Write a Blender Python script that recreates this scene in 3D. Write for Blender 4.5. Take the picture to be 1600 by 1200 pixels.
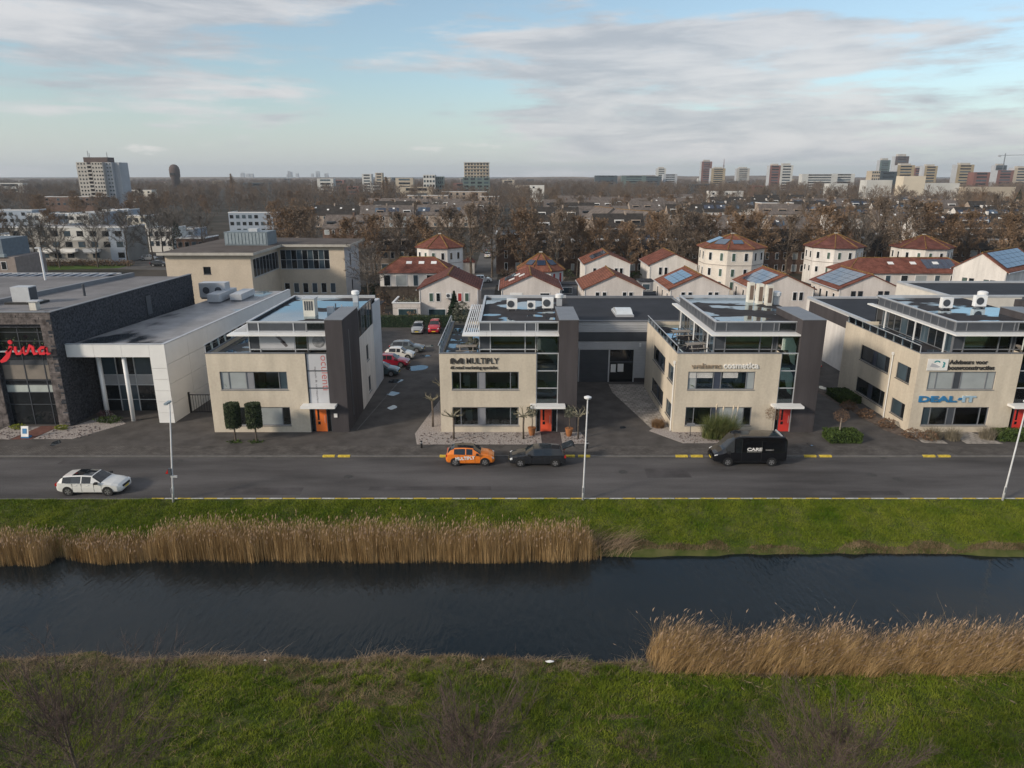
import bpy, bmesh, math, random
import numpy as np
from mathutils import Matrix, Vector
for o in list(bpy.data.objects): bpy.data.objects.remove(o)
S = bpy.context.scene; C = S.collection; PI = math.pi; R = math.radians
random.seed(7); NR = np.random.RandomState(11)
# ------------------------------------------------------------ camera, sky, sun
cam = bpy.data.objects.new('camera', bpy.data.cameras.new('camera')); C.objects.link(cam)
cam.location = (0, 0, 22); cam.rotation_euler = (PI/2 - math.atan(325/1100), 0, 0)
cam.data.sensor_width = 36; cam.data.lens = 24.75; cam.data.clip_start = .5; cam.data.clip_end = 30000
S.camera = cam
SUN_EL, SUN_AZ = R(24), R(238)          # azimuth clockwise from +Y: low, from the left behind the camera
W = bpy.data.worlds.new('World'); S.world = W; W.use_nodes = True
def build_world():
    nt = W.node_tree; N = nt.nodes; L = nt.links; N.clear()
    out = N.new('ShaderNodeOutputWorld'); bg = N.new('ShaderNodeBackground'); bg.inputs[1].default_value = .12
    sky = N.new('ShaderNodeTexSky'); sky.sky_type = 'NISHITA'; sky.sun_disc = False
    sky.sun_elevation = SUN_EL; sky.sun_rotation = SUN_AZ; sky.altitude = 20; sky.dust_density = 1.2; sky.ozone_density = 1.6; sky.air_density = 1.0
    tc = N.new('ShaderNodeTexCoord'); sep = N.new('ShaderNodeSeparateXYZ'); L.new(tc.outputs['Generated'], sep.inputs[0])
    def math_(op, a, b=None, clamp=False):
        n = N.new('ShaderNodeMath'); n.operation = op; n.use_clamp = clamp
        for i, q in enumerate((a, b)):
            if q is None: continue
            if isinstance(q, (int, float)): n.inputs[i].default_value = q
            else: L.new(q, n.inputs[i])
        return n.outputs[0]
    x, y, z = sep.outputs
    def noise(sx, sy, sz, det=7, rough=.55, off=0, dist=0):
        cb = N.new('ShaderNodeCombineXYZ')
        L.new(math_('ADD', math_('MULTIPLY', x, sx), off), cb.inputs[0]); L.new(math_('MULTIPLY', y, sy), cb.inputs[1]); L.new(math_('MULTIPLY', z, sz), cb.inputs[2])
        n = N.new('ShaderNodeTexNoise'); n.inputs['Scale'].default_value = 1; n.inputs['Detail'].default_value = det
        n.inputs['Roughness'].default_value = rough; n.inputs['Distortion'].default_value = dist; L.new(cb.outputs[0], n.inputs['Vector']); return n.outputs['Fac']
    def ss(v, a, b):
        m = N.new('ShaderNodeMapRange'); m.interpolation_type = 'SMOOTHSTEP'; L.new(v, m.inputs[0]); m.inputs[1].default_value = a; m.inputs[2].default_value = b; return m.outputs[0]
    def mix(f, a, b):
        m = N.new('ShaderNodeMix'); m.data_type = 'RGBA'
        for i, q in ((0, f), (6, a), (7, b)):
            if isinstance(q, (int, float)): m.inputs[i].default_value = q
            elif isinstance(q, tuple): m.inputs[i].default_value = (*q, 1)
            else: L.new(q, m.inputs[i])
        return m.outputs[2]
    # streaky stratus, denser to the right of the view; fair-weather cloud at upper left
    n1 = noise(2.5, 2.5, 18, 9, .60, 3.1, .25); n2 = noise(9, 9, 46, 8, .62, 9.0, .2)
    big = noise(1.1, 1.1, 5, 3, .5, 1.7)
    bias = math_('ADD', math_('MULTIPLY', ss(x, -.30, .20), .15), math_('MULTIPLY', ss(math_('SUBTRACT', math_('MULTIPLY', z, 1.0), math_('MULTIPLY', x, .30)), .205, .31), .19))
    bias = math_('SUBTRACT', bias, math_('MULTIPLY', ss(z, .165, .20), math_('MULTIPLY', ss(x, -.25, 0.0), .20)))
    v = math_('ADD', math_('SUBTRACT', math_('ADD', math_('MULTIPLY', n1, 1.25), math_('MULTIPLY', n2, .45)), .35), bias)
    v = math_('ADD', v, math_('MULTIPLY', math_('SUBTRACT', big, .5), .25))
    m1 = ss(v, .49, .70)
    # small puffs low over the horizon
    pf = math_('MULTIPLY', ss(noise(9, 9, 40, 6, .6, 5.5), .58, .72), math_('MULTIPLY', ss(z, .012, .024), math_('SUBTRACT', 1.0, ss(z, .035, .055))))
    shade = noise(5, 5, 32, 8, .60, 14.2, .25)
    cc = mix(ss(shade, .34, .68), (2.95, 3.12, 3.42), (4.75, 4.68, 4.72))
    skyc = N.new('ShaderNodeHueSaturation'); skyc.inputs['Saturation'].default_value = .82; skyc.inputs['Value'].default_value = 1.0; L.new(sky.outputs[0], skyc.inputs['Color'])
    tn = N.new('ShaderNodeMix'); tn.data_type = 'RGBA'; tn.blend_type = 'MULTIPLY'; tn.inputs[0].default_value = 1; L.new(skyc.outputs[0], tn.inputs[6]); tn.inputs[7].default_value = (.90, .99, .99, 1)
    hz = mix(math_('MULTIPLY', math_('SUBTRACT', 1.0, ss(z, -.02, .13)), .72), tn.outputs[2], (4.3, 4.5, 4.75))
    c1 = mix(math_('MULTIPLY', m1, .86), hz, cc)
    c2 = mix(math_('MULTIPLY', pf, .7), c1, (5.4, 5.25, 5.1))
    L.new(c2, bg.inputs[0]); L.new(bg.outputs[0], out.inputs[0])
build_world()
sun = bpy.data.objects.new('sun', bpy.data.lights.new('sun', 'SUN')); C.objects.link(sun)
sun.data.energy = 2.5; sun.data.angle = R(8); sun.data.color = (1, .87, .71)
sd = Vector((math.sin(SUN_AZ)*math.cos(SUN_EL), math.cos(SUN_AZ)*math.cos(SUN_EL), math.sin(SUN_EL)))
sun.rotation_euler = sd.to_track_quat('Z', 'Y').to_euler()
S.view_settings.view_transform = 'Standard'; S.view_settings.look = 'None'; S.view_settings.exposure = .40; S.view_settings.gamma = 1
S.render.engine = 'CYCLES'
S.cycles.max_bounces = 6; S.cycles.diffuse_bounces = 2; S.cycles.glossy_bounces = 3; S.cycles.transparent_max_bounces = 8; S.cycles.volume_bounces = 0
# ------------------------------------------------------------ materials
MATS = {}
def mat(name, col, rough=.8, var=.12, scale=1.2, bump=0, bscale=None, metal=0, col2=None, stretch=(1, 1, 1), spec=None, lo=.35, hi=.65, ior=None, coat=0, fine=0, fs=.16, streak=0):
    if name in MATS: return MATS[name]
    m = bpy.data.materials.new(name); m.use_nodes = True; nt = m.node_tree; N = nt.nodes; L = nt.links
    b = N['Principled BSDF']; b.inputs['Roughness'].default_value = rough; b.inputs['Metallic'].default_value = metal
    spec = (.12 if rough > .72 else .5) if spec is None else spec
    b.inputs['Specular IOR Level'].default_value = spec; b.inputs['Coat Weight'].default_value = coat; b.inputs['Coat Roughness'].default_value = .03
    if ior: b.inputs['IOR'].default_value = ior
    g = N.new('ShaderNodeNewGeometry'); mp = N.new('ShaderNodeMapping'); mp.inputs['Scale'].default_value = stretch; L.new(g.outputs['Position'], mp.inputs[0])
    n = N.new('ShaderNodeTexNoise'); n.inputs['Scale'].default_value = scale; n.inputs['Detail'].default_value = 7; n.inputs['Roughness'].default_value = .6; L.new(mp.outputs[0], n.inputs['Vector'])
    cr = N.new('ShaderNodeValToRGB'); cr.color_ramp.elements[0].position = lo; cr.color_ramp.elements[1].position = hi
    a = tuple(c*(1-var) for c in col); d = col2 if col2 else tuple(min(1, c*(1+var)) for c in col)
    cr.color_ramp.elements[0].color = (*a, 1); cr.color_ramp.elements[1].color = (*d, 1)
    L.new(n.outputs['Fac'], cr.inputs[0]); src = cr.outputs[0]
    if fine:
        n3 = N.new('ShaderNodeTexNoise'); n3.inputs['Scale'].default_value = fine; n3.inputs['Detail'].default_value = 4; L.new(g.outputs['Position'], n3.inputs['Vector'])
        mm = N.new('ShaderNodeMix'); mm.data_type = 'RGBA'; mm.blend_type = 'OVERLAY'; mm.inputs[0].default_value = fs; L.new(src, mm.inputs[6]); L.new(n3.outputs['Fac'], mm.inputs[7]); src = mm.outputs[2]
    if streak:
        mq = N.new('ShaderNodeMapping'); mq.inputs['Scale'].default_value = (1.3, 1.3, .10); L.new(g.outputs['Position'], mq.inputs[0]); n4 = N.new('ShaderNodeTexNoise'); n4.inputs['Scale'].default_value = 1; n4.inputs['Detail'].default_value = 6; n4.inputs['Roughness'].default_value = .65; L.new(mq.outputs[0], n4.inputs['Vector'])
        mr = N.new('ShaderNodeMapRange'); mr.inputs[1].default_value = .30; mr.inputs[2].default_value = .62; mr.inputs[3].default_value = 1-streak; mr.inputs[4].default_value = 1.02; L.new(n4.outputs['Fac'], mr.inputs[0])
        ms = N.new('ShaderNodeMix'); ms.data_type = 'RGBA'; ms.blend_type = 'MULTIPLY'; ms.inputs[0].default_value = 1; L.new(src, ms.inputs[6]); L.new(mr.outputs[0], ms.inputs[7]); src = ms.outputs[2]
    L.new(src, b.inputs['Base Color'])
    if bump:
        n2 = N.new('ShaderNodeTexNoise'); n2.inputs['Scale'].default_value = bscale or scale*8; n2.inputs['Detail'].default_value = 5; L.new(mp.outputs[0], n2.inputs['Vector'])
        bp = N.new('ShaderNodeBump'); bp.inputs['Strength'].default_value = min(1, bump); bp.inputs['Distance'].default_value = .05; L.new(n2.outputs['Fac'], bp.inputs['Height']); L.new(bp.outputs[0], b.inputs['Normal'])
    MATS[name] = m; return m
def puddle(name, col, lo, hi, scale=.35, rough=.8, col2=None, gloss=.5, seed=0., stretch=(1, 1, 1), tint=(.8, .92, 1)):
    """a flat surface with standing rain water in its low spots"""
    m = mat(name, col, rough, .22, .6, .3, 30, col2=col2); nt = m.node_tree; N = nt.nodes; L = nt.links
    b = N['Principled BSDF']; g = N.new('ShaderNodeNewGeometry'); mp = N.new('ShaderNodeMapping'); mp.inputs['Location'].default_value = (seed, seed*1.7, 0); mp.inputs['Scale'].default_value = stretch
    L.new(g.outputs['Position'], mp.inputs[0])
    n = N.new('ShaderNodeTexNoise'); n.inputs['Scale'].default_value = scale; n.inputs['Detail'].default_value = 3; n.inputs['Roughness'].default_value = .45; L.new(mp.outputs[0], n.inputs['Vector'])
    r = N.new('ShaderNodeMapRange'); r.interpolation_type = 'SMOOTHSTEP'; r.inputs[1].default_value = lo; r.inputs[2].default_value = hi; L.new(n.outputs['Fac'], r.inputs[0])
    gl = N.new('ShaderNodeBsdfGlossy'); gl.inputs['Roughness'].default_value = .02; gl.inputs['Color'].default_value = (*tint, 1)
    df = N.new('ShaderNodeBsdfDiffuse'); df.inputs[0].default_value = (.02, .02, .022, 1)
    w = N.new('ShaderNodeMixShader'); w.inputs[0].default_value = gloss; L.new(df.outputs[0], w.inputs[1]); L.new(gl.outputs[0], w.inputs[2])
    x = N.new('ShaderNodeMixShader'); L.new(r.outputs[0], x.inputs[0]); L.new(b.outputs[0], x.inputs[1]); L.new(w.outputs[0], x.inputs[2])
    L.new(x.outputs[0], N['Material Output'].inputs[0]); return m
def glassmat(name, tint, trans=.5, rough=.02):
    """thin architectural glass: part see-through, part mirror by Fresnel"""
    m = bpy.data.materials.new(name); m.use_nodes = True; nt = m.node_tree; N = nt.nodes; L = nt.links; N.remove(N['Principled BSDF'])
    t = N.new('ShaderNodeBsdfTransparent'); t.inputs[0].default_value = (*tint, 1); g = N.new('ShaderNodeBsdfGlossy'); g.inputs['Roughness'].default_value = rough; g.inputs[0].default_value = (.9, .95, 1, 1)
    f = N.new('ShaderNodeFresnel'); f.inputs[0].default_value = 1.7; x = N.new('ShaderNodeMixShader'); L.new(f.outputs[0], x.inputs[0]); L.new(t.outputs[0], x.inputs[1]); L.new(g.outputs[0], x.inputs[2])
    L.new(x.outputs[0], N['Material Output'].inputs[0]); MATS[name] = m; return m
def pattern(name, col, mortar, kind, sx, sy, axis='xz', rough=.85, var=.25, bump=.4):
    """courses of small pieces too fine to pick apart (far brickwork, roof tiles, pavers)"""
    m = mat(name, col, rough, var, .8); nt = m.node_tree; N = nt.nodes; L = nt.links; b = N['Principled BSDF']
    g = N.new('ShaderNodeNewGeometry'); s = N.new('ShaderNodeSeparateXYZ'); L.new(g.outputs['Position'], s.inputs[0]); cb = N.new('ShaderNodeCombineXYZ')
    ad = N.new('ShaderNodeMath'); ad.operation = 'ADD'; L.new(s.outputs[0], ad.inputs[0])
    if 'z' in axis: L.new(s.outputs[1], ad.inputs[1])
    else: ad.inputs[1].default_value = 0
    L.new(ad.outputs[0], cb.inputs[0]); L.new(s.outputs[2 if 'z' in axis else 1], cb.inputs[1])
    br = N.new('ShaderNodeTexBrick'); br.inputs['Scale'].default_value = 1; br.inputs['Brick Width'].default_value = sx; br.inputs['Row Height'].default_value = sy; br.inputs['Mortar Size'].default_value = sy*.12
    br.inputs['Color1'].default_value = (.8, .8, .8, 1); br.inputs['Color2'].default_value = (1.15, 1.15, 1.15, 1); br.inputs['Mortar'].default_value = (mortar, mortar, mortar, 1); L.new(cb.outputs[0], br.inputs[0])
    mm = N.new('ShaderNodeMix'); mm.data_type = 'RGBA'; mm.blend_type = 'MULTIPLY'; mm.inputs[0].default_value = 1
    L.new(b.inputs['Base Color'].links[0].from_socket, mm.inputs[6]); L.new(br.outputs[0], mm.inputs[7]); L.new(mm.outputs[2], b.inputs['Base Color'])
    bp = N.new('ShaderNodeBump'); bp.inputs['Strength'].default_value = bump; bp.inputs['Distance'].default_value = .02; L.new(br.outputs['Fac'], bp.inputs['Height']); bp.invert = True; L.new(bp.outputs[0], b.inputs['Normal']); return m
tan = mat('tan_render', (.585, .52, .425), .9, .10, .5, .25, 40, stretch=(1, 1, .35), fine=5, streak=.10)
tan2 = mat('tan_panel', (.58, .50, .40), .9, .07, .4, fine=4)
white = mat('white_paint', (.72, .73, .74), .5, .06, .8)
offwhite = mat('white_render', (.68, .65, .62), .9, .13, .45, stretch=(1, 1, .3), fine=4, streak=.15)
pinkish = mat('pale_render', (.62, .575, .545), .9, .10, .4, stretch=(1, 1, .3), fine=4, streak=.12)
panelw = mat('white_panel', (.76, .76, .75), .45, .05, .5)
charcoal = mat('charcoal_render', (.068, .062, .066), .85, .12, .35, stretch=(1, 1, .4), streak=.25)
anth = mat('anthracite_metal', (.055, .062, .075), .45, .12, 1)
greyframe = mat('grey_frame', (.17, .18, .20), .5, .08, 1)
silver = mat('light_metal', (.50, .52, .55), .45, .08, 1, metal=.3)
dark = mat('dark_interior', (.014, .014, .016), .9, .3, 1)
glass = mat('window_glass', (.012, .015, .018), .04, .3, .5, spec=.6)
glassb = mat('bluish_glass', (.05, .075, .095), .05, .25, .4, spec=.8)
blind = mat('window_blind', (.33, .36, .37), .35, .08, 1, coat=.6)
seeglass = glassmat('clear_glass', (.80, .86, .84)); railglass = glassmat('rail_glass', (.62, .74, .78))
membrane = puddle('roof_membrane', (.042, .040, .043), .515, .545, .30, gloss=.62, seed=3.3, stretch=(.8, 1.1, 1))
membrane2 = puddle('roof_membrane_oc', (.042, .040, .043), .47, .50, .26, gloss=.62, seed=11.3, stretch=(.6, 1.2, 1))
bitumen = mat('bitumen_roof', (.036, .038, .045), .75, .16, .35, fine=3)
gravelroof = mat('gravel_roof', (.20, .195, .20), .9, .18, .25, .3, 40)
wetroof = puddle('wet_flat_roof', (.27, .265, .27), .53, .64, .16, .45, gloss=.55, seed=1.2, stretch=(1.4, .7, 1))
asphalt = mat('road_asphalt', (.092, .087, .087), .80, .34, .20, .35, 60, stretch=(.35, 1.6, 1), fine=7)
yard = puddle('yard_asphalt', (.088, .081, .077), .70, .71, .32, gloss=.4, seed=5.1, stretch=(1.2, .6, 1))
paver = pattern('paver', (.115, .105, .098), .55, 'p', .22, .11, 'xy')
tile_light = pattern('light_tiles', (.34, .31, .28), .7, 'p', .5, .5, 'xy')
concrete = mat('concrete', (.15, .145, .14), .9, .15, 1.5, fine=9)
yellow = mat('yellow_paint', (.62, .46, .07), .75, .30, 5); whitep = mat('kerb_white', (.52, .52, .50), .8, .22, 5)
gravelm = mat('pale_gravel', (.36, .31, .285), .95, .45, 9, 1, 25, col2=(.52, .47, .44))
redroof = pattern('red_tiles', (.195, .076, .056), .5, 't', .3, .16, 'xz', .85, .30)
redroof2 = pattern('dark_red_tiles', (.155, .064, .052), .5, 't', .3, .16, 'xz', .85, .30)
orangeroof = pattern('orange_tiles', (.225, .092, .062), .5, 't', .3, .16, 'xz', .85, .25)
ridgem = mat('ridge_lichen', (.17, .085, .05), .9, .35, 1.5, col2=(.27, .17, .05))
brick = pattern('brown_brick', (.155, .105, .085), .8, 'b', .24, .08, 'xz')
brick2 = pattern('light_brick', (.36, .295, .245), .8, 'b', .24, .08, 'xz')
darkroof = pattern('dark_tiles', (.058, .052, .048), .55, 't', .3, .34, 'xz', .85, .25)
brownroof = pattern('brown_tiles', (.165, .142, .130), .6, 't', .3, .34, 'xz', .85, .25)
solar = mat('solar_cell', (.018, .028, .055), .12, .2, 2, spec=.8, coat=.5); solarb = mat('solar_cell_sky', (.05, .085, .13), .06, .15, 2, spec=1, coat=1)
orange = mat('orange_door', (.85, .19, .035), .45, .04, 2); red = mat('red_door', (.62, .045, .035), .5, .06, 2); orange2 = mat('coral_door', (.80, .105, .045), .5, .05, 2)
black = mat('black_plastic', (.012, .012, .013), .6, .2, 2); rubber = mat('tyre_rubber', (.016, .016, .016), .9, .2, 8); rim = mat('alloy_rim', (.42, .42, .43), .35, .1, 3, metal=.8)
bark = mat('bark', (.115, .095, .078), .95, .35, 3, .6, 14); twig = mat('twig', (.180, .140, .108), .95, .30, .35); twig2 = mat('rust_twig', (.205, .140, .092), .95, .35, .25); twig3 = mat('grey_twig', (.150, .134, .120), .95, .3, .3)
fartwig = mat('far_twig', (.165, .130, .105), .95, .32, .02, col2=(.215, .160, .118)); neartwig = mat('near_twig', (.105, .078, .068), .95, .3, 2)
leaf = mat('dark_leaf', (.030, .048, .020), .7, .5, 3, col2=(.060, .085, .030)); conifer = mat('conifer_needle', (.018, .034, .020), .8, .4, 2); olive = mat('olive_leaf', (.11, .115, .085), .7, .4, 4)
hedgem = mat('hedge_leaf', (.045, .075, .022), .75, .5, 3, col2=(.075, .115, .03)); browng = mat('brown_shrub', (.16, .10, .065), .9, .4, 3)
# ------------------------------------------------------------ object helpers
def tag(o, label=None, cat=None, group=None, kind=None):
    for k, q in (('label', label), ('category', cat), ('group', group), ('kind', kind)):
        if q: o[k] = q
    return o
def link(name, me, parent=None, loc=None, rz=0):
    o = bpy.data.objects.new(name, me); C.objects.link(o)
    if parent: o.parent = parent
    if loc: o.location = loc
    if rz: o.rotation_euler = (0, 0, rz)
    return o
def thing(name, label, cat, loc=(0, 0, 0), rz=0, group=None): return tag(link(name, None, None, loc, rz), label, cat, group)
CUBE = {}
def B(name, m, parent, x0, x1, y0, y1, z0, z1, rz=0, rot=None):
    me = CUBE.get(m.name)
    if not me:
        me = bpy.data.meshes.new('box_' + m.name)
        me.from_pydata([(x, y, z) for x in (-.5, .5) for y in (-.5, .5) for z in (-.5, .5)], [], [(0, 1, 3, 2), (4, 6, 7, 5), (0, 4, 5, 1), (2, 3, 7, 6), (0, 2, 6, 4), (1, 5, 7, 3)]); me.materials.append(m); CUBE[m.name] = me
    o = link(name, me, parent, ((x0+x1)/2, (y0+y1)/2, (z0+z1)/2)); o.scale = (abs(x1-x0), abs(y1-y0), abs(z1-z0))
    if rz: o.rotation_euler = (0, 0, rz)
    if rot: o.rotation_euler = rot
    return o
class MB:
    def __init__(s): s.v = []; s.f = []
    def add(s, vs, fs): n = len(s.v); s.v += [tuple(p) for p in vs]; s.f += [tuple(i+n for i in q) for q in fs]; return s
    def box(s, x0, x1, y0, y1, z0, z1): return s.add([(x, y, z) for x in (x0, x1) for y in (y0, y1) for z in (z0, z1)], [(0, 1, 3, 2), (4, 6, 7, 5), (0, 4, 5, 1), (2, 3, 7, 6), (0, 2, 6, 4), (1, 5, 7, 3)])
    def quad(s, *p): return s.add(p, [tuple(range(len(p)))])
    def prism(s, poly, z0, z1):
        n = len(poly); vs = [(x, y, z0) for x, y in poly] + [(x, y, z1) for x, y in poly]
        return s.add(vs, [tuple(range(n))[::-1], tuple(range(n, 2*n))] + [(i, (i+1) % n, n+(i+1) % n, n+i) for i in range(n)])
    def tube(s, pts, rs, n=6, cap=True):
        pts = [Vector(p) for p in pts]; vs = []
        if not isinstance(rs, (list, tuple)): rs = [rs]*len(pts)
        for i, p in enumerate(pts):
            d = (pts[min(i+1, len(pts)-1)] - pts[max(i-1, 0)]).normalized(); a = d.orthogonal().normalized(); b = d.cross(a)
            if i and (a.dot(pa) < 0 or abs(a.dot(pa)) < .9): a = (pa - d*pa.dot(d)).normalized(); b = d.cross(a)
            pa = a; vs += [p + (a*math.cos(2*PI*k/n) + b*math.sin(2*PI*k/n))*rs[i] for k in range(n)]
        m = len(pts); fs = [(i*n+k, i*n+(k+1) % n, (i+1)*n+(k+1) % n, (i+1)*n+k) for i in range(m-1) for k in range(n)]
        if cap: fs += [tuple(range(n))[::-1], tuple(range((m-1)*n, m*n))]
        return s.add(vs, fs)
    def lathe(s, prof, n=16, axis='z', c=(0, 0, 0)):
        vs = []
        for r, h in prof:
            for k in range(n):
                a, b = r*math.cos(2*PI*k/n), r*math.sin(2*PI*k/n)
                vs.append((c[0]+a, c[1]+b, c[2]+h) if axis == 'z' else (c[0]+a, c[1]+h, c[2]+b))
        m = len(prof); fs = [(i*n+k, i*n+(k+1) % n, (i+1)*n+(k+1) % n, (i+1)*n+k) for i in range(m-1) for k in range(n)] + [tuple(range(n))[::-1], tuple(range((m-1)*n, m*n))]
        return s.add(vs, fs)
    def mesh(s, name, m, smooth=False):
        me = bpy.data.meshes.new(name); me.from_pydata(s.v, [], s.f); me.materials.append(m)
        if smooth: me.polygons.foreach_set('use_smooth', [True]*len(me.polygons))
        return me
    def build(s, name, m, parent=None, loc=None, rz=0, smooth=False): return link(name, s.mesh(name, m, smooth), parent, loc, rz)
def npmesh(name, V, F, m, k=3):
    """fast mesh from numpy arrays of verts and k-gons"""
    me = bpy.data.meshes.new(name); me.vertices.add(len(V)); me.vertices.foreach_set('co', np.ascontiguousarray(V, dtype=np.float32).ravel())
    me.loops.add(F.size); me.loops.foreach_set('vertex_index', np.ascontiguousarray(F, dtype=np.int32).ravel()); me.polygons.add(len(F))
    me.polygons.foreach_set('loop_start', np.arange(0, F.size, k, dtype=np.int32)); me.update(calc_edges=True); me.validate(); me.materials.append(m); return me
def copy_tree(o, parent=None):
    c = o.copy(); C.objects.link(c); c.parent = parent
    for ch in KIDS(o): copy_tree(ch, c)
    return c
def KIDS(o): return list(o.children)
def struct(o): o['kind'] = 'structure'; return o
def text_mesh(s, m, size, ext=.02, bold=0, sx=1, space=1):
    cu = bpy.data.curves.new('t', 'FONT'); cu.body = s; cu.size = size; cu.extrude = ext; cu.offset = bold; cu.space_character = space; cu.resolution_u = 3
    o = bpy.data.objects.new('t', cu); C.objects.link(o); bpy.context.view_layer.update()
    me = bpy.data.meshes.new_from_object(o.evaluated_get(bpy.context.evaluated_depsgraph_get())); bpy.data.objects.remove(o)
    xs = [v.co.x for v in me.vertices]; w = max(xs)-min(xs); x0 = min(xs)
    for v in me.vertices: v.co.x = (v.co.x - x0)*sx
    me.materials.clear(); me.materials.append(m); return me, w*sx
def text_fit(s, m, width, height, ext=.02, bold=0, space=1):
    me, w = text_mesh(s, m, 1, ext, 0, 1, space); ys = [v.co.y for v in me.vertices]; h = max(ys); 
    bpy.data.meshes.remove(me); me, w = text_mesh(s, m, height/h, ext, bold, 1, space)
    for v in me.vertices: v.co.x *= width/w
    return me
T = {}
def prep_texts():
    ink = mat('sign_ink', (.035, .032, .03), .6); wl = mat('sign_white', (.75, .74, .72), .5); bl = mat('sign_blue', (.03, .17, .36), .5); lb = mat('sign_light_blue', (.35, .50, .62), .4)
    bz = mat('sign_bronze', (.30, .235, .17), .5, .25, 4); rd = mat('banner_red', (.48, .12, .12), .6); gy = mat('banner_grey', (.16, .15, .16), .7)
    T['MULTIPLY'] = text_fit('MULTIPLY', ink, 2.78, .50, .03, .006); T['tag'] = text_fit('dé retail marketing specialist.', ink, 4.15, .29, .02, .006)
    T['wel'] = text_fit('welterns', bz, 2.62, .44, .05, .008); T['cos'] = text_fit('cosmetica', wl, 3.02, .47, .05, .012)
    T['DEAL'] = text_fit('DEAL', bl, 3.35, .50, .05, .03); T['IT'] = text_fit('IT', lb, 1.2, .50, .05, .03)
    T['adv'] = text_fit('Adviseurs voor', ink, 3.35, .36, .02, .018); T['bouw'] = text_fit('bouwconstructies', ink, 4.05, .36, .02, .018)
    T['ocu'] = text_fit('oculenti', rd, 3.15, .62, .004, -.004); T['ocs'] = text_fit('optiek & contactlenzen', gy, 3.9, .16, .004)
    T['CARE'] = text_fit('CARE', wl, 1.18, .24, .004, .012); T['cosm'] = text_fit('COSMETICS', wl, 1.1, .075, .004, 0, 1.4); T['www'] = text_fit('carecosmetics.nl', gy if 0 else wl, .62, .06, .004)
    T['car'] = text_fit('MULTIPLY', wl, 1.55, .25, .004, .015); T['eight'] = text_fit('8', wl, .2, .28, .01, .01)
prep_texts()
# ------------------------------------------------------------ terrain
def vnoise(x, y, s, seed=0):
    """smooth value noise on numpy arrays"""
    rs = np.random.RandomState(seed); g = rs.rand(64, 64); x = x/s; y = y/s; xi = np.floor(x).astype(int); yi = np.floor(y).astype(int); fx = x-xi; fy = y-yi; fx = fx*fx*(3-2*fx); fy = fy*fy*(3-2*fy)
    a = g[xi % 64, yi % 64]; b = g[(xi+1) % 64, yi % 64]; c = g[xi % 64, (yi+1) % 64]; d = g[(xi+1) % 64, (yi+1) % 64]
    return (a*(1-fx)+b*fx)*(1-fy)+(c*(1-fx)+d*fx)*fy
def near_z(x, y):
    edge = 29.95 + (vnoise(x, y*0, 3, 1)-.5)*.7 + (vnoise(x, y*0, .8, 2)-.5)*.3 - np.clip((-24-x)*.02, 0, .4)
    d = edge - y
    z = np.where(d > 0, -1.25 + .35*np.minimum(d, .4)/.4 + np.clip(d-.4, 0, 7)*.125, -1.25 + d*1.2)
    return z + np.where(d > .2, (vnoise(x, y, 1.7, 3)-.5)*.22 + (vnoise(x, y, .6, 4)-.5)*.12 + (vnoise(x, y, 6, 5)-.5)*.25, 0)
def far_z(x, y):
    edge = 39.9 + (vnoise(x, y*0, 4, 6)-.5)*.5 + (vnoise(x, y*0, 1, 7)-.5)*.2
    d = y - edge; t = np.clip(d/(45.55-edge), 0, 1)
    z = np.where(d > 0, -1.25 + .25*np.minimum(d, .3)/.3 + 1.0*np.power(t, .85), -1.25 + d*1.2)
    return z + np.where((d > .2) & (y < 45.4), (vnoise(x, y, 1.5, 8)-.5)*.18 + (vnoise(x, y, .5, 9)-.5)*.08, 0)
def sheet(name, xs, ys, fz, m):
    X, Y = np.meshgrid(xs, ys, indexing='ij'); Z = fz(X, Y); n, k = X.shape
    V = np.stack([X, Y, Z], -1).reshape(-1, 3); i = np.arange(n*k).reshape(n, k)
    F = np.stack([i[:-1, :-1], i[1:, :-1], i[1:, 1:], i[:-1, 1:]], -1).reshape(-1, 4)
    me = npmesh(name, V, F, m, 4); me.polygons.foreach_set('use_smooth', [True]*len(me.polygons)); return struct(link(name, me))
XS = np.concatenate([[-900, -500, -250, -120, -70], np.arange(-45, 45.1, .3), [70, 120, 250, 500, 900]])
soil = mat('bank_soil', (.060, .095, .018), .95, .4, .7, .6, 12, col2=(.105, .105, .040))
sheet('near_bank', XS, np.concatenate([[-600, -200, -60, -20, 0, 10], np.arange(15, 31.6, .3)]), near_z, soil)
sheet('far_bank', XS, np.arange(38.6, 45.61, .25), far_z, soil)
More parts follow.
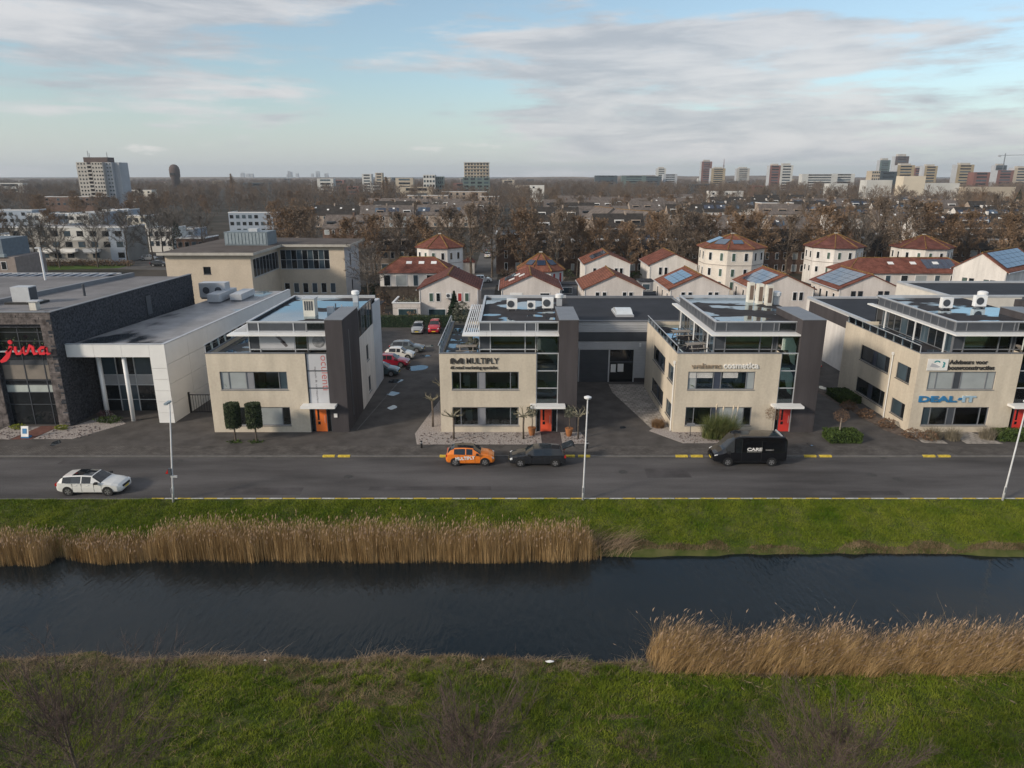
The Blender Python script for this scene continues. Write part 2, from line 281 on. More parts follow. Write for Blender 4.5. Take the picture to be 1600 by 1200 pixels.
def water_mat():
    m = bpy.data.materials.new('canal_water'); m.use_nodes = True; nt = m.node_tree; N = nt.nodes; L = nt.links; b = N['Principled BSDF']
    b.inputs['Base Color'].default_value = (.0080, .0130, .0160, 1); b.inputs['Roughness'].default_value = .03; b.inputs['IOR'].default_value = 1.36
    g = N.new('ShaderNodeNewGeometry'); mp = N.new('ShaderNodeMapping'); mp.inputs['Rotation'].default_value = (0, 0, R(-32)); mp.inputs['Scale'].default_value = (3.6, 1.1, 1); L.new(g.outputs['Position'], mp.inputs[0])
    n = N.new('ShaderNodeTexNoise'); n.inputs['Scale'].default_value = 1.0; n.inputs['Detail'].default_value = 4; n.inputs['Roughness'].default_value = .5; n.inputs['Distortion'].default_value = .4; L.new(mp.outputs[0], n.inputs['Vector'])
    # wind-roughened and calm reaches
    n2 = N.new('ShaderNodeTexNoise'); n2.inputs['Scale'].default_value = .09; n2.inputs['Detail'].default_value = 2; L.new(g.outputs['Position'], n2.inputs['Vector'])
    r = N.new('ShaderNodeMapRange'); r.inputs[1].default_value = .38; r.inputs[2].default_value = .62; r.inputs[3].default_value = .10; r.inputs[4].default_value = .48; L.new(n2.outputs['Fac'], r.inputs[0])
    bp = N.new('ShaderNodeBump'); bp.inputs['Distance'].default_value = .10; L.new(r.outputs[0], bp.inputs['Strength']); L.new(n.outputs['Fac'], bp.inputs['Height']); L.new(bp.outputs[0], b.inputs['Normal']); return m
struct(MB().quad((-900, 28.5, -1.2), (900, 28.5, -1.2), (900, 42.5, -1.2), (-900, 42.5, -1.2)).build('water', water_mat()))
groundm = mat('town_ground', (.045, .043, .032), .95, .35, .05, .3, 3, col2=(.075, .065, .055))
struct(MB().quad((-9000, 45.5, -.03), (9000, 45.5, -.03), (9000, 14000, -.03), (-9000, 14000, -.03)).build('ground', groundm))
struct(MB().box(-300, 300, 45.72, 53.4, -.2, 0).build('road', asphalt))
kerb = struct(MB().box(-300, 300, 53.4, 53.56, -.2, .10).build('kerb', concrete))
struct(MB().box(-300, 300, 53.56, 55.7, -.2, .094).build('pavement', paver))
struct(MB().box(-300, 300, 55.7, 118, -.25, .09).build('forecourt', yard))
for u in (-15.4, -5.85, 4.2, 13.4, 23.9, 33.6):
    for k in (0, 1.25): B('yellow_kerb_stone', yellow, kerb, u+k-.05, u+k+.93, 53.36, 53.60, .0, .13)
edge = struct(MB().box(-300, 300, 45.62, 45.72, -.2, .01).build('road_edge', concrete))
x = -25.6; k = 0
while x < 40:
    B('kerb_stone', (yellow, whitep)[k % 2], edge, x, x+.87+.02*(k % 3), 45.645, 45.735, -.05, .035+random.uniform(0, .012)); x += .93; k += 1
for x, y, r in ((27.6, 49.9, .38), (29.2, 49.0, .40), (-26.8, 52.6, .3), (-12.5, 49.5, .36), (8.6, 50.4, .36)): struct(MB().lathe([(r, -.02), (r, .006), (r*.8, .008)], 18, 'z', (x, y, 0)).build('manhole_cover', mat('cast_iron', (.045, .043, .042), .7, .3, 6)))
for x, y, w, d in ((-18, 46.9, 5.5, 1.3), (12, 50.2, 3.4, 1.8), (-34, 52.4, 4.5, .9), (25, 46.6, 6.5, .8), (-6, 47.4, 9, .7)): struct(MB().prism([(x-w/2, y-d/2), (x+w/2, y-d/2+.05), (x+w/2-.08, y+d/2), (x-w/2+.05, y+d/2-.04)], -.05, .0045).build('asphalt_patch', mat('patched_asphalt', (.078, .073, .074), .85, .25, .5, .3, 50)))
for x in (-20.5, -1.8, 10.2, 30.2): struct(MB().box(x-.25, x+.25, 53.05, 53.38, -.05, .006).build('drain_grate', MATS['cast_iron']))
# gravel beds and light paths
for nm, poly, m, z in (('gravel_bed', [(-8.1, 56.0), (2.55, 56.0), (2.55, 59.2), (-6.2, 59.2), (-6.2, 72), (-6.9, 72), (-8.6, 58.6)], gravelm, .11), ('gravel_bed', [(4.3, 56.2), (6.6, 56.2), (6.1, 58.95), (5.2, 58.95), (4.3, 58.95)], gravelm, .11),
                       ('gravel_bed', [(14.6, 56.3), (20.6, 56.3), (20.6, 59.2), (14.2, 59.2), (13.0, 60.3), (12.3, 59.3)], gravelm, .11), ('light_path', [(12.6, 60.0), (14.5, 59.2), (14.5, 74), (10.6, 74), (10.6, 71.0)], tile_light, .10),
                       ('gravel_bed', [(-46, 57.4), (-43.6, 57.2), (-43.0, 60.4), (-46, 60.4)], gravelm, .11), ('gravel_bed', [(-41.6, 57.3), (-38.2, 57.3), (-35.6, 61.2), (-38.6, 64.4), (-40.0, 60.6), (-41.2, 60.6)], gravelm, .11),
                       ('brick_path', [(-43.5, 57.2), (-41.7, 57.2), (-41.3, 60.6), (-43.0, 60.6)], mat('red_paver', (.15, .075, .062), .9, .2, 3), .105),
                       ('planting_bed', [(34.9, 56.6), (35.2, 60), (32.8, 73.5), (32.0, 73.5), (33.5, 59.5)], mat('bed_soil', (.12, .095, .08), .95, .4, 3), .105), ('light_path', [(35.2, 56.4), (37.2, 56.2), (37.2, 59), (35.4, 59)], tile_light, .11), ('light_path', [(38.8, 56.2), (41.9, 56.2), (40.9, 59), (38.8, 59)], tile_light, .11),
                       ('door_path', [(2.6, 55.75), (4.25, 55.75), (4.25, 59.1), (2.6, 59.1)], mat('door_paver', (.085, .07, .07), .9, .2, 3), .105)):
    struct(MB().prism(poly, -.1, z).build(nm, m))
V = []; F = []   # loose stones along the gravel beds
stones = MB()
for (xa, xb, ya, yb, n) in ((-8, 2.4, 56, 58.7, 260), (4.4, 6.4, 56.3, 58.7, 70), (14.6, 20, 56.4, 58.8, 160), (-41.2, -37, 57.4, 60.5, 120), (-46, -43.4, 57.4, 60.2, 70)):
    for i in range(n):
        x, y, r = random.uniform(xa, xb), random.uniform(ya, yb), random.uniform(.03, .10); stones.lathe([(r*.6, 0), (r, r*.4), (r*.5, r*.9)], 5, 'z', (x, y, .1))
tag(stones.build('gravel_stones', mat('stone_mix', (.17, .14, .13), .9, .5, 6)), 'loose dark and pale stones scattered over the front gravel beds', 'gravel', kind='stuff')
pudm = puddle('yard_puddle', (.05, .05, .05), -1, -.5, gloss=.33)
for x, y, a, b in ((-11.3, 80.9, 1.1, 1.4), (-10.9, 86.8, .6, .45), (-11.1, 92.2, .55, .6), (-13.0, 75.3, .8, .9), (-12.5, 70.6, .6, .75), (-11.8, 66.0, .4, .6)):
    struct(MB().prism([(x+a*math.cos(k*PI/12)*(1+.22*math.sin(k*PI/6+x)+.1*math.sin(k*PI/4+y)), y+b*math.sin(k*PI/12)*(1+.2*math.cos(k*PI/6+y))) for k in range(24)], .05, .095).build('rain_puddle', pudm))
# painted parking bay line and edge
struct(MB().prism([(-14.0, 59.5), (-13.9, 59.5), (-12.6, 74), (-12.7, 74)], .05, .098).build('bay_line', concrete))
# ------------------------------------------------------------ walls with openings
def leaves0(n, c, r):
    P = NR.normal(0, r*.5, (n, 3))+np.array(c); a = NR.normal(0, .09, (n, 3)); b = NR.normal(0, .05, (n, 3)); return np.stack([P-a, P+b, P+a, P-b], 1).reshape(-1, 3), np.arange(4*n).reshape(n, 4)
def FX(face, pos, a, d, z):
    return {'S': (a, pos-d, z), 'N': (a, pos+d, z), 'W': (pos-d, a, z), 'E': (pos+d, a, z)}[face]
def fb(name, m, parent, face, pos, a0, a1, d0, d1, z0, z1):
    p = FX(face, pos, a0, d0, z0); q = FX(face, pos, a1, d1, z1)
    return B(name, m, parent, min(p[0], q[0]), max(p[0], q[0]), min(p[1], q[1]), max(p[1], q[1]), z0, z1)
def mbx(mb, face, pos, a0, a1, d0, d1, z0, z1):
    p = FX(face, pos, a0, d0, z0); q = FX(face, pos, a1, d1, z1); mb.box(min(p[0], q[0]), max(p[0], q[0]), min(p[1], q[1]), max(p[1], q[1]), z0, z1)
def wallface(mb, face, pos, a0, a1, z0, z1, holes=(), dep=.2):
    A = sorted({a0, a1, *[h[0] for h in holes], *[h[1] for h in holes]}); Z = sorted({z0, z1, *[h[2] for h in holes], *[h[3] for h in holes]})
    for i in range(len(A)-1):
        for j in range(len(Z)-1):
            ca, cz = (A[i]+A[i+1])/2, (Z[j]+Z[j+1])/2
            if any(h[0] < ca < h[1] and h[2] < cz < h[3] for h in holes): continue
            mb.quad(*[FX(face, pos, a, 0, z) for a, z in ((A[i], Z[j]), (A[i+1], Z[j]), (A[i+1], Z[j+1]), (A[i], Z[j+1]))])
    for h in holes:
        c = [(h[0], h[2]), (h[1], h[2]), (h[1], h[3]), (h[0], h[3])]
        for k in range(4):
            (a, z), (b, w) = c[k], c[(k+1) % 4]; mb.quad(FX(face, pos, a, 0, z), FX(face, pos, b, 0, w), FX(face, pos, b, -dep, w), FX(face, pos, a, -dep, z))
def window(parent, face, pos, a0, a1, z0, z1, cols, fm=greyframe, dep=.12, bar=.07, sill=True):
    """frame with mullions; cols = (fraction0, fraction1, material); each pane is a sub-part"""
    w = a1-a0; mb = MB()
    for q in ((a0, a1, z0, z0+bar), (a0, a1, z1-bar, z1), (a0, a0+bar, z0+bar, z1-bar), (a1-bar, a1, z0+bar, z1-bar)): mbx(mb, face, pos, q[0], q[1], -dep-.05, -dep+.05, q[2], q[3])
    for f0, f1, m in cols[1:]: mbx(mb, face, pos, a0+f0*w-bar/2, a0+f0*w+bar/2, -dep-.048, -dep+.045, z0+bar, z1-bar)
    if sill: mbx(mb, face, pos, a0-.04, a1+.04, -dep+.04, .05, z0-.06, z0-.002)
    o = mb.build('window', fm, parent)
    for f0, f1, m in cols: fb('pane', m, o, face, pos, a0+f0*w+.02, a0+f1*w-.02, -dep-.03, -dep-.005, z0+.02, z1-.02)
    return o
OFF4 = lambda a, b, c, d, p: [(0, .125, a), (.125, .385, b), (.385, .495, p), (.495, .875, c), (.875, 1, d)]
panelg = mat('window_panel', (.23, .235, .26), .5, .06, 1); panelb = mat('window_panel_blue', (.045, .055, .085), .5, .06, 1)
floor_in = mat('interior_floor', (.22, .20, .18), .8); wall_in = mat('interior_wall', (.40, .39, .35), .8); greenwall = mat('interior_green', (.42, .46, .32), .8); railw = mat('stair_rail', (.80, .85, .80), .5); roomw = mat('room_wall', (.26, .255, .25), .9, .2, .6); deskm = mat('office_desk', (.35, .32, .28), .7); screenm = mat('office_screen', (.03, .035, .04), .3)
def module(name, label, cat, x0, wT, t0, t1, door, win_up, win_dn, roofm, pergola, sidewin=False, right=False, stairs='dark'):
    t = thing(name, label, cat, (x0, 59, 0)); D = 14.0
    holes = [(1.05, 6.9, 4.05, 5.68), (1.05, 6.9, .72, 2.44)]
    mb = MB(); wallface(mb, 'S', 0, 0, wT, 0, 7.3, holes)
    sh = [(4.6, 10.2, 4.2, 5.75), (1.0, 3.3, 4.25, 5.75), (4.6, 10.2, .85, 2.4), (1.0, 3.3, .9, 2.35)] if sidewin else []
    wallface(mb, 'W', 0, 0, D, 0, 7.3, sh); wallface(mb, 'N', D, 0, t1, 0, 7.3)
    for q in ((0, 0, wT, .25), (0, .25, .25, D)): mb.quad((q[0], q[1], 7.3), (q[2], q[1], 7.3), (q[2], q[3], 7.3), (q[0], q[3], 7.3))
    mb.quad((.25, .25, 6.95), (wT, .25, 6.95), (wT, .25, 7.3), (.25, .25, 7.3)); mb.quad((.25, .25, 6.95), (.25, D, 6.95), (.25, D, 7.3), (.25, .25, 7.3))
    wallface(mb, 'E', wT, 0, 2.0, 0, 7.3)
    mb.build('wall', tan, t)
    rq = random.Random(int(x0*10))
    for h, cols in zip(holes, (win_up, win_dn)):
        window(t, 'S', 0, *h[:2], *h[2:], [(a, b, seeglass if m_ is glass else m_) for a, b, m_ in cols]); a0, a1, z0, z1 = h[0]-.6, h[1]+.6, h[2]-.85, h[3]+.25; rm_ = MB(); rm_.quad((a0, 3.6, z0), (a1, 3.6, z0), (a1, 3.6, z1), (a0, 3.6, z1)); rm_.quad((a0, .21, z0), (a0, 3.6, z0), (a0, 3.6, z1), (a0, .21, z1)); rm_.quad((a1, .21, z0), (a1, 3.6, z0), (a1, 3.6, z1), (a1, .21, z1)); rm_.quad((a0, .21, z1), (a1, .21, z1), (a1, 3.6, z1), (a0, 3.6, z1)); rm_.quad((a0, .21, z0), (a1, .21, z0), (a1, 3.6, z0), (a0, 3.6, z0)); rm_.build('room', roomw, t)
        for q in range(4): xx = h[0]+.3+q*1.45+rq.uniform(-.2, .2); B('desk', deskm, t, xx, xx+1.1, .9, 1.5, z0+.70, z0+.74); B('screen', screenm, t, xx+.3, xx+.75, 1.1, 1.13, z0+.78, z0+1.15); B('cabinet', (panelw, deskm, roomw)[q % 3], t, xx+.5, xx+1.1, 3.1, 3.5, z0, z0+rq.uniform(1.0, 1.9))
        V, F = leaves0(60, (h[0]+rq.choice((.5, 4.2)), .45, h[2]+.25), .28); link('window_plant', npmesh('window_plant', V, F, mat('indoor_leaf', (.06, .10, .04), .6), 4), t)
    for i, h in enumerate(sh): window(t, 'W', 0, *h, [(0, .16, glass), (.16, .45, glass if i else glassb), (.45, .58, panelb), (.58, 1, glass)] if i % 2 == 0 else [(0, .3, glass), (.3, 1, glassb)], anth)
    cap = MB(); cap.box(-.03, wT, -.04, .27, 7.302, 7.36); cap.box(-.03, .27, .27, D, 7.302, 7.36); cap.build('parapet_cap', greyframe, t)
    B('terrace_floor', membrane if not pergola else puddle('terrace_deck', (.10, .105, .11), .46, .56, .6, gloss=.45, seed=2.2), t, .25, 3.45, .25, D-.1, 6.8, 6.95)
    # glass balustrade leaning along the left edge
    for k in range(9):
        o = B('balustrade_pane', railglass if k % 2 else MATS['clear_glass'], t, -.02, .01, .15+k*1.5, 1.58+k*1.5, 7.36, 7.98, rot=(0, R(-8), 0))
    rl = MB()
    for k in range(10): rl.box(-.0, .05, .1+k*1.5, .15+k*1.5, 7.3, 7.98)
    rl.box(-.09, -.03, .1, 13.7, 7.98, 8.03); rl.build('balustrade_rail', silver, t)
    # penthouse
    p0 = 3.45; P = 15.2
    core = MB(); core.box(p0+.15, t0+.1, 3.4, P, 6.9, 9.5); core.box(t0, t1-.1, 6.0, P, 7.0, 9.5); core.build('penthouse_core', dark, t)
    fr = MB(); xs = [p0, p0+.95, p0+4.0, p0+5.1, wT-.02, t0]
    for z0, z1 in ((7.32, 7.42), (8.70, 8.78), (8.96, 9.04), (9.72, 9.80)): fr.box(p0-.03, t0, 1.24, 1.33, z0, z1)
    for q in xs: fr.box(q-.045, q+.045, 1.22, 1.34, 7.0, 9.8)
    for k in range(12): fr.box(p0-.04, p0+.03, 1.4+k*1.2, 1.46+k*1.2, 7.0, 9.8)
    for z0, z1 in ((7.0, 7.06), (8.9, 8.98), (9.72, 9.8)): fr.box(p0-.035, p0+.035, 1.3, P, z0, z1)
    fr.build('penthouse_frame', silver if not sidewin else greyframe, t)
    for i in range(len(xs)-1):
        B('penthouse_pane', (anth, seeglass, seeglass, anth, seeglass)[i], t, xs[i]+.04, xs[i+1]-.04, 1.27, 1.29, 7.42, 8.7)
        B('penthouse_fascia_panel', anth if i < 4 else glass, t, xs[i]+.04, xs[i+1]-.04, 1.27, 1.30, 9.04, 9.72)
    for k in range(11): B('penthouse_side_pane', glass if k % 3 else glassb, t, p0-.005, p0+.012, 1.47+k*1.2, 2.59+k*1.2, 7.06, 8.9); B('penthouse_side_pane', anth, t, p0-.005, p0+.012, 1.47+k*1.2, 2.59+k*1.2, 8.98, 9.72)
    B('interior_floor', floor_in, t, p0+.1, t0, 1.35, 3.3, 6.9, 7.02); B('interior_wall', wall_in if stairs == 'dark' else greenwall, t, p0+.2, t0, 3.2, 3.38, 7.02, 9.6); B('interior_ceiling', wall_in, t, p0+.1, t0, 1.35, 3.3, 9.0, 9.1)
    B('interior_desk', mat('desk_wood', (.30, .19, .06), .6), t, p0+1.2, p0+4.6, 2.2, 2.9, 7.6, 7.7)
    B('penthouse_roof', roofm, t, p0, t1-.05, 1.33, P, 9.52, 9.62)
    pr = MB(); pr.box(p0-.06, t0, 1.18, 1.40, 9.802, 9.88); pr.box(p0-.06, p0+.16, 1.4, P, 9.802, 9.88); pr.box(p0-.06, t1, P-.2, P+.02, 9.62, 9.9); pr.build('roof_edge', silver, t)
    ip = MB(); ip.box(p0+.03, t0, 1.35, 1.5, 9.62, 9.80); ip.box(p0+.03, p0+.16, 1.5, P-.2, 9.62, 9.80); ip.build('roof_upstand', bitumen, t)
    # canopy
    cx0 = 2.0 if pergola else 2.85; n = 4
    for k in range(n): a = cx0+(t0+.05-cx0)*k/n; B('canopy_panel', panelw, t, a+.008, cx0+(t0+.05-cx0)*(k+1)/n-.008, .12, 1.24, 8.80+.0, 8.93)
    if pergola:
        for k in range(7): B('pergola_slat', white, t, 2.10+k*.19, 2.185+k*.19, 1.26, 15.1, 8.86, 8.93)
        rb = MB(); rb.box(2.0, 2.08, 1.25, 15.1, 8.76, 8.92); [rb.box(2.08, 3.4, y, y+.07, 8.78, 8.855) for y in (4.8, 8.4, 12, 15)]; rb.build('pergola_beam', white, t)
    else:
        for k in range(9): B('canopy_panel', panelw, t, 2.85, 3.40, 1.25+k*1.62, 2.85+k*1.62, 8.80, 8.93)
        for yy in (1.7, 6.5, 12): B('canopy_post', white, t, 2.92, 3.02, yy, yy+.1, 7.0, 8.8)
    # stair glazing
    sg = MB(); levels = [2.72, 4.15, 5.72, 7.28]
    for z in levels: sg.box(wT, t0, .12, .24, z-.04, z+.04)
    for q in (wT+.05, t0-.05): sg.box(q-.04, q+.04, .13, .23, 0.0, 7.3)
    sg.build('stair_frame', silver if stairs != 'banner' else anth, t)
    if stairs == 'banner':
        pn = mat('banner_white', (.50, .51, .54), .5, .04, 1)
        for z0, z1 in zip(levels, levels[1:]): B('banner_panel', pn, t, wT+.1, t0-.1, .15, .19, z0+.05, z1-.05)
        B('banner_panel', pn, t, wT+.1, t0-.1, 1.16, 1.2, 7.45, 8.7); o = MB().lathe([(.05, .012), (.30, .006), (.36, -.01), (.50, -.01), (.55, .010)], 28, 'y', ((wT+t0)/2, 1.14, 8.1)).build('banner_ring', mat('banner_print', (.27, .275, .29), .6, .3, 4), t)
        im = B('banner_panel', pn, t, p0+1.0, p0+3.95, 1.2, 1.24, 7.45, 8.7)
        ph = MB().quad((p0+2.2, 1.19, 8.66), (p0+2.65, 1.19, 8.66), (p0+3.2, 1.19, 8.0), (p0+3.05, 1.19, 7.95)); ph.quad((p0+2.7, 1.19, 8.1), (p0+3.1, 1.19, 8.15), (p0+3.4, 1.19, 7.7), (p0+3.2, 1.19, 7.6)); ph.build('banner_figure', mat('banner_figure', (.12, .11, .12), .6, .4, 3), t)
        for key, dx, dz in (('ocu', 1.55, 7.1), ('ocs', .95, 6.1)):
            o = link('banner_lettering', T[key], t, (wT+dx-.25, .145, dz)); o.rotation_euler = (PI/2, R(90), 0)
    else:
        for z0, z1 in zip(levels, levels[1:]): B('stair_pane', seeglass, t, wT+.09, t0-.09, .17, .19, z0+.04, z1-.04)
        B('stair_pane', seeglass, t, wT+.09, t0-.09, .3, .32, 7.34, 8.78)
        B('interior_wall', wall_in if stairs == 'dark' else greenwall, t, wT, t0, 3.5, 3.6, 0, 9.5)
        for z in (2.75, 5.9): B('interior_floor', floor_in, t, wT+.02, t0-.02, 1.9, 3.4, z-.15, z+.05)
        for z, s in ((4.5, 1), (7.2, 1)):
            st = MB()
            for k in range(8): st.box(wT+.1+k*.2, wT+.32+k*.2, .6, 1.6, z+.45-k*.17, z+.62-k*.17)
            st.build('stair_flight', floor_in, t)
            mb = MB(); mb.add([(wT+.1, .5, z+.3), (wT+.1, .5, z+1.4), (t0-.5, .5, z+1.4), (t0-.1, .5, z+.6), (t0-.1, .5, z-1.1), (t0-.5, .5, z-.75), (wT+.7, .5, z+.3)], [(0, 1, 2, 3, 4, 5, 6)])
            mb.build('stair_balustrade', railw if stairs == 'pale' else greyframe, t)
    # entrance
    dx0 = wT+.42; B('entrance_glass', glass, t, wT+.06, t0-.04, .32, .36, 0, 2.5); B('entrance_lintel', anth, t, wT+.09, t0-.09, .13, .3, 2.5, 2.68)
    d = B('door', door, t, dx0, dx0+1.0, .22, .28, .06, 2.38); ef = MB(); ef.box(dx0-.07, dx0, .2, .3, 0, 2.45); ef.box(dx0+1.0, dx0+1.07, .2, .3, 0, 2.45); ef.build('door_frame', anth, t)
    sl = MB(); sl.box(dx0+.2, dx0+.36, .205, .219, 1.15, 2.15); sl.box(dx0+.2, dx0+.42, .205, .219, .75, 1.02); sl.build('door_light', glass, t)
    hd = MB(); hd.tube([(dx0+.85, .16, .9), (dx0+.85, .16, 1.6)], .02, 6); hd.build('door_handle', silver, t)
    B('entrance_canopy', panelw, t, wT-.5, t0+.6, -.95, .12, 2.58, 2.78)
    # dark tower slab
    B('tower', charcoal, t, t0, t1, 0, 6.3, 0, 10.22)
    cp = MB(); cp.box(t0-.03, t1+.03, -.03, 6.33, 10.222, 10.27); cp.build('tower_cap', greyframe, t)
    if right:
        mb = MB(); wallface(mb, 'E', t1, 6.3, 13.2, 0, 7.3, [(9.1, 10.3, 4.2, 5.8), (9.4, 10.6, .85, 2.5)]); mb.build('side_wall', offwhite, t)
        for h in ((9.1, 10.3, 4.2, 5.8), (9.4, 10.6, .85, 2.5)): window(t, 'E', t1, *h, [(0, .45, glass), (.45, 1, glass)], greyframe)
        B('rear_wall', mat('shaded_white_render', (.50, .52, .55), .9, .08, .5), t, t1-3, t1+.02, 13.2, 17.5, 0, 9.2)  # white wall; bluish shade of the right-hand side put into its colour
        sf = MB()
        for k in range(6): sf.box(t1-.06, t1+.02, 6.3+k*1.3, 6.36+k*1.3, 7.3, 9.9)
        sf.box(t1-.05, t1+.01, 6.3, 12.9, 9.8, 9.9); sf.build('side_glazing_frame', greyframe, t)
        for k in range(5): B('side_glazing_pane', glassb if k % 2 else glass, t, t1-.04, t1-.02, 6.38+k*1.3, 7.58+k*1.3, 7.36, 9.8)
        B('wall_slot', anth, t, t1-.02, t1+.012, 2.0, 2.3, 1.0, 9.0)
    return t
G = glass; BL = blind
module('office_building', 'tan office building with white lens banner and two clipped trees in front', 'building', -26.5, 8.6, 10.5, 12.0, orange, OFF4(blind, blind, G, glassb, panelg), OFF4(G, G, blind, G, panelg), membrane2, True, right=True, stairs='banner')
module('office_building', 'tan office building with black MULTIPLY lettering and white slatted pergola', 'building', -6.3, 8.4, 10.35, 12.0, orange2, OFF4(G, G, G, G, panelg), OFF4(G, G, G, G, panelg), membrane, True, stairs='dark')
bF = module('office_building', 'tan office building with white cosmetica lettering above slatted blinds', 'building', 14.3, 9.0, 10.5, 12.5, red, OFF4(blind, G, G, blind, panelb), OFF4(G, G, blind, G, panelb), membrane, False, True, stairs='pale')
module('office_building', 'tan office building with blue DEAL-IT lettering at the right edge', 'building', 35.25, 8.9, 10.5, 12.5, red, OFF4(blind, blind, blind, blind, anth), OFF4(glassb, G, G, G, anth), membrane2, False, True, stairs='pale')
# roller blinds half drawn inside the cosmetica windows: slats as geometry
o = MB()
for k in range(5): o.box(1.15, 3.2, .085, .1, 5.1+k*.1, 5.16+k*.1); o.box(4.1, 5.4, .085, .1, 5.1+k*.1, 5.16+k*.1)
o.build('window_blind', MATS['sign_white'], bF)
# ------------------------------------------------------------ signs
def sign(label, parts, cat='sign'):
    t = thing('wall_sign', label, cat, parts[0][2])
    o0 = Vector(parts[0][2])
    for nm, me, loc in parts: o = link(nm, me, t, Vector(loc)-o0); o.rotation_euler = (PI/2, 0, 0)
    return t
yS = 58.95
lg = MB(); lg.prism([(0, 0), (.26, 0), (.26, .2), (.52, 0), (.62, 0), (.9, .2), (.9, 0), (1.16, 0), (1.16, .38), (1.06, .5), (.86, .5), (.58, .2), (.3, .5), (.1, .5), (0, .38)], 0, .05)
sign('black MULTIPLY wall lettering with wavy M logo and small tagline', [('logo', lg.mesh('logo', MATS['sign_ink']), (-5.35, yS, 6.42)), ('lettering', T['MULTIPLY'], (-3.95, yS, 6.42)), ('tagline', T['tag'], (-5.35, yS, 5.93))])
sign('bronze and white cosmetica wall lettering', [('lettering', T['wel'], (15.55, yS, 6.0)), ('lettering', T['cos'], (18.35, yS, 6.0))])
sign('blue and pale blue DEAL-IT wall lettering', [('lettering', T['DEAL'], (35.75, yS, 2.95)), ('hyphen', MB().prism([(0, 0), (.3, 0), (.38, .2), (.1, .2)], 0, .05).mesh('hyphen', MATS['sign_blue']), (39.15, yS, 3.12)), ('lettering', T['IT'], (39.55, yS, 2.95))])
teal = mat('logo_teal', (.01, .23, .26), .5)
arc = MB(); 
for a, b, cx, cz, r in ((20, 165, .82, .62, .30), (-70, 95, 1.33, .58, .20), (-95, 70, 1.33, .36, .18)):
    n = 9; P = [(cx+r*math.cos(R(a+(b-a)*i/n)), cz+r*math.sin(R(a+(b-a)*i/n))*.8) for i in range(n+1)] + [(cx+(r-.13)*math.cos(R(b+(a-b)*i/n)), cz+(r-.13)*math.sin(R(b+(a-b)*i/n))*.8) for i in range(n+1)]
    arc.prism(P, .06, .075)
hand = MB().prism([(.25, .30), (.95, .22), (1.15, .30), (.70, .52), (.35, .62)], .06, .072)
sign('white sign board with teal logo and black bouwconstructies lettering', [('board', MB().prism([(0, 0), (1.78, 0), (1.78, 1.02), (0, 1.02)], 0, .06).mesh('board', MATS['sign_white']), (35.95, yS, 5.82)), ('logo', arc.mesh('logo', teal), (35.95, yS, 5.86)), ('logo', hand.mesh('logo', mat('logo_grey', (.42, .43, .46), .5)), (35.95, yS, 5.86)), ('lettering', T['adv'], (37.85, yS, 6.38)), ('lettering', T['bouw'], (37.8, yS, 5.88))])
o = sign('small white house number 8 plate beside the orange door', [('plate', MB().prism([(0, 0), (.3, 0), (.3, .36), (0, .36)], 0, .03).mesh('plate', MATS['sign_white']), (-15.75, yS, 1.5))])
jr = mat('jura_red', (.72, .018, .035), .5)
t = thing('wall_sign', 'large red handwritten jura sign on the dark slate showroom', 'sign', (-44.9, 60.0, 6.3))
def strokes(pts): return [(p[0]/84., 0, (548-p[1])/84.) for p in pts]
def ribbon(pts, rs):
    """flat-faced pen stroke, 12 cm deep"""
    mb = MB(); P = [Vector(p) for p in strokes(pts)]; L_ = []; R_ = []
    for i, p in enumerate(P):
        d = (P[min(i+1, len(P)-1)]-P[max(i-1, 0)]).normalized(); n = Vector((-d.z, 0, d.x)); L_.append(p+n*rs[i]); R_.append(p-n*rs[i])
    for i in range(len(P)-1):
        q = [L_[i], L_[i+1], R_[i+1], R_[i]]; mb.add([v+Vector((0, -.06, 0)) for v in q]+[v+Vector((0, .06, 0)) for v in q], [(3, 2, 1, 0), (4, 5, 6, 7), (0, 1, 5, 4), (1, 2, 6, 5), (2, 3, 7, 6), (3, 0, 4, 7)])
    return mb
for pts, rs in ((([(88, 428), (72, 470), (52, 505), (25, 530), (-8, 548)], (.13, .16, .19, .20, .10))), (([(40, 478), (66, 462), (95, 440)], (.06, .09, .05))), (([(122, 432), (116, 462), (124, 485), (146, 484), (166, 462), (178, 434), (172, 470), (184, 488), (200, 482)], (.10, .13, .13, .12, .11, .12, .13, .11, .07))),
                (([(200, 482), (214, 455), (232, 424), (250, 436), (246, 462), (252, 486), (276, 482)], (.07, .09, .14, .12, .13, .13, .08))), (([(340, 440), (312, 438), (290, 458), (296, 484), (322, 484), (342, 458), (346, 436), (342, 470), (352, 488), (370, 484)], (.11, .12, .13, .13, .12, .12, .12, .13, .11, .05)))):
    ribbon(pts, rs).build('letter_stroke', jr, t)
MB().lathe([(.19, -.06), (.19, .06)], 14, 'y', (90/84., 0, (548-398)/84.)).build('letter_dot', jr, t)
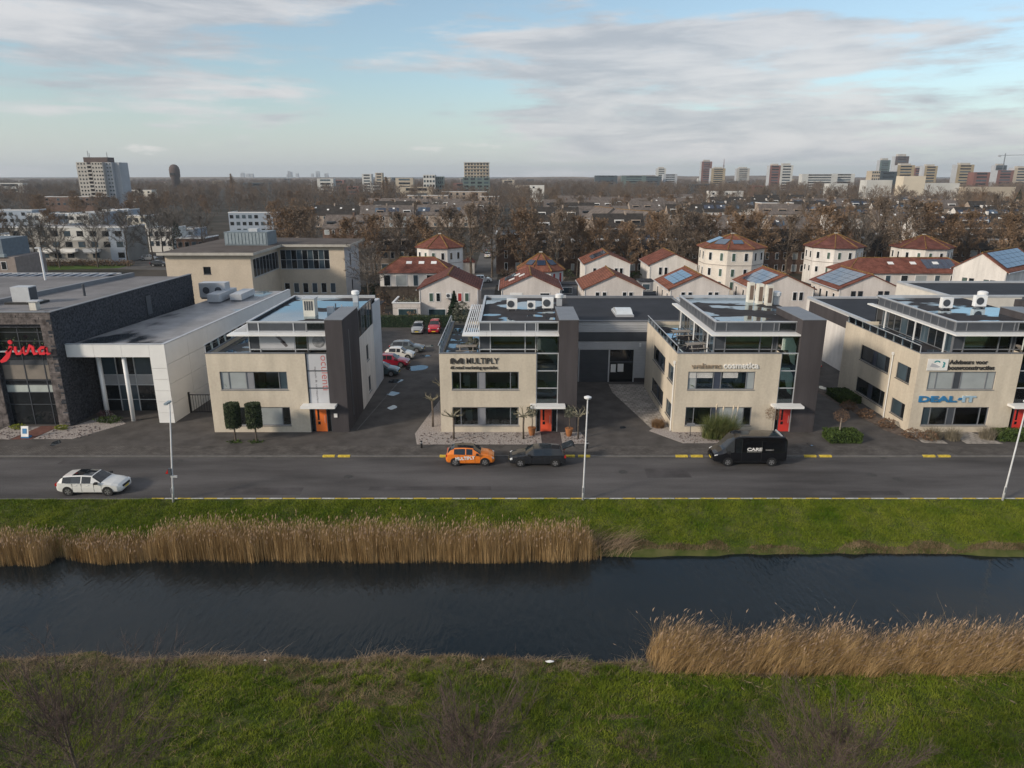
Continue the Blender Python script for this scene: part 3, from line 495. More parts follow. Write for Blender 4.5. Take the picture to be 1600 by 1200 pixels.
# ------------------------------------------------------------ slate showroom and white entrance hall
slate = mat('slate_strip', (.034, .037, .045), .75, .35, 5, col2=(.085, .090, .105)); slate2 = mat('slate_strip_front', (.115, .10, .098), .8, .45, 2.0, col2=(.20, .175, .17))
def strips(mb, face_fn, L, z0, z1, pitch=.16):
    """split-faced slate courses, every stone with its own length and depth"""
    z = z0
    while z < z1-.02:
        h = pitch*random.uniform(.8, 1.2); h = min(h, z1-z); a = -random.random()*.5
        while a < L:
            w = random.uniform(.35, 1.3); a0, a1 = max(a, 0), min(a+w, L)
            if a1-a0 > .03:
                d = random.uniform(.005, .055); p = [face_fn(a0+.006, 0), face_fn(a1-.006, 0), face_fn(a1-.006, d), face_fn(a0+.006, d)]; mb.prism(p, z+.006, z+h-.006)
            a += w
        z += h
sk = math.tan(R(3.2))
t = thing('showroom_building', 'dark slate clad showroom with tall glazing at the left edge', 'building', (-40.2, 60.5, 0))
# local: east wall runs back and slightly right; front faces the street
LE = 25.0; xe = lambda y: y*sk
core = MB(); core.prism([(-28, .3), (-.1, .3), (xe(LE)-.1, LE), (-28, LE)], 9.2, 10.3); core.prism([(-.5, .0), (-.06, 0), (xe(LE)-.06, LE), (xe(LE)-.5, LE)], 0, 10.6); core.prism([(-1.05, .02), (-.06, .02), (-.06, .9), (-1.05, .9)], 0, 10.6); core.prism([(-6.9, .02), (-5.6, .02), (-5.6, 4), (-6.9, 4)], 0, 9.6); core.prism([(-28, .02), (-.06, .02), (-.06, .3), (-28, .3)], 9.55, 10.6); core.build('wall', slate, t)
s = MB(); strips(s, lambda a, d: (xe(a)-.06+d, a+d*0), LE, 0, 10.6, .17); o = s.build('slate_courses', slate, t); o['kind'] = 'stuff'
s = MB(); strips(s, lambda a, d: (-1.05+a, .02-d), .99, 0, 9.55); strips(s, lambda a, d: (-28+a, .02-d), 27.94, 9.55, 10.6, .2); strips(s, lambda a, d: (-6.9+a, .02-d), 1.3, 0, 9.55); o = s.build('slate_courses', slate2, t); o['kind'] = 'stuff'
s = MB(); strips(s, lambda a, d: (-5.6+d, a+.02), 3.9, 0, 9.5); o = s.build('slate_courses', slate, t); o['kind'] = 'stuff'
rm = MB(); rm.prism([(-28, .3), (-.35, .3), (xe(LE)-.35, LE-.3), (-28, LE-.3)], 10.3, 10.38); rm.build('roof', gravelroof, t)
cp = MB(); cp.prism([(-.38, 0), (.06, 0), (xe(LE)+.06, LE), (xe(LE)-.38, LE)], 10.602, 10.66); cp.prism([(-28, -.05), (-.38, -.05), (-.38, .32), (-28, .32)], 10.602, 10.66); cp.prism([(-9.5, .5), (-9.0, .5), (-5.5, LE), (-6.0, LE)], 10.38, 10.8); cp.build('roof_edge', greyframe, t)
# glazing bays between the slate piers
gz = [(-5.6, -3.55), (-3.55, -1.75), (-1.75, -1.05)]
ylw = mat('shop_interior', (.045, .04, .032), .8, .6, 1.5)
fr = MB()
for x in (-5.55, -3.55, -1.75, -1.1): fr.box(x-.035, x+.035, .48, .58, 0, 9.5)
for z in (8.75, 7.95, 7.1, 5.8, 4.35, 3.95, 3.2, 2.05): fr.box(-5.6, -1.05, .49, .57, z-.03, z+.03)
fr.build('glazing_frame', anth, t)
for a, b in gz:
    for z0, z1, m in ((7.15, 9.5, glass), (6.2, 7.1, glass), (4.4, 5.8, mat('taupe_panel', (.20, .175, .15), .6)), (3.95, 4.35, glass), (3.2, 3.9, mat('frosted_panel', (.40, .44, .42), .4)), (.05, 3.2, glass)): B('glazing_pane', m, t, a+.04, b-.04, .52, .54, z0+.03, z1-.03)
B('spandrel', anth, t, -5.6, -1.05, .5, .56, 5.8, 6.2); B('bay_ledge', silver, t, -5.6, -1.05, .2, .5, 7.0, 7.1)
wl = [(-28, -5.6)]
B('glazing_pane', glass, t, -28, -6.9, .6, .7, 0, 9.55)
pl = MB()
for k in range(60): x, z = random.uniform(-5.3, -1.3), random.uniform(7.25, 8.3); pl.quad(*[(x+random.uniform(-.14, .14), .5+random.uniform(-.02, .02), z+random.uniform(-.14, .14)) for _ in range(3)])
pl.build('window_plant', mat('indoor_leaf', (.06, .10, .04), .6), t)
B('wall_slot', anth, t, xe(15)-.1, xe(15)+.06, 14.6, 15.6, 7.6, 9.6); B('wall_lamp', white, t, .01, .14, 4.0, 4.35, 3.6, 3.72)
# white hall
t = thing('entrance_hall', 'white panelled entrance hall with round columns beside the slate showroom', 'building', (-40.2, 61.5, 0))
x1 = 9.0; LH = 32.0; xh = lambda y: y*sk*.9
c = MB(); c.prism([(.12, .7), (x1-.1, .7), (x1+xh(LH)-.1, LH), (xh(LH)+1.9, LH)], 6.2, 7.3); c.prism([(7.55, .12), (x1-.12, .12), (x1+xh(LH)-.12, LH), (7.55, LH)], 0, 6.2); c.build('hall_core', panelw, t)
rm = MB(); rm.prism([(.13, .35), (x1-.3, .35), (x1+xh(LH)-.3, LH-.3), (xh(LH)+1.95, LH-.3)], 7.3, 7.36); rm.build('roof', wetroof, t)
for k in range(3): a = .1+k*2.5; B('fascia_panel', panelw, t, a+.01, a+2.49, 0, .1, 6.35, 7.5)
B('fascia_panel', panelw, t, 7.61, x1, 0, .1, 6.35, 7.5)
for k in range(6): z = k*1.06; B('front_panel', panelw, t, 7.58, x1, 0, .1, z+.012, z+1.048)
ang = -math.atan(sk*.9)
for i in range(8):
    for k in range(4):
        y0, y1 = .12+i*4.0, .12+i*4.0+3.98; z0 = k*1.87
        if i in (3, 4, 5) and k in (1, 2): continue
        a = MB(); a.prism([(x1+xh(y0)-.1, y0), (x1+xh(y0), y0), (x1+xh(y1), y1), (x1+xh(y1)-.1, y1)], z0+.012, z0+1.858); a.build('side_panel', panelw, t)
a = MB(); a.prism([(x1+xh(12.2)-.3, 12.2), (x1+xh(12.2)-.05, 12.2), (x1+xh(24)-.05, 24), (x1+xh(24)-.3, 24)], 1.88, 5.6); o = a.build('window', anth, t)
for i in range(6):
    for k in range(2): y0 = 12.3+i*1.95; a = MB(); a.prism([(x1+xh(y0)-.06, y0), (x1+xh(y0)-.03, y0), (x1+xh(y0+1.8)-.03, y0+1.8), (x1+xh(y0+1.8)-.06, y0+1.8)], 1.98+k*1.85, 3.7+k*1.8); a.build('pane', glassb, o)
ec = MB(); ec.prism([(x1-.3, 0), (x1+.03, 0), (x1+xh(LH)+.03, LH), (x1+xh(LH)-.3, LH)], 7.502, 7.56); ec.prism([(.1, -.03), (x1-.3, -.03), (x1-.3, .3), (.1, .3)], 7.502, 7.56); ec.build('roof_edge', silver, t)
# glazed front set back behind the columns
for i in range(4):
    a0 = .55+i*1.76
    for z0, z1, m in ((0, 2.7, (glass, glassb)[i % 2]), (2.7, 3.7, mat('grey_panel', (.30, .31, .33), .5)), (3.7, 6.2, (glassb, glass)[i % 2])): B('glazing_pane', m, t, a0+.04, a0+1.72, 3.6, 3.64, z0+.03, z1-.03)
fr = MB()
for i in range(5): fr.box(.55+i*1.76-.04, .55+i*1.76+.04, 3.52, 3.66, 0, 6.2)
fr.box(.5, 7.6, 3.54, 3.65, 2.66, 2.74); fr.box(.5, 7.6, 3.54, 3.65, 3.66, 3.74); fr.box(.5, 7.6, 3.54, 3.65, 1.2, 1.25); fr.build('glazing_frame', silver, t)
for x, y in ((2.0, 1.55), (4.9, .55)): MB().lathe([(.19, 0), (.19, 6.36)], 16, 'z', (x, y, 0)).build('column', white, t, smooth=True)
# yard gate between hall and offices
t = thing('yard_gate', 'black metal bar gate between white hall and tan office', 'gate', (-31.0, 64.4, 0))
for k in range(17): B('bar', black, t, .1+k*.25, .13+k*.25, 0, .03, .2, 1.9)
m = MB(); m.box(0, 4.2, -.01, .04, 1.85, 1.93); m.box(0, 4.2, -.01, .04, .15, .22); m.build('rail', black, t)
for x in (-.05, 4.2): B('post', black, t, x, x+.14, -.05, .09, 0, 2.15)
# A-board
t = thing('pavement_sign', 'small blue and white A-frame board outside the slate showroom', 'sign', (-42.4, 57.6, .1)); 
B('panel', MATS['sign_white'], t, -.32, .32, -.04, 0, .12, 1.05, rot=(R(-14), 0, 0)); B('print', MATS['sign_blue'], t, -.18, .18, -.06, -.045, .4, .85, rot=(R(-14), 0, 0)); B('base', MATS['sign_blue'], t, -.36, .36, -.15, .25, .0, .14)
# ------------------------------------------------------------ warehouses
def corrug(mb, face, pos, a0, a1, z0, z1, pitch=.18, d=.04):
    z = z0
    while z < z1-.01:
        h = min(pitch, z1-z); q = [(0, z), (d, z+h*.25), (d, z+h*.75), (0, z+h)]
        for (da, za), (db, zb) in zip(q, q[1:]): mb.quad(FX(face, pos, a0, da, za), FX(face, pos, a1, da, za), FX(face, pos, a1, db, zb), FX(face, pos, a0, db, zb))
        z += h
clad = mat('grey_cladding', (.46, .47, .49), .6, .08, .5)
t = thing('warehouse', 'grey ribbed warehouse with dark roller door and wide bitumen roof', 'warehouse', (5.7, 75, 0))
co = MB(); co.box(-8.5, 15.0, .12, 15.2, 0, 6.85); co.build('core', mat('warehouse_wall', (.40, .39, .37), .9), t)
m = MB(); corrug(m, 'S', .12, 0, 9.0, 4.75, 4.75+0); corrug(m, 'S', .05, 0, 9, 5.7, 6.85); corrug(m, 'S', .05, 0, 1.3, .5, 4.7); corrug(m, 'S', .05, 7.7, 9, .5, 4.7); corrug(m, 'S', .05, 1.3, 7.7, 3.85, 4.7); m.build('cladding', clad, t)
B('plinth', charcoal, t, 0, 1.2, .0, .12, 0, .55); B('plinth', charcoal, t, 7.8, 9, .0, .12, 0, .55)
B('dark_band', anth, t, 0, 9, -.02, .10, 4.7, 5.7)
for k in range(7): B('roller_door_panel', anth, t, 1.72, 4.9, .03, .09, .05+k*.53, .57+k*.53)
B('entrance_glass', glass, t, 5.05, 7.65, .05, .09, .05, 3.75); B('notice', panelw, t, 5.2, 5.75, .02, .045, 1.2, 2.1); B('notice', panelw, t, 5.95, 6.6, .02, .045, 1.25, 2.15); B('transom', anth, t, 5.05, 7.65, .0, .04, 2.3, 2.45)
fr = MB(); fr.box(1.6, 1.72, -.02, .1, 0, 3.82); fr.box(4.9, 5.05, -.02, .1, 0, 3.82); fr.box(7.65, 7.78, -.02, .1, 0, 3.82); fr.box(1.72, 7.65, -.02, .1, 3.76, 3.86); fr.build('door_frame', clad, t)
B('wall_lamp', white, t, 8.2, 8.4, -.2, 0, 4.1, 4.5)
B('roof', bitumen, t, -8.45, 14.95, .15, 15.1, 6.85, 6.92)
e = MB(); e.box(-8.55, 15.05, -.05, .17, 6.86, 7.02); e.box(-8.55, 15.05, 15.0, 15.25, 6.86, 7.2); e.box(-8.55, -8.3, .17, 15, 6.86, 7.05); e.box(14.8, 15.05, .17, 15, 6.86, 7.05); e.build('roof_edge', greyframe, t)
t2 = thing('skylight', 'domed white rooflight on the dark warehouse roof', 'skylight', (12.6, 79.4, 6.92))
m = MB(); n = 9; ys = [-1.9+3.8*i/n for i in range(n+1)]
for i in range(n):
    za, zb = .25+.45*math.cos(ys[i]/1.9*PI/2), .25+.45*math.cos(ys[i+1]/1.9*PI/2)
    m.quad((-.9, ys[i], za), (.9, ys[i], za), (.9, ys[i+1], zb), (-.9, ys[i+1], zb)); m.quad((-.9, ys[i], .2), (-.9, ys[i], za), (-.9, ys[i+1], zb), (-.9, ys[i+1], .2)); m.quad((.9, ys[i], .2), (.9, ys[i], za), (.9, ys[i+1], zb), (.9, ys[i+1], .2))
m.build('dome', mat('opal_dome', (.62, .66, .68), .25, .05, 1, coat=.5), t2); B('kerb_frame', silver, t2, -1, 1, -2, 2, 0, .22)
def shed(label, x0, y0, w, d, h, wm, rm, band=None):
    t = thing('warehouse', label, 'warehouse', (x0, y0, 0)); B('wall', wm, t, 0, w, 0, d, 0, h); B('roof', rm, t, .3, w-.3, .3, d-.3, h, h+.04)
    e = MB(); e.box(-.04, .3, -.04, d, h+.002, h+.28); e.box(.3, w, -.04, .3, h+.002, h+.28); e.box(.3, w, d-.3, d, h+.002, h+.28); e.build('roof_edge', silver, t)
    if band: B('wall_band', band, t, -.03, -.002, 1, d-1, h-1.5, h-.1)
    return t
shed('pale walled warehouse with charcoal band behind the cosmetica office', 38.4, 74.0, 12.5, 17, 6.7, offwhite, bitumen, charcoal)
shed('dark roofed pale warehouse behind the right edge office', 52.5, 84, 26, 12, 8.0, mat('cream_wall', (.60, .57, .52), .9, .06), bitumen)
shed('low rear annex of the cosmetica office with flat roof', 20.8, 73.6, 6.0, 15, 7.0, offwhite, bitumen)
t = shed('low dark hall with ridged roof panels beyond the slate showroom', -86, 89.5, 32, 8.2, 8.9, anth, gravelroof)
hallroof = mat('blue_roof_panel', (.16, .19, .25), .4, .3, 1.5)
for i in range(26):
    for k in range(2): B('roof_panel', hallroof, t, .5+i*1.2, 1.6+i*1.2, .5+k*3.7, 4.0+k*3.7, 9.05, 9.13+.03*(i % 2), rot=(0, R(-7), 0))
# ------------------------------------------------------------ large tan building behind
t = thing('office_block', 'long tan office block with dark ribbon windows and flat overhanging roof', 'building', (-55.2, 113, 0))
# left wing front wall 0..16.5 (y 0), recess face then right wing
H2 = 10.0; XR = 13.6; XE = 25.3; YR = 14
m = MB(); wallface(m, 'S', 0, 0, XR, 0, H2, [(5.9, 7.1, 6.9, 8.1)]); wallface(m, 'W', 0, 0, 30, 0, H2); wallface(m, 'E', XR, 0, YR, 0, H2, [(1, YR-.3, 6.2, 9.2)])
wallface(m, 'S', YR, XR, XE, 0, H2, [(XR+.2, 22.6, 6.0, 9.4)] + [(XR+.5+k*1.65, XR+1.5+k*1.65, 1.7, 3.5) for k in range(6)]); m.build('wall', tan2, t)
m = MB(); wallface(m, 'E', XE, YR, 26, 0, H2, [(18, 19, 6.2, 8.4), (18.5, 19.5, 1.5, 3.5)]); m.build('end_wall', mat('shaded_end_render', (.50, .51, .53), .9, .06, streak=.2), t)  # right-facing end: its weaker light is painted in as grey-blue
for q in (('S', 0, 5.9, 7.1, 6.9, 8.1), ('E', XE, 18, 19, 6.2, 8.4), ('E', XE, 18.5, 19.5, 1.5, 3.5)): window(t, *q, [(0, 1, glass)], anth)
window(t, 'E', XR, 1, YR-.3, 6.2, 9.2, [(k/8, (k+1)/8, glass) for k in range(8)], silver); window(t, 'S', YR, XR+.2, 22.6, 6.0, 9.4, [(k/9, (k+1)/9, (glass, glassb)[k % 2]) for k in range(9)], silver)
B('transom', silver, t, XR+.2, 22.6, YR+.03, YR+.12, 7.6, 7.68)
for k in range(6): window(t, 'S', YR, XR+.5+k*1.65, XR+1.5+k*1.65, 1.7, 3.5, [(0, 1, (glass, glassb)[k % 2])], white)
rf = MB(); rf.prism([(-.8, -.8), (XR+.8, -.8), (XR+.8, YR-.8), (XE+1.2, YR-.8), (XE+1.2, 26), (-.8, 30)], H2+.002, H2+.35); rf.build('roof', mat('brown_flat_roof', (.105, .09, .082), .85, .2, .3), t)
ed = MB()
for a in ((-.85, XR+.85, -.86, -.8), (XR+.8, XR+.86, -.8, YR-.8), (XR+.86, XE+1.25, YR-.86, YR-.8), (XE+1.2, XE+1.26, YR-.8, 26)): ed.box(*a, H2-.02, H2+.4)
ed.build('roof_edge', mat('roof_trim', (.42, .40, .36), .6), t)
t = thing('roof_plant', 'blue grey louvred plant room on the tan office block roof', 'plant room', (-50.2, 125, 10.35))
B('housing', mat('plant_blue', (.16, .20, .23), .5, .1), t, 0, 7.5, 0, 5, 0, 2.3)
for k in range(12): B('louvre', mat('plant_louvre', (.24, .29, .32), .5), t, .2+k*.6, .65+k*.6, -.06, -.002, .2, 2.1)
B('vent_box', silver, t, 4.0, 5.5, 1, 2.4, 2.302, 2.8)
# ------------------------------------------------------------ roof equipment
def ac_unit(label, x, y, z, s=1.0, rz=0, group='air conditioning units on the office roofs'):
    t = thing('air_conditioner', label, 'air conditioner', (x, y, z), rz, group); B('case', white, t, -.55*s, .55*s, -.25*s, .25*s, .15, .15+1.05*s)
    MB().lathe([(.36*s, 0), (.36*s, .03), (.30*s, .035)], 20, 'y', (-.12*s, -.25*s-.036, .15+.53*s)).build('fan_grille', anth, t)
    f = MB(); f.box(-.45*s, -.35*s, -.2, .2, 0, .15); f.box(.35*s, .45*s, -.2, .2, 0, .15); f.build('feet', greyframe, t)
    return t
def vent(label, x, y, z, s=1.0, kind=0, group='ventilation cowls on the office roofs'):
    t = thing('roof_vent', label, 'vent', (x, y, z), 0, group); 
    if kind == 0: B('shaft', silver, t, -.3*s, .3*s, -.3*s, .3*s, 0, .9*s); MB().lathe([(.35*s, .9*s), (.48*s, .95*s), (.48*s, 1.3*s), (.3*s, 1.4*s)], 16).build('cowl', white, t)
    else:
        B('housing', mat('cream_metal', (.60, .58, .52), .6), t, -.5*s, .5*s, -.5*s, .5*s, 0, 1.5*s)
        for k in range(4): B('louvre', anth, t, (-.38+k*.2)*s, (-.26+k*.2)*s, -.53*s, -.502*s, .55*s, 1.35*s)
        B('lid', silver, t, -.56*s, .56*s, -.56*s, .56*s, 1.502*s, 1.6*s)
    return t
RZ = 9.62
ac_unit('white air conditioner at left on the MULTIPLY office roof', .0, 67.0, RZ, .92); ac_unit('small white air conditioner between two larger ones on the MULTIPLY office roof', 1.85, 67.0, RZ, .70); ac_unit('white air conditioner beside the cowl on the MULTIPLY office roof', 3.45, 67.4, RZ, .98)
vent('white mushroom cowl on the MULTIPLY office roof', 4.7, 69.5, RZ, .85)
vent('tall cream louvred vent on the oculenti office roof', -18.6, 64.3, RZ, 1.05, 1); vent('white box cowl at the back of the oculenti office roof', -16.0, 71.6, RZ, .85)
t = thing('pipe_rack', 'small pipes and box on the oculenti office roof', 'pipework', (-17.1, 65.6, RZ)); B('box', silver, t, -.3, .3, -.2, .3, 0, .6); 
for k in range(3): MB().tube([(.5+k*.5, .3*k, 0), (.5+k*.5, .3*k, .9-.2*k)], .06, 8).build('pipe', (greyframe, white, silver)[k], t)
for k in range(3): 
    t = vent(('left', 'middle', 'right')[k] + 'most of three cream louvred vents on the cosmetica office roof', 24.35+k*.62, 71.6-k*.9, RZ, .1, 1); bpy.data.objects.remove(t.children[0]) if 0 else None
    for c in list(t.children): bpy.data.objects.remove(c)
    B('housing', MATS['cream_metal'], t, -.28, .28, -.4, .4, 0, 2.0); B('louvre', mat('brown_louvre', (.14, .10, .08), .7), t, -.18, .18, -.43, -.402, .3, 1.75)
vent('white box cowl on the cosmetica office roof', 26.5, 70.2, RZ, .95)
ac_unit('white air conditioner at left on the DEAL-IT office roof', 42.0, 67.5, RZ, .95); ac_unit('white air conditioner beside the large cowl on the DEAL-IT office roof', 45.8, 68.4, RZ, 1.0); vent('large white cowl on the DEAL-IT office roof', 46.9, 69.8, RZ, 1.0)
t = thing('roof_box', 'dark boxed air handler on the DEAL-IT office roof', 'vent', (48.9, 66, RZ)); B('housing', charcoal, t, 0, 2.5, 0, 2, .2, .9); B('duct', anth, t, .4, 2, .4, 1.6, .902, 1.2)
# kit on the slate showroom and hall roofs
t = thing('air_conditioner', 'large grey air handler on the slate showroom roof', 'air conditioner', (-47.2, 66.0, 10.38)); B('case', silver, t, 0, 1.7, 0, 1.2, .2, 1.6); B('grille', anth, t, 1.702, 1.75, .1, 1.1, .3, 1.5); B('skid', black, t, -.6, 2.6, -.3, 1.4, 0, .2)
t = thing('roof_vent', 'slim white flue on the slate showroom roof', 'vent', (-47.4, 62.6, 10.38)); MB().lathe([(.14, 0), (.14, .9)], 10).build('pipe', white, t); MB().lathe([(.2, .9), (.2, 1.0)], 10).build('cap', silver, t)
t = thing('roof_vent', 'cream boxed fan on the slate showroom roof', 'vent', (-43.5, 62.8, 10.38)); B('box', MATS['cream_metal'], t, 0, .6, 0, .6, 0, .75); B('lid', silver, t, -.1, .9, -.1, .7, .752, .85)
t = thing('roof_vent', 'thin dark pipe standing on the slate showroom roof', 'vent', (-43.2, 70.8, 10.38)); MB().tube([(0, 0, 0), (0, 0, 1.2)], .12, 8).build('pipe', anth, t)
t = thing('cable_hoop', 'black curved pipe hoop on the far left roof', 'pipework', (-49.5, 62.3, 10.38)); MB().tube([(0, 0, 0), (0, 0, .9), (.3, 0, 1.3), (.8, 0, 1.3), (1.1, 0, .9), (1.1, 0, 0)], .08, 7).build('pipe', black, t)
for i, (x, y, w, d, h, lb) in enumerate(((-38.6, 86.6, 3.2, 1.6, 2.0, 'grey twin fan cooler on the white hall roof'), (-36.4, 83.5, 1.5, 5.5, 1.1, 'long silver air duct on the white hall roof'), (-34.2, 84.8, 1.4, 4.6, .9, 'short silver air duct beside the long one on the hall roof'))):
    t = thing('roof_unit', lb, 'air conditioner', (x, y, 7.36)); B('case', silver, t, 0, w, 0, d, .2, h); B('skid', greyframe, t, .1, w-.1, .1, d-.1, 0, .2)
    if i == 0:
        for k in range(2): MB().lathe([(.42, 0), (.42, .04)], 16, 'y', (.85+k*1.5, -.05, 1.1)).build('fan_grille', anth, t)
t = thing('flag_pole', 'white mast behind the slate showroom roof', 'mast', (-54.3, 82, 0)); MB().tube([(0, 0, 0), (0, 0, 14)], .12, 8).build('pole', white, t); B('lamp_head', silver, t, -.5, .1, -.12, .12, 14, 14.15)
# terrace furniture
def bench(label, x, y, z, rz=0):
    t = thing('picnic_table', label, 'table', (x, y, z), rz, 'terrace furniture'); wd = mat('weathered_wood', (.28, .255, .23), .9, .2, 3)
    for k in range(4): B('top_plank', wd, t, -.9, .9, -.38+k*.19, -.21+k*.19, .72, .76)
    for s in (-.75, .6): B('seat_plank', wd, t, -.9, .9, s, s+.16, .42, .46)
    for s in (-.6, .55): l = MB(); l.add([(s, -.3, .72), (s+.06, -.3, .72), (s+.06, -.8, 0), (s, -.8, 0), (s, -.2, .72), (s+.06, -.2, .72), (s+.06, -.68, 0), (s, -.68, 0)], [(0, 1, 2, 3), (4, 5, 6, 7), (0, 1, 5, 4), (0, 3, 7, 4), (1, 2, 6, 5)]); l.add([(s, .3, .72), (s+.06, .3, .72), (s+.06, .8, 0), (s, .8, 0), (s, .2, .72), (s+.06, .2, .72), (s+.06, .68, 0), (s, .68, 0)], [(0, 1, 2, 3), (4, 5, 6, 7), (0, 1, 5, 4), (0, 3, 7, 4), (1, 2, 6, 5)]); l.build('leg', wd, t)
bench('wooden picnic table at the back of the cosmetica office terrace', 16.3, 66.5, 6.95, .1); bench('wooden picnic table at the front of the cosmetica office terrace', 16.4, 61.2, 6.95, .2)
bench('low wooden table on the MULTIPLY office terrace', -4.0, 60.3, 6.95)
# ------------------------------------------------------------ vehicles
carglass = mat('car_glass', (.012, .015, .018), .05, .2, 1, spec=.8); lamp_w = mat('headlight', (.70, .72, .74), .15, .05, 3, coat=1); lamp_r = mat('tail_light', (.45, .015, .015), .2, .1, 3, coat=1); plate_y = mat('plate_yellow', (.65, .48, .04), .5)
def paint(name, col, rough=.16): return mat('paint_'+name, col, rough, .05, 1.5, coat=.7, spec=.5)
# station: x fraction (rear 0 .. front 1), underside, belt height, top height, belt width factor, top width factor
ESTATE = [(0, .42, .72, .80, .80, .74), (.015, .32, .84, .92, .90, .80), (.04, .28, .95, 1.04, .96, .80), (.075, .24, .97, 1.27, .98, .70), (.115, .22, .97, 1.39, .99, .68), (.25, .2, .96, 1.45, 1, .69), (.40, .2, .95, 1.47, 1, .70), (.415, .2, .95, 1.47, 1, .70), (.555, .2, .94, 1.43, 1, .69), (.57, .2, .94, 1.41, 1, .69), (.705, .2, .93, 1.0, 1, .84), (.73, .2, .88, .98, 1, .84), (.86, .22, .80, .89, .98, .80), (.945, .24, .70, .79, .92, .72), (.985, .27, .58, .66, .80, .62), (1, .34, .48, .54, .66, .55)]
HATCH = [(0, .42, .72, .80, .82, .76), (.015, .32, .86, .94, .92, .82), (.04, .28, .97, 1.08, .96, .80), (.10, .24, .99, 1.33, .98, .70), (.17, .22, .99, 1.43, .99, .68), (.30, .2, .97, 1.46, 1, .69), (.40, .2, .96, 1.46, 1, .70), (.42, .2, .96, 1.46, 1, .70), (.55, .2, .95, 1.42, 1, .69), (.565, .2, .95, 1.40, 1, .69), (.715, .2, .94, 1.02, 1, .84), (.74, .2, .90, 1.0, 1, .84), (.87, .22, .83, .91, .98, .80), (.95, .24, .72, .80, .92, .72), (.985, .27, .60, .68, .82, .64), (1, .34, .48, .54, .70, .58)]
VAN = [(0, .42, 1.0, 2.10, .97, .86), (.012, .34, 1.1, 2.28, .99, .84), (.03, .3, 1.12, 2.38, 1, .82), (.3, .28, 1.14, 2.44, 1, .82), (.58, .28, 1.14, 2.44, 1, .82), (.62, .28, 1.14, 2.44, 1, .82), (.655, .28, 1.14, 2.42, 1, .82), (.70, .28, 1.14, 2.34, 1, .80), (.72, .28, 1.13, 2.28, 1, .80), (.84, .28, 1.10, 1.50, 1, .84), (.875, .28, 1.02, 1.30, .99, .82), (.935, .28, .92, 1.10, .96, .78), (.98, .3, .78, .92, .88, .70), (1, .36, .62, .70, .78, .62)]
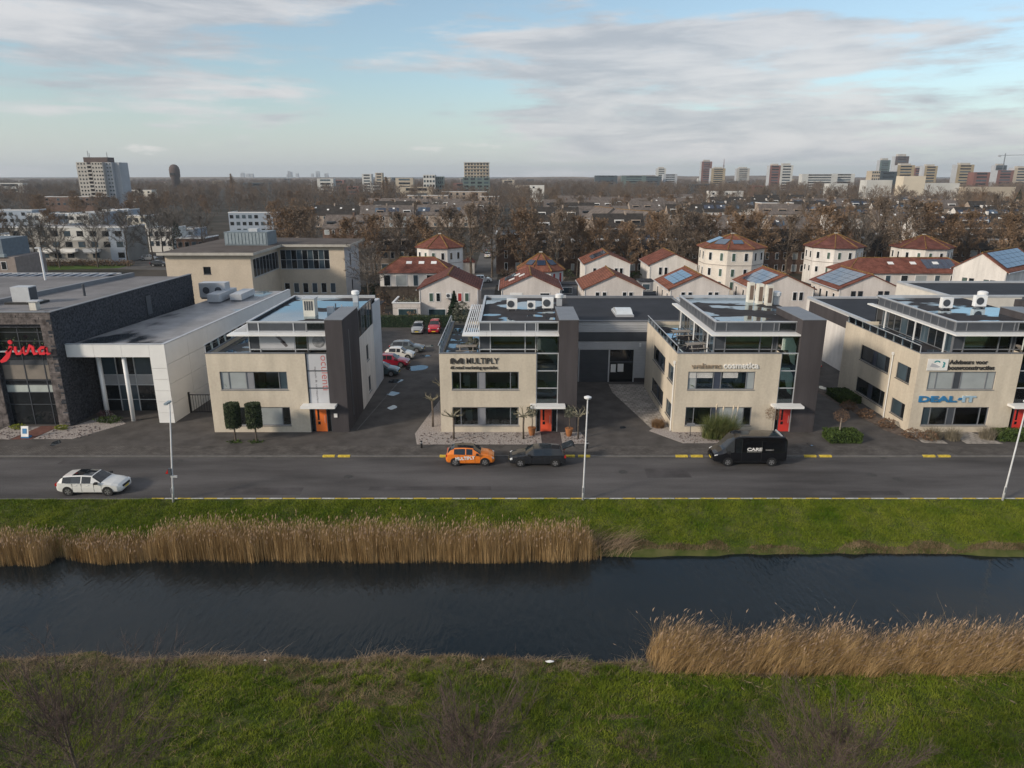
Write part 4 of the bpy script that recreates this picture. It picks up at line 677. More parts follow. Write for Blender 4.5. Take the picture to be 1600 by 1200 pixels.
def car(name, label, cat, st, L_, Wd, hs, pm, loc, rz, roofm=None, rear=(2, 4), wind=(9, 10), side=((4, 6), (7, 8)), wheels=(.19, .80), wr=.33, ride=0, group=None, rearglass=True, sidem=None, sill=None, simple=False, roofr=(4, 9)):
    t = thing(name, label, cat, loc, rz, group); h = Wd/2; rows = []
    for fx, zb, zt, ztop, wb, wt in st:
        x = (fx-.5)*L_; zb, zt, ztop = zb*hs if hs < 1.3 else zb, zt*hs, ztop*hs
        half = [(0, zb), (h*wb*.88, zb), (h*wb*.985, zb+.10), (h*wb*1.0, zb+(zt-zb)*.55), (h*wb*.975, zt), (h*wt+(h*wb*.975-h*wt)*.12, ztop-.07*hs), (h*wt*.90, ztop-.015), (h*wt*.5, ztop), (0, ztop+.008)]
        rows.append([(x, -y, z) for y, z in half] + [(x, y, z) for y, z in half[-2:0:-1]])
    n = len(rows[0]); grp = {}
    def put(k, q): grp.setdefault(k, MB()).quad(*q)
    for i in range(len(rows)-1):
        for k in range(n):
            q = [rows[i][k], rows[i+1][k], rows[i+1][(k+1) % n], rows[i][(k+1) % n]]; seg = k if k < 8 else n-1-k
            key = 'body'
            if seg == 4 and any(a <= i < b for a, b in side): key = ('side_window', k)
            elif seg in (5, 6, 7) and wind[0] <= i < wind[1]: key = 'windscreen'
            elif seg in (5, 6, 7) and rearglass and rear[0] <= i < rear[1]: key = 'rear_window'
            elif seg in (6, 7) and roofm and roofr[0] <= i < roofr[1]: key = 'roof'
            elif seg in (0, 1) and sill: key = 'sill'
            put(key, q)
    b = grp['body']; b.quad(*rows[0]); b.quad(*rows[-1][::-1])
    for key, mb in grp.items():
        nm = key if isinstance(key, str) else key[0]
        mb.build(nm, {'body': pm, 'roof': roofm or pm, 'sill': sill or black}.get(nm, (sidem or carglass) if nm == 'side_window' else carglass), t, smooth=True)
    for fx in wheels:
        for s in (-1, 1):
            x = (fx-.5)*L_; y = s*(h-.015)
            w = MB().lathe([(wr*.62, 0), (wr*.96, -.0), (wr, .03), (wr, .19), (wr*.96, .22), (wr*.5, .22)], 20, 'y', (x, y-(.21 if s > 0 else .01), wr)).build('wheel', rubber, t, smooth=False)
            r = MB(); yo = y+s*.016
            r.lathe([(wr*.64, -.006), (wr*.64, .006)], 18, 'y', (x, yo, wr)); r.build('rim', rim if not simple else rim, w)
            a = MB().lathe([(wr*1.14, -.05), (wr*1.14, .004)] if s > 0 else [(wr*1.14, -.004), (wr*1.14, .05)], 20, 'y', (x, s*h, wr+.02)); a.build('wheel_arch', black, t)
            if not simple:
                sp = MB()
                for k in range(5):
                    an = 2*PI*k/5; c_, s_ = math.cos(an+.35), math.sin(an+.35); p = (x+c_*wr*.42, wr+s_*wr*.42); q = (-s_*.05, c_*.05); e = (c_*wr*.17, s_*wr*.17)
                    sp.quad((p[0]-e[0]-q[0]*.5, yo+s*.009, p[1]-e[1]-q[1]*.5), (p[0]+e[0]-q[0], yo+s*.009, p[1]+e[1]-q[1]), (p[0]+e[0]+q[0], yo+s*.009, p[1]+e[1]+q[1]), (p[0]-e[0]+q[0]*.5, yo+s*.009, p[1]-e[1]+q[1]*.5))
                sp.build('spoke_gap', black, w)
    f = st[-3]; r0 = st[2]
    for s in (-1, 1):
        B('headlight', lamp_w, t, L_*(.925-.5), L_*(.972-.5), s*h*.60, s*h*.88, f[2]*hs-.13, f[2]*hs+.0, rot=(0, R(20), s*R(-24)))
        B('tail_light', lamp_r, t, -L_*.498, -L_*.470, s*h*.62, s*h*.93, r0[2]*hs-.22, r0[2]*hs-.03)
        mx = (st[wind[1]][0]-.5)*L_-.25; m = MB(); m.box(mx-.1, mx+.1, s*(h-.02), s*(h+.17), st[wind[1]][2]*hs+.0, st[wind[1]][2]*hs+.15); m.build('mirror', black, t)
    if not simple:
        for s in (-1, 1):
            for fx, zt in ((.27, .93), (.41, .95), (.60, .93), (.715, .80)) if hs == 1 and L_ < 5 else ((.35, 2.1), (.62, 2.2), (.77, 1.1)): B('panel_gap', black, t, (fx-.5)*L_-.008, (fx-.5)*L_+.008, s*h*.96, s*(h*1.0+.003), .34, zt)
            if L_ < 5:
                for fx in (.32, .50): B('door_handle', pm if pm is not black_p else black, t, (fx-.5)*L_-.11, (fx-.5)*L_+.11, s*h*.975, s*(h+.03), .80, .835)
    B('number_plate', plate_y, t, L_*.494, L_*.5+.012, -.26, .26, .40, .51); B('number_plate', plate_y, t, -L_*.5-.012, -L_*.494, -.26, .26, .55, .66)
    B('grille', black, t, L_*.485, L_*.5+.006, -h*.5, h*.5, .53*hs, .66*hs)
    return t
white_p = paint('white', (.66, .66, .64)); orange_p = paint('orange', (.74, .20, .025)); dark_p = paint('graphite', (.016, .018, .022)); black_p = paint('black', (.0045, .005, .007), .14)
silver_p = paint('silver', (.30, .31, .32)); red_p = paint('red', (.42, .02, .03)); dkred_p = paint('dark_red', (.25, .012, .03)); blue_p = paint('dark_blue', (.02, .035, .05)); grey_p = paint('grey', (.10, .12, .13)); teal_p = paint('blue_grey', (.045, .075, .085))
t = car('parked_car', 'white estate car with black glass roof driving beside the grass bank', 'car', ESTATE, 4.66, 1.85, 1, white_p, (-30.35, 47.05, 0), 0, roofm=carglass, roofr=(5, 8))
ch = MB(); ch.box(-1.55, 1.0, -.94, -.925, .95, .975); ch.build('window_trim', silver, t)
t = car('parked_car', 'orange hatchback with black roof and white lettering at the kerb', 'car', HATCH, 3.85, 1.72, 1, orange_p, (-3.3, 52.35, 0), 0, roofm=black_p)
o = link('lettering', T['car'], t, (-1.15, -.878, .52)); o.rotation_euler = (PI/2, R(-4), 0)
t = car('parked_car', 'dark grey estate car with raised tailgate in front of the red orange door', 'car', ESTATE, 4.5, 1.82, 1, dark_p, (2.0, 52.25, 0), PI, rearglass=False)
tg = MB(); tg.add([(-1.95, -.58, 1.40), (-1.95, .58, 1.40), (-2.75, .62, 1.72), (-2.75, -.62, 1.72), (-2.95, .6, 1.55), (-2.95, -.6, 1.55)], [(0, 1, 2, 3), (3, 2, 4, 5)]); tg.add([(-1.95, -.58, 1.34), (-1.95, .58, 1.34), (-2.75, .62, 1.66), (-2.75, -.62, 1.66)], [(3, 2, 1, 0)]); tg.build('tailgate', dark_p, t)
t = car('delivery_van', 'black panel van with white CARE lettering parked at the kerb', 'van', VAN, 5.75, 2.0, 1, black_p, (18.75, 52.5, 0), PI, rear=(0, 0), wind=(8, 9), side=((5, 7),), wheels=(.20, .80), wr=.34, rearglass=False, sill=mat('van_trim', (.055, .055, .058), .7))
for k, x, z in (('CARE', -.30, 1.32), ('cosm', -.28, 1.20), ('www', 1.15, 1.36)): o = link('lettering', T[k], t, (-x, 1.006, z)); o.rotation_euler = (PI/2, 0, PI)
B('roof_spoiler', silver, t, -2.5, -2.38, -.7, .7, 2.41, 2.47)
z = .09
car('parked_car', 'silver grey hatchback parked nose out before the hedge', 'car', HATCH, 3.9, 1.72, 1, silver_p, (-13.7, 101.0, z), -PI/2, simple=True)
car('parked_car', 'bright red van-like car parked nose out before the hedge', 'car', HATCH, 3.9, 1.72, 1.22, red_p, (-11.3, 101.2, z), -PI/2, simple=True)
G2 = 'cars parked beside the tan office'
car('parked_car', 'dark blue grey car nearest the street in the office car park', 'car', HATCH, 4.0, 1.72, 1, teal_p, (-14.9, 78.0, z), R(-4), simple=True, group=G2)
car('parked_car', 'dark red estate car parked between white and blue grey cars', 'car', ESTATE, 4.4, 1.76, 1, dkred_p, (-14.5, 82.0, z), R(-4), simple=True, group=G2)
car('parked_car', 'white small car parked behind the dark red estate', 'car', HATCH, 3.7, 1.70, 1, white_p, (-14.0, 85.6, z), R(-4), simple=True, group=G2)
car('parked_car', 'grey green estate car farthest back in the office car park row', 'car', ESTATE, 4.5, 1.8, 1, grey_p, (-13.6, 89.2, z), R(-4), simple=True, group=G2)
car('parked_car', 'dark estate car in the driveway between the two right offices', 'car', ESTATE, 4.5, 1.8, 1, dark_p, (33.6, 79.5, z), R(180), simple=True)
for x, y, pm, r, lb in ((-6.3, 152, white_p, 0, 'white car at the street corner behind the first red roofed house'), (-98.5, 193, silver_p, 5, 'pale car on the road by the grass strip far left'), (-96.5, 206, white_p, 3, 'white car beyond the pale car on the far left road'), (-89.5, 180, dark_p, 2, 'black car beside the tan office block far left'), (-86.5, 187, blue_p, 0, 'dark blue car tucked behind the tan office block'),
                        (-6.8, 200, white_p, 90, 'white car parked along the narrow street behind the houses'), (-6.9, 214, grey_p, 90, 'grey car parked in the narrow street behind the houses'), (-2.0, 226, dark_p, 90, 'dark car on the right side of the narrow street'), (-7.6, 240, silver_p, 90, 'silver car farther up the narrow street'), (-9.4, 262, white_p, 90, 'white van-like car at the far end of the narrow street')):
    car('parked_car', lb, 'car', HATCH, 4.1, 1.75, 1.05, pm, (x, y, .02), R(r), simple=True)
# ------------------------------------------------------------ street furniture
def lamp(label, x, y, h, lx, ly, head):
    t = thing('street_lamp', label, 'street lamp', (x, y, 0), 0, 'street lamps along the canal road'); top = (lx, ly, h)
    MB().tube([(0, 0, -.1), (lx*.14, ly*.14, h*.14), (lx*.15, ly*.15, h*.15), top], [.085, .08, .06, .045], 10).build('pole', mat('galvanised', (.52, .53, .54), .5, .1, 2), t, smooth=True)
    if head: m = MB(); m.lathe([(.10, 0), (.24, .06), (.26, .16), (.12, .22)], 14, 'z', top); m.build('lamp_head', white, t)
    else: 
        m = MB(); m.box(lx-.10, lx+.10, ly-.62, ly+.08, h, h+.12); m.build('lamp_head', MATS['plant_louvre'], t); B('lens', lamp_w, t, lx-.08, lx+.08, ly-.58, ly-.2, h-.02, h-.002)
    B('hatch', greyframe, t, -.05, .05, -.092, -.07, .6, 1.0)
    return t
t = lamp('leaning street lamp with small sign box on its pole at left', -23.93, 45.35, 7.3, .75, 0, False); B('sign_box', anth, t, .0, .22, -.14, .04, 2.0, 2.5); o = MB().add([(-.28, .02, 2.05), (-.02, .02, 2.05), (-.02, .02, 2.5)], [(0, 1, 2)]); o.build('warning_triangle', lamp_r, t); B('bracket', silver, t, .1, .55, -.06, 0, 1.8, 1.95)
lamp('straight street lamp with round white head at centre', 5.01, 45.45, 7.5, .12, 0, True); lamp('street lamp at the right edge before the red door', 34.75, 45.5, 7.2, .25, 0, True)
for x, y, lb in ((-7.6, 55.2, 'short dark bollard by the left end of the MULTIPLY gravel bed'), (6.3, 55.1, 'short dark bollard by the right end of the MULTIPLY gravel bed')): t = thing('bollard', lb, 'bollard', (x, y, .09)); MB().lathe([(.09, 0), (.09, .62), (.05, .66)], 10).build('post', black, t); MB().lathe([(.093, .45), (.093, .53)], 10).build('band', silver, t)
for x, z0, z1, lb in ((14.24, 0, 6.3, 'pale drain pipe at the front corner of the cosmetica office'), (35.19, 0, 6.2, 'pale drain pipe on the left wall of the DEAL-IT office')):
    yy = 59.35 if x < 20 else 63.0; t = thing('drain_pipe', lb, 'pipe', (x, yy, 0)); MB().tube([(-.06, 0, .1), (-.06, 0, z1)], .05, 8).build('pipe', panelw, t); B('hopper', panelw, t, -.16, .0, -.1, .1, z1, z1+.25)
t = thing('post_sign', 'small sign on a thin post in the cosmetica gravel bed', 'sign', (15.6, 57.9, .1)); MB().tube([(0, 0, 0), (0, 0, 1.1)], .03, 6).build('post', anth, t); B('board', greyframe, t, -.35, .35, -.03, .02, .95, 1.25)
# ------------------------------------------------------------ plants by the offices
def leaves(n, fn, size, squash=1):
    """n small leaf faces at points given by fn()"""
    P = np.array([fn() for _ in range(n)]); a = NR.normal(size=(n, 3)); a /= np.linalg.norm(a, axis=1)[:, None]; b = NR.normal(size=(n, 3)); b -= (b*a).sum(1)[:, None]*a; b /= np.linalg.norm(b, axis=1)[:, None]
    s = size*NR.uniform(.6, 1.3, (n, 1)); V = np.stack([P-a*s, P+b*s*.45*squash, P+a*s, P-b*s*.45*squash], 1).reshape(-1, 3); return V, np.arange(4*n).reshape(n, 4)
def rnd_ball(rx, ry, rz, cz, hollow=.55, lump=.18):
    def f():
        d = Vector((random.gauss(0, 1), random.gauss(0, 1), random.gauss(0, 1))).normalized(); r = random.uniform(hollow, 1)**.5*(1+lump*math.sin(d.x*5+cz)*math.cos(d.y*4+d.z*5)); return (d.x*rx*r, d.y*ry*r, cz+d.z*rz*r)
    return f
def bush(name, label, loc, rx, ry, rz, m, n=500, size=.12, cat='shrub', group=None, hollow=.5):
    t = thing(name, label, cat, loc, 0, group); V, F = leaves(n, rnd_ball(rx, ry, rz, rz*.9, hollow), size); V[:, 2] = np.maximum(V[:, 2], .0); link('foliage', npmesh('foliage', V, F, m, 4), t)
    st = MB()
    for k in range(4): a = k*1.7; st.tube([(0, 0, 0), (rx*.5*math.cos(a), ry*.5*math.sin(a), rz*1.2)], [.03, .01], 4)
    st.build('stem', bark, t); return t
def barrel():
    a = random.uniform(0, 2*PI); q = random.random(); ed = random.random()
    if ed < .75: r = .62*random.uniform(.93, 1.04); z = random.uniform(1.35, 3.4); r *= 1-.12*abs(z-2.4)**3*.3
    else: r = .62*math.sqrt(q); z = 3.38+random.uniform(-.04, .08)
    return (r*math.cos(a), r*math.sin(a), z)
for x, lb in ((-23.75, 'left of the two clipped barrel shaped trees before the tan office'), (-21.95, 'right of the two clipped barrel shaped trees before the tan office')):
    t = thing('topiary_tree', lb, 'tree', (x, 56.6, .09), 0, 'clipped trees before the tan office'); V, F = leaves(5200, barrel, .085); link('crown', npmesh('crown', V, F, leaf, 4), t); MB().lathe([(.45, 1.4), (.57, 1.6), (.57, 3.2), (.5, 3.33)], 12).build('crown_core', conifer, t)
    MB().tube([(0, 0, 0), (.02, 0, 1.6)], [.07, .05], 7).build('trunk', bark, t); MB().tube([(.08, .02, 0), (.05, 0, 1.5)], .03, 5).build('stake', bark, t)
    V, F = leaves(120, lambda: (random.gauss(0, .28), random.gauss(0, .2), random.uniform(.0, .08)), .1); link('foot_grass', npmesh('foot_grass', V, F, hedgem, 4), t)
def pollard(label, x, y, h, nb=9, group='pollarded street trees by the MULTIPLY office'):
    t = thing('pollarded_tree', label, 'tree', (x, y, .1), random.uniform(0, 6), group); MB().tube([(0, 0, 0), (.03, 0, h*.5), (0, .02, h)], [.09, .075, .09], 8).build('trunk', bark, t, smooth=True); c = MB()
    for k in range(nb):
        a = 2*PI*k/nb+random.uniform(-.2, .2); l = random.uniform(.5, .95); p = [(0, 0, h-.15), (l*.5*math.cos(a), l*.5*math.sin(a), h+random.uniform(-.05, .2)), (l*math.cos(a), l*math.sin(a), h+random.uniform(.0, .4))]; c.tube(p, [.06, .05, .055], 5)
        for q in range(4): d = (random.gauss(0, .15), random.gauss(0, .15), random.uniform(.1, .35)); c.tube([p[2], tuple(p[2][i]+d[i] for i in range(3))], [.018, .006], 3)
    c.build('crown', mat('pollard_bark', (.20, .185, .135), .95, .3, 4), t); return t
pollard('pollarded tree at the left of the MULTIPLY facade', -5.05, 57.3, 2.15); pollard('pollarded tree before the right window of the MULTIPLY office', 1.0, 57.3, 2.15); pollard('pollarded tree just right of the dark tower by the lamp', 5.75, 57.3, 2.2)
pollard('taller pollarded tree at the left side wall of the MULTIPLY office', -7.2, 60.4, 2.6, 6); pollard('rear pollarded tree along the left side wall of the MULTIPLY office', -6.8, 64.2, 2.9, 6)
terra = mat('terracotta', (.33, .14, .06), .8, .15, 3)
for x, y, lb in ((1.75, 58.2, 'olive tree in a terracotta pot left of the red orange door'), (5.0, 58.0, 'olive tree in a terracotta pot right of the dark tower')):
    t = thing('potted_olive_tree', lb, 'potted tree', (x, y, .11), 0, 'potted olive trees by the door'); MB().lathe([(.2, 0), (.28, .25), (.33, .62), (.36, .64), (.36, .72), (.3, .72)], 14).build('pot', terra, t, smooth=False); MB().tube([(0, 0, .6), (.04, 0, 1.2), (0, .03, 1.9)], [.05, .04, .03], 6).build('trunk', bark, t)
    V, F = leaves(420, rnd_ball(.5, .5, .55, 2.2, .2), .085); link('crown', npmesh('crown', V, F, olive, 4), t)
def blades(n, xy, h, lean, w, z=0, seg=3, droop=.3, wind=(0, 0), r=NR):
    """n arched blades: strips of seg quads tapering to a point"""
    X, Y = xy; X = np.asarray(X); Y = np.asarray(Y); n = len(X); Z0 = z if isinstance(z, np.ndarray) else np.full(n, float(z)); Hh = h if isinstance(h, np.ndarray) else np.full(n, float(h))
    az = r.uniform(0, 2*PI, n); ln = np.abs(r.normal(lean, lean*.5, n)); dx = np.cos(az)*ln+wind[0]; dy = np.sin(az)*ln+wind[1]; fa = r.uniform(0, PI, n); wx, wy = np.cos(fa)*w/2, np.sin(fa)*w/2
    rows = []
    for k in range(seg+1):
        q = k/seg; c = Hh*(q*(1-q*.5)*.0+q); s = q**1.6
        cx, cy, cz = X+dx*Hh*s, Y+dy*Hh*s, Z0+c*(1-droop*s*np.minimum(1, ln))
        tw = 1-q*.85; rows += [np.stack([cx-wx*tw, cy-wy*tw, cz], -1), np.stack([cx+wx*tw, cy+wy*tw, cz], -1)]
    V = np.stack(rows, 1); m = 2*(seg+1); F = np.array([[2*k, 2*k+1, 2*k+3, 2*k+2] for k in range(seg)]); F = (F[None]+(np.arange(n)*m)[:, None, None]).reshape(-1, 4); return V.reshape(-1, 3), F
t = thing('pampas_grass', 'big green pampas grass clump with pale plumes before the cosmetica office', 'ornamental grass', (18.1, 57.6, .1))
a, rr = NR.uniform(0, 2*PI, 2600), NR.uniform(0, 1.05, 2600)
V, F = blades(0, (rr*1.45*np.cos(a), rr*.75*np.sin(a)), NR.uniform(1.3, 2.6, 2600), .42, .03, 0, 4, .45); link('leaf_clump', npmesh('leaf_clump', V, F, mat('pampas_leaf', (.085, .135, .028), .7, .4, 2, col2=(.15, .16, .05)), 4), t)
a, rr = NR.uniform(0, 2*PI, 900), NR.uniform(0, .8, 900); V, F = blades(0, (.9+rr*.9*np.cos(a), -.5+rr*.5*np.sin(a)), NR.uniform(.6, 1.3, 900), .4, .03, 0, 3, .4); link('dry_clump', npmesh('dry_clump', V, F, mat('dry_leaf', (.21, .13, .07), .9, .3, 2), 4), t)
pm_ = mat('plume', (.55, .47, .36), .95, .2, 5)
for x, y, h in ((-.5, 0, 3.2), (1.0, .1, 3.0), (1.35, .0, 3.05), (.2, .3, 2.9)): MB().tube([(x*.7, y, .4), (x, y, h-.65), (x+.03, y, h-.3), (x+.08, y, h)], [.012, .014, .085, .02], 6).build('plume', pm_, t, smooth=True)
def grasstuft(label, x, y, r, h, m, n=500, cat='ornamental grass'):
    t = thing('grass_tuft', label, cat, (x, y, .1)); a, q = NR.uniform(0, 2*PI, n), np.sqrt(NR.uniform(0, 1, n))*r*.5; V, F = blades(0, (q*np.cos(a), q*np.sin(a)), NR.uniform(.6, 1, n)*h, .45, .025, 0, 3, .5); link('blades', npmesh('blades', V, F, m, 4), t); return t
grasstuft('round brown grass tuft at the corner of the cosmetica driveway', 13.3, 60.4, 1.1, .95, MATS['dry_leaf'], 900)
for x, y, lb in ((36.6, 57.4, 'arching grey grass tuft left below the DEAL-IT window'), (38.2, 57.2, 'arching brown grass tuft in the middle below the DEAL-IT window'), (41.3, 57.4, 'arching grey grass tuft right below the DEAL-IT window')): grasstuft(lb, x, y, 1.2, 1.5, mat('grey_grass', (.20, .175, .13), .9, .3, 2), 420)
def hedge(label, x0, x1, y0, y1, z1, m=hedgem, n=None, group=None):
    t = thing('hedge', label, 'hedge', ((x0+x1)/2, (y0+y1)/2, .05), 0, group); w, d = (x1-x0)/2, (y1-y0)/2; B('core', conifer, t, -w+.06, w-.06, -d+.06, d-.06, 0, z1-.08)
    def f():
        p = [random.uniform(-w, w), random.uniform(-d, d), random.uniform(0, z1)]; k = random.random()
        if k < .5: p[2] = z1+random.uniform(-.06, .05)
        elif k < .78: p[1] = -d+random.uniform(-.04, .05)
        elif k < .89: p[0] = -w
        else: p[0] = w
        return p
    V, F = leaves(n or int(900+260*w*d*4), f, .10); link('foliage', npmesh('foliage', V, F, m, 4), t); return t
hedge('square clipped hedge around the brown globe tree beside the cosmetica office', 27.2, 29.9, 56.2, 58.0, .85); hedge('low clipped hedge block along the DEAL-IT side path', 32.9, 35.0, 67.2, 70.6, .7); hedge('green clipped hedge at the right edge by the red door', 42.0, 47.5, 56.6, 58.2, .75)
hedge('long rough hedge behind the parked red and silver cars', -21, -6.4, 104.2, 105.6, 1.7, leaf, 3500)
def globe(label, x, y, h, r, m):
    t = thing('globe_tree', label, 'tree', (x, y, .1), 0); MB().tube([(0, 0, 0), (.03, 0, h-r*.3)], [.06, .045], 7).build('trunk', mat('pale_bark', (.30, .26, .22), .9, .2, 4), t); V, F = leaves(900, rnd_ball(r, r, r*.85, h, .3, .1), .07, .35); link('crown', npmesh('crown', V, F, m, 4), t); return t
globe('brown globe headed tree standing in the square hedge', 28.4, 57.4, 2.1, .68, browng); globe('brown globe headed tree left of the cosmetica red door', 22.7, 57.9, 2.1, .72, browng)
for k, (x, y, lb) in enumerate(((34.0, 60.2, 'twiggy brown shrub at the DEAL-IT corner bed'), (34.9, 57.6, 'twiggy brown shrub at the front of the DEAL-IT bed'), (33.4, 63.0, 'twiggy brown shrub in the middle of the DEAL-IT side bed'), (32.9, 65.4, 'small bare shrub at the back of the DEAL-IT side bed'), (36.0, 57.0, 'rusty low shrub beside the light path of the DEAL-IT office'))): bush('brown_shrub', lb, (x, y, .1), .8, .7, .45, browng, 420, .08)
bush('flower_bed_shrub', 'green and plum low shrub in the showroom gravel bed', (-37.4, 61.6, .1), 1.3, .6, .3, hedgem, 600, .09); bush('flower_bed_shrub', 'yellow green cushion plant at the foot of the slate pier', (-40.6, 59.7, .1), .6, .4, .22, mat('lime_leaf', (.20, .22, .03), .8, .3, 4), 300, .08); bush('flower_bed_shrub', 'yellow green cushion plant at the far left edge', (-44.6, 59.8, .1), .7, .4, .25, MATS['lime_leaf'], 300, .08); bush('flower_bed_shrub', 'dark plum heather around the showroom columns', (-38.2, 62.6, .1), .7, .45, .45, mat('plum_leaf', (.10, .05, .055), .9, .3, 4), 400, .07)
bush('terrace_plant', 'leafy potted plant on the MULTIPLY terrace beside the glass', (-3.5, 61.2, 6.95), .5, .5, .75, olive, 300, .13, 'plant'); bush('terrace_plant', 'leafy plant at the back corner of the MULTIPLY terrace', (-5.3, 73.2, 7.1), .9, .7, 1.2, olive, 500, .14, 'plant')
# ------------------------------------------------------------ canal banks
grassm = mat('bank_grass', (.105, .195, .009), .75, .32, .38, col2=(.240, .270, .032), lo=.33, hi=.70, fine=2.2); strawm = mat('dead_grass', (.19, .135, .075), .95, .4, .8, col2=(.29, .215, .13))
def zone(n, x0, x1, y0, y1): return NR.uniform(x0, x1, n), NR.uniform(y0, y1, n)
def field(name, label, X, Y, fz, h, m, lean=.6, w=.028, seg=1, cat='grass'):
    V, F = blades(0, (X, Y), h, lean, w, fz(X, Y)-.02, seg, .3); return tag(link(name, npmesh(name, V, F, m, 4)), label, cat, kind='stuff')
X, Y = zone(330000, -26, 26, 18.5, 29.9); cl = vnoise(X, Y, 1.1, 21)*.6+vnoise(X, Y, .35, 22)*.4; dry = vnoise(X, Y, 2.6, 23)*.5+vnoise(X, Y, .9, 24)*.35+vnoise(X, Y, 7, 25)*.35+np.clip((Y-27.75)*.34, -.06, .6)+.14*np.exp(-((X+8)/6)**2-((Y-27)/1.6)**2)+np.clip((-2-X)*.012, 0, .12)-np.clip((X-4)*.03, 0, .14)+np.clip((22.6-Y)*.055, 0, .16)+.22*np.exp(-((Y-24.6-.4*np.sin(X*.3))/.16)**2)*(X > 3); g = dry < .80
field('near_bank_grass', 'thick rough green grass on the near canal bank', X[g], Y[g], near_z, .06+.20*cl[g]**1.5, grassm, .7, .032)
s_ = (~g) & (NR.rand(len(X)) < .75); field('near_bank_dead_grass', 'flattened brown dead grass along the near water edge', X[s_], Y[s_], near_z, .05+.12*NR.rand(s_.sum()), strawm, 1.6, .026)
X, Y = zone(260000, -40, 40, 40.1, 45.5); cl = vnoise(X, Y, 1.3, 31)*.6+vnoise(X, Y, .45, 32)*.4; dry = vnoise(X, Y, 1.2, 33)*.55+np.clip((41.25-Y)*.5, -.35, .8)*np.clip((X+1)*.2, .25, 1)+vnoise(X, Y, 5, 34)*.2; g = dry < .66
field('far_bank_grass', 'green grass slope between the road kerb and the canal', X[g], Y[g], far_z, .05+.20*cl[g]**1.4, grassm, .7, .035)
field('far_bank_dead_grass', 'brown withered edge grass along the far water line', X[~g], Y[~g], far_z, .06+.16*NR.rand((~g).sum()), strawm, .7, .03)
tx, ty = zone(2600, -25, 25, 19, 29.2); kk = NR.randint(10, 26, 2600); X = np.repeat(tx, kk)+NR.normal(0, .09, kk.sum()); Y = np.repeat(ty, kk)+NR.normal(0, .09, kk.sum()); field('grass_tufts', 'taller dark green grass tufts dotted over the near bank', X, Y, near_z, NR.uniform(.12, .34, len(X)), mat('tuft_grass', (.085, .160, .010), .75, .35, .6, col2=(.19, .22, .03)), .5, .03, 2)
tx, ty = zone(900, -25, 25, 18.8, 29.4); kk = NR.randint(6, 18, 900); X = np.repeat(tx, kk)+NR.normal(0, .13, kk.sum()); Y = np.repeat(ty, kk)+NR.normal(0, .08, kk.sum()); field('dry_tufts', 'scattered dry straw coloured tufts in the near bank grass', X, Y, near_z, NR.uniform(.1, .32, len(X)), mat('dry_tuft', (.26, .20, .10), .9, .3, 1), 1.1, .024, 2)
tx, ty = zone(2600, -38, 38, 41, 45.4); kk = NR.randint(8, 20, 2600); X = np.repeat(tx, kk)+NR.normal(0, .10, kk.sum()); Y = np.clip(np.repeat(ty, kk)+NR.normal(0, .09, kk.sum()), 40.5, 45.5); field('verge_tufts', 'taller grass tufts on the far bank below the kerb', X, Y, far_z, NR.uniform(.1, .30, len(X)), MATS['tuft_grass'], .5, .03, 2)
reedm = mat('reed_stalk', (.33, .205, .085), .9, .32, 1.5, col2=(.51, .350, .175), stretch=(1, 1, .4), fine=3); plumem = mat('reed_plume', (.30, .215, .15), .95, .3, 2)
def reeds(label, X, Y, z, h, lean, wind, w=.017, pf=.10):
    lean = lean*(1+2.8*(NR.rand(len(X)) < .08))*np.ones(len(X)); V, F = blades(0, (X, Y), h, lean, w, z, 4, .35, wind); n = len(X); tip = V.reshape(n, 10, 3)[:, 8:].mean(1); prev = V.reshape(n, 10, 3)[:, 6:8].mean(1); d = (tip-prev); d /= np.linalg.norm(d, axis=1)[:, None]
    t = tag(link('reed_bed', npmesh('reed_bed', V, F, reedm, 4)), label, 'reeds', kind='stuff')
    k = np.where(NR.rand(n) < pf)[0]; P = tip[k]-d[k]*.05; D = d[k]*.28; sdv = np.stack([-d[k][:, 1], d[k][:, 0], np.zeros(len(k))], -1)+np.stack([np.full(len(k), .3), np.zeros(len(k)), np.zeros(len(k))], -1); sdv = sdv/np.linalg.norm(sdv, axis=1)[:, None]*.03
    V2 = np.stack([P, P+D*.4+sdv, P+D+np.array([.06, 0, -.03]), P+D*.4-sdv], 1).reshape(-1, 3); o = link('reed_plumes', npmesh('reed_plumes', V2, np.arange(4*len(k)).reshape(-1, 4), plumem, 4), t); o['kind'] = 'stuff'
X, Y = zone(39000, -23.9, 5.7, 38.9, 40.9); k = vnoise(X, Y, 1.3, 41)*.5+vnoise(X, X*0, 3.5, 42)*.5; ok = (Y > 39.2+(vnoise(X, Y*0, 1.5, 43)-.5)*.5-.35*NR.rand(len(X))**3) & (NR.rand(len(X)) < .45+.6*k) & (NR.rand(len(X)) < np.clip((5.7-X)/1.3, .10, 1)); X, Y, k = X[ok], Y[ok], k[ok]
taper = np.clip((X+24.6)/2.5, .45, 1); reeds('long bed of tan reeds along the far bank ending at centre', X, Y, np.full(len(X), -1.3), (1.65+.45*k+NR.normal(0, .36, len(X)))*taper*np.clip((6.1-X)/1.2, .55, 1), .08, (-.02, .0))
X, Y = zone(19000, -40, -23.6, 38.5, 40.7); k = vnoise(X, Y, 1.2, 44)*.5+vnoise(X, X*0, 2.4, 45)*.5; ok = (Y > 38.9+(vnoise(X, Y*0, 1.4, 46)-.5)*.9) & ((X < -28.8) | (X > -28.2) | (Y > 39.6)) & (NR.rand(len(X)) < .4+.7*k); X, Y, k = X[ok], Y[ok], k[ok]
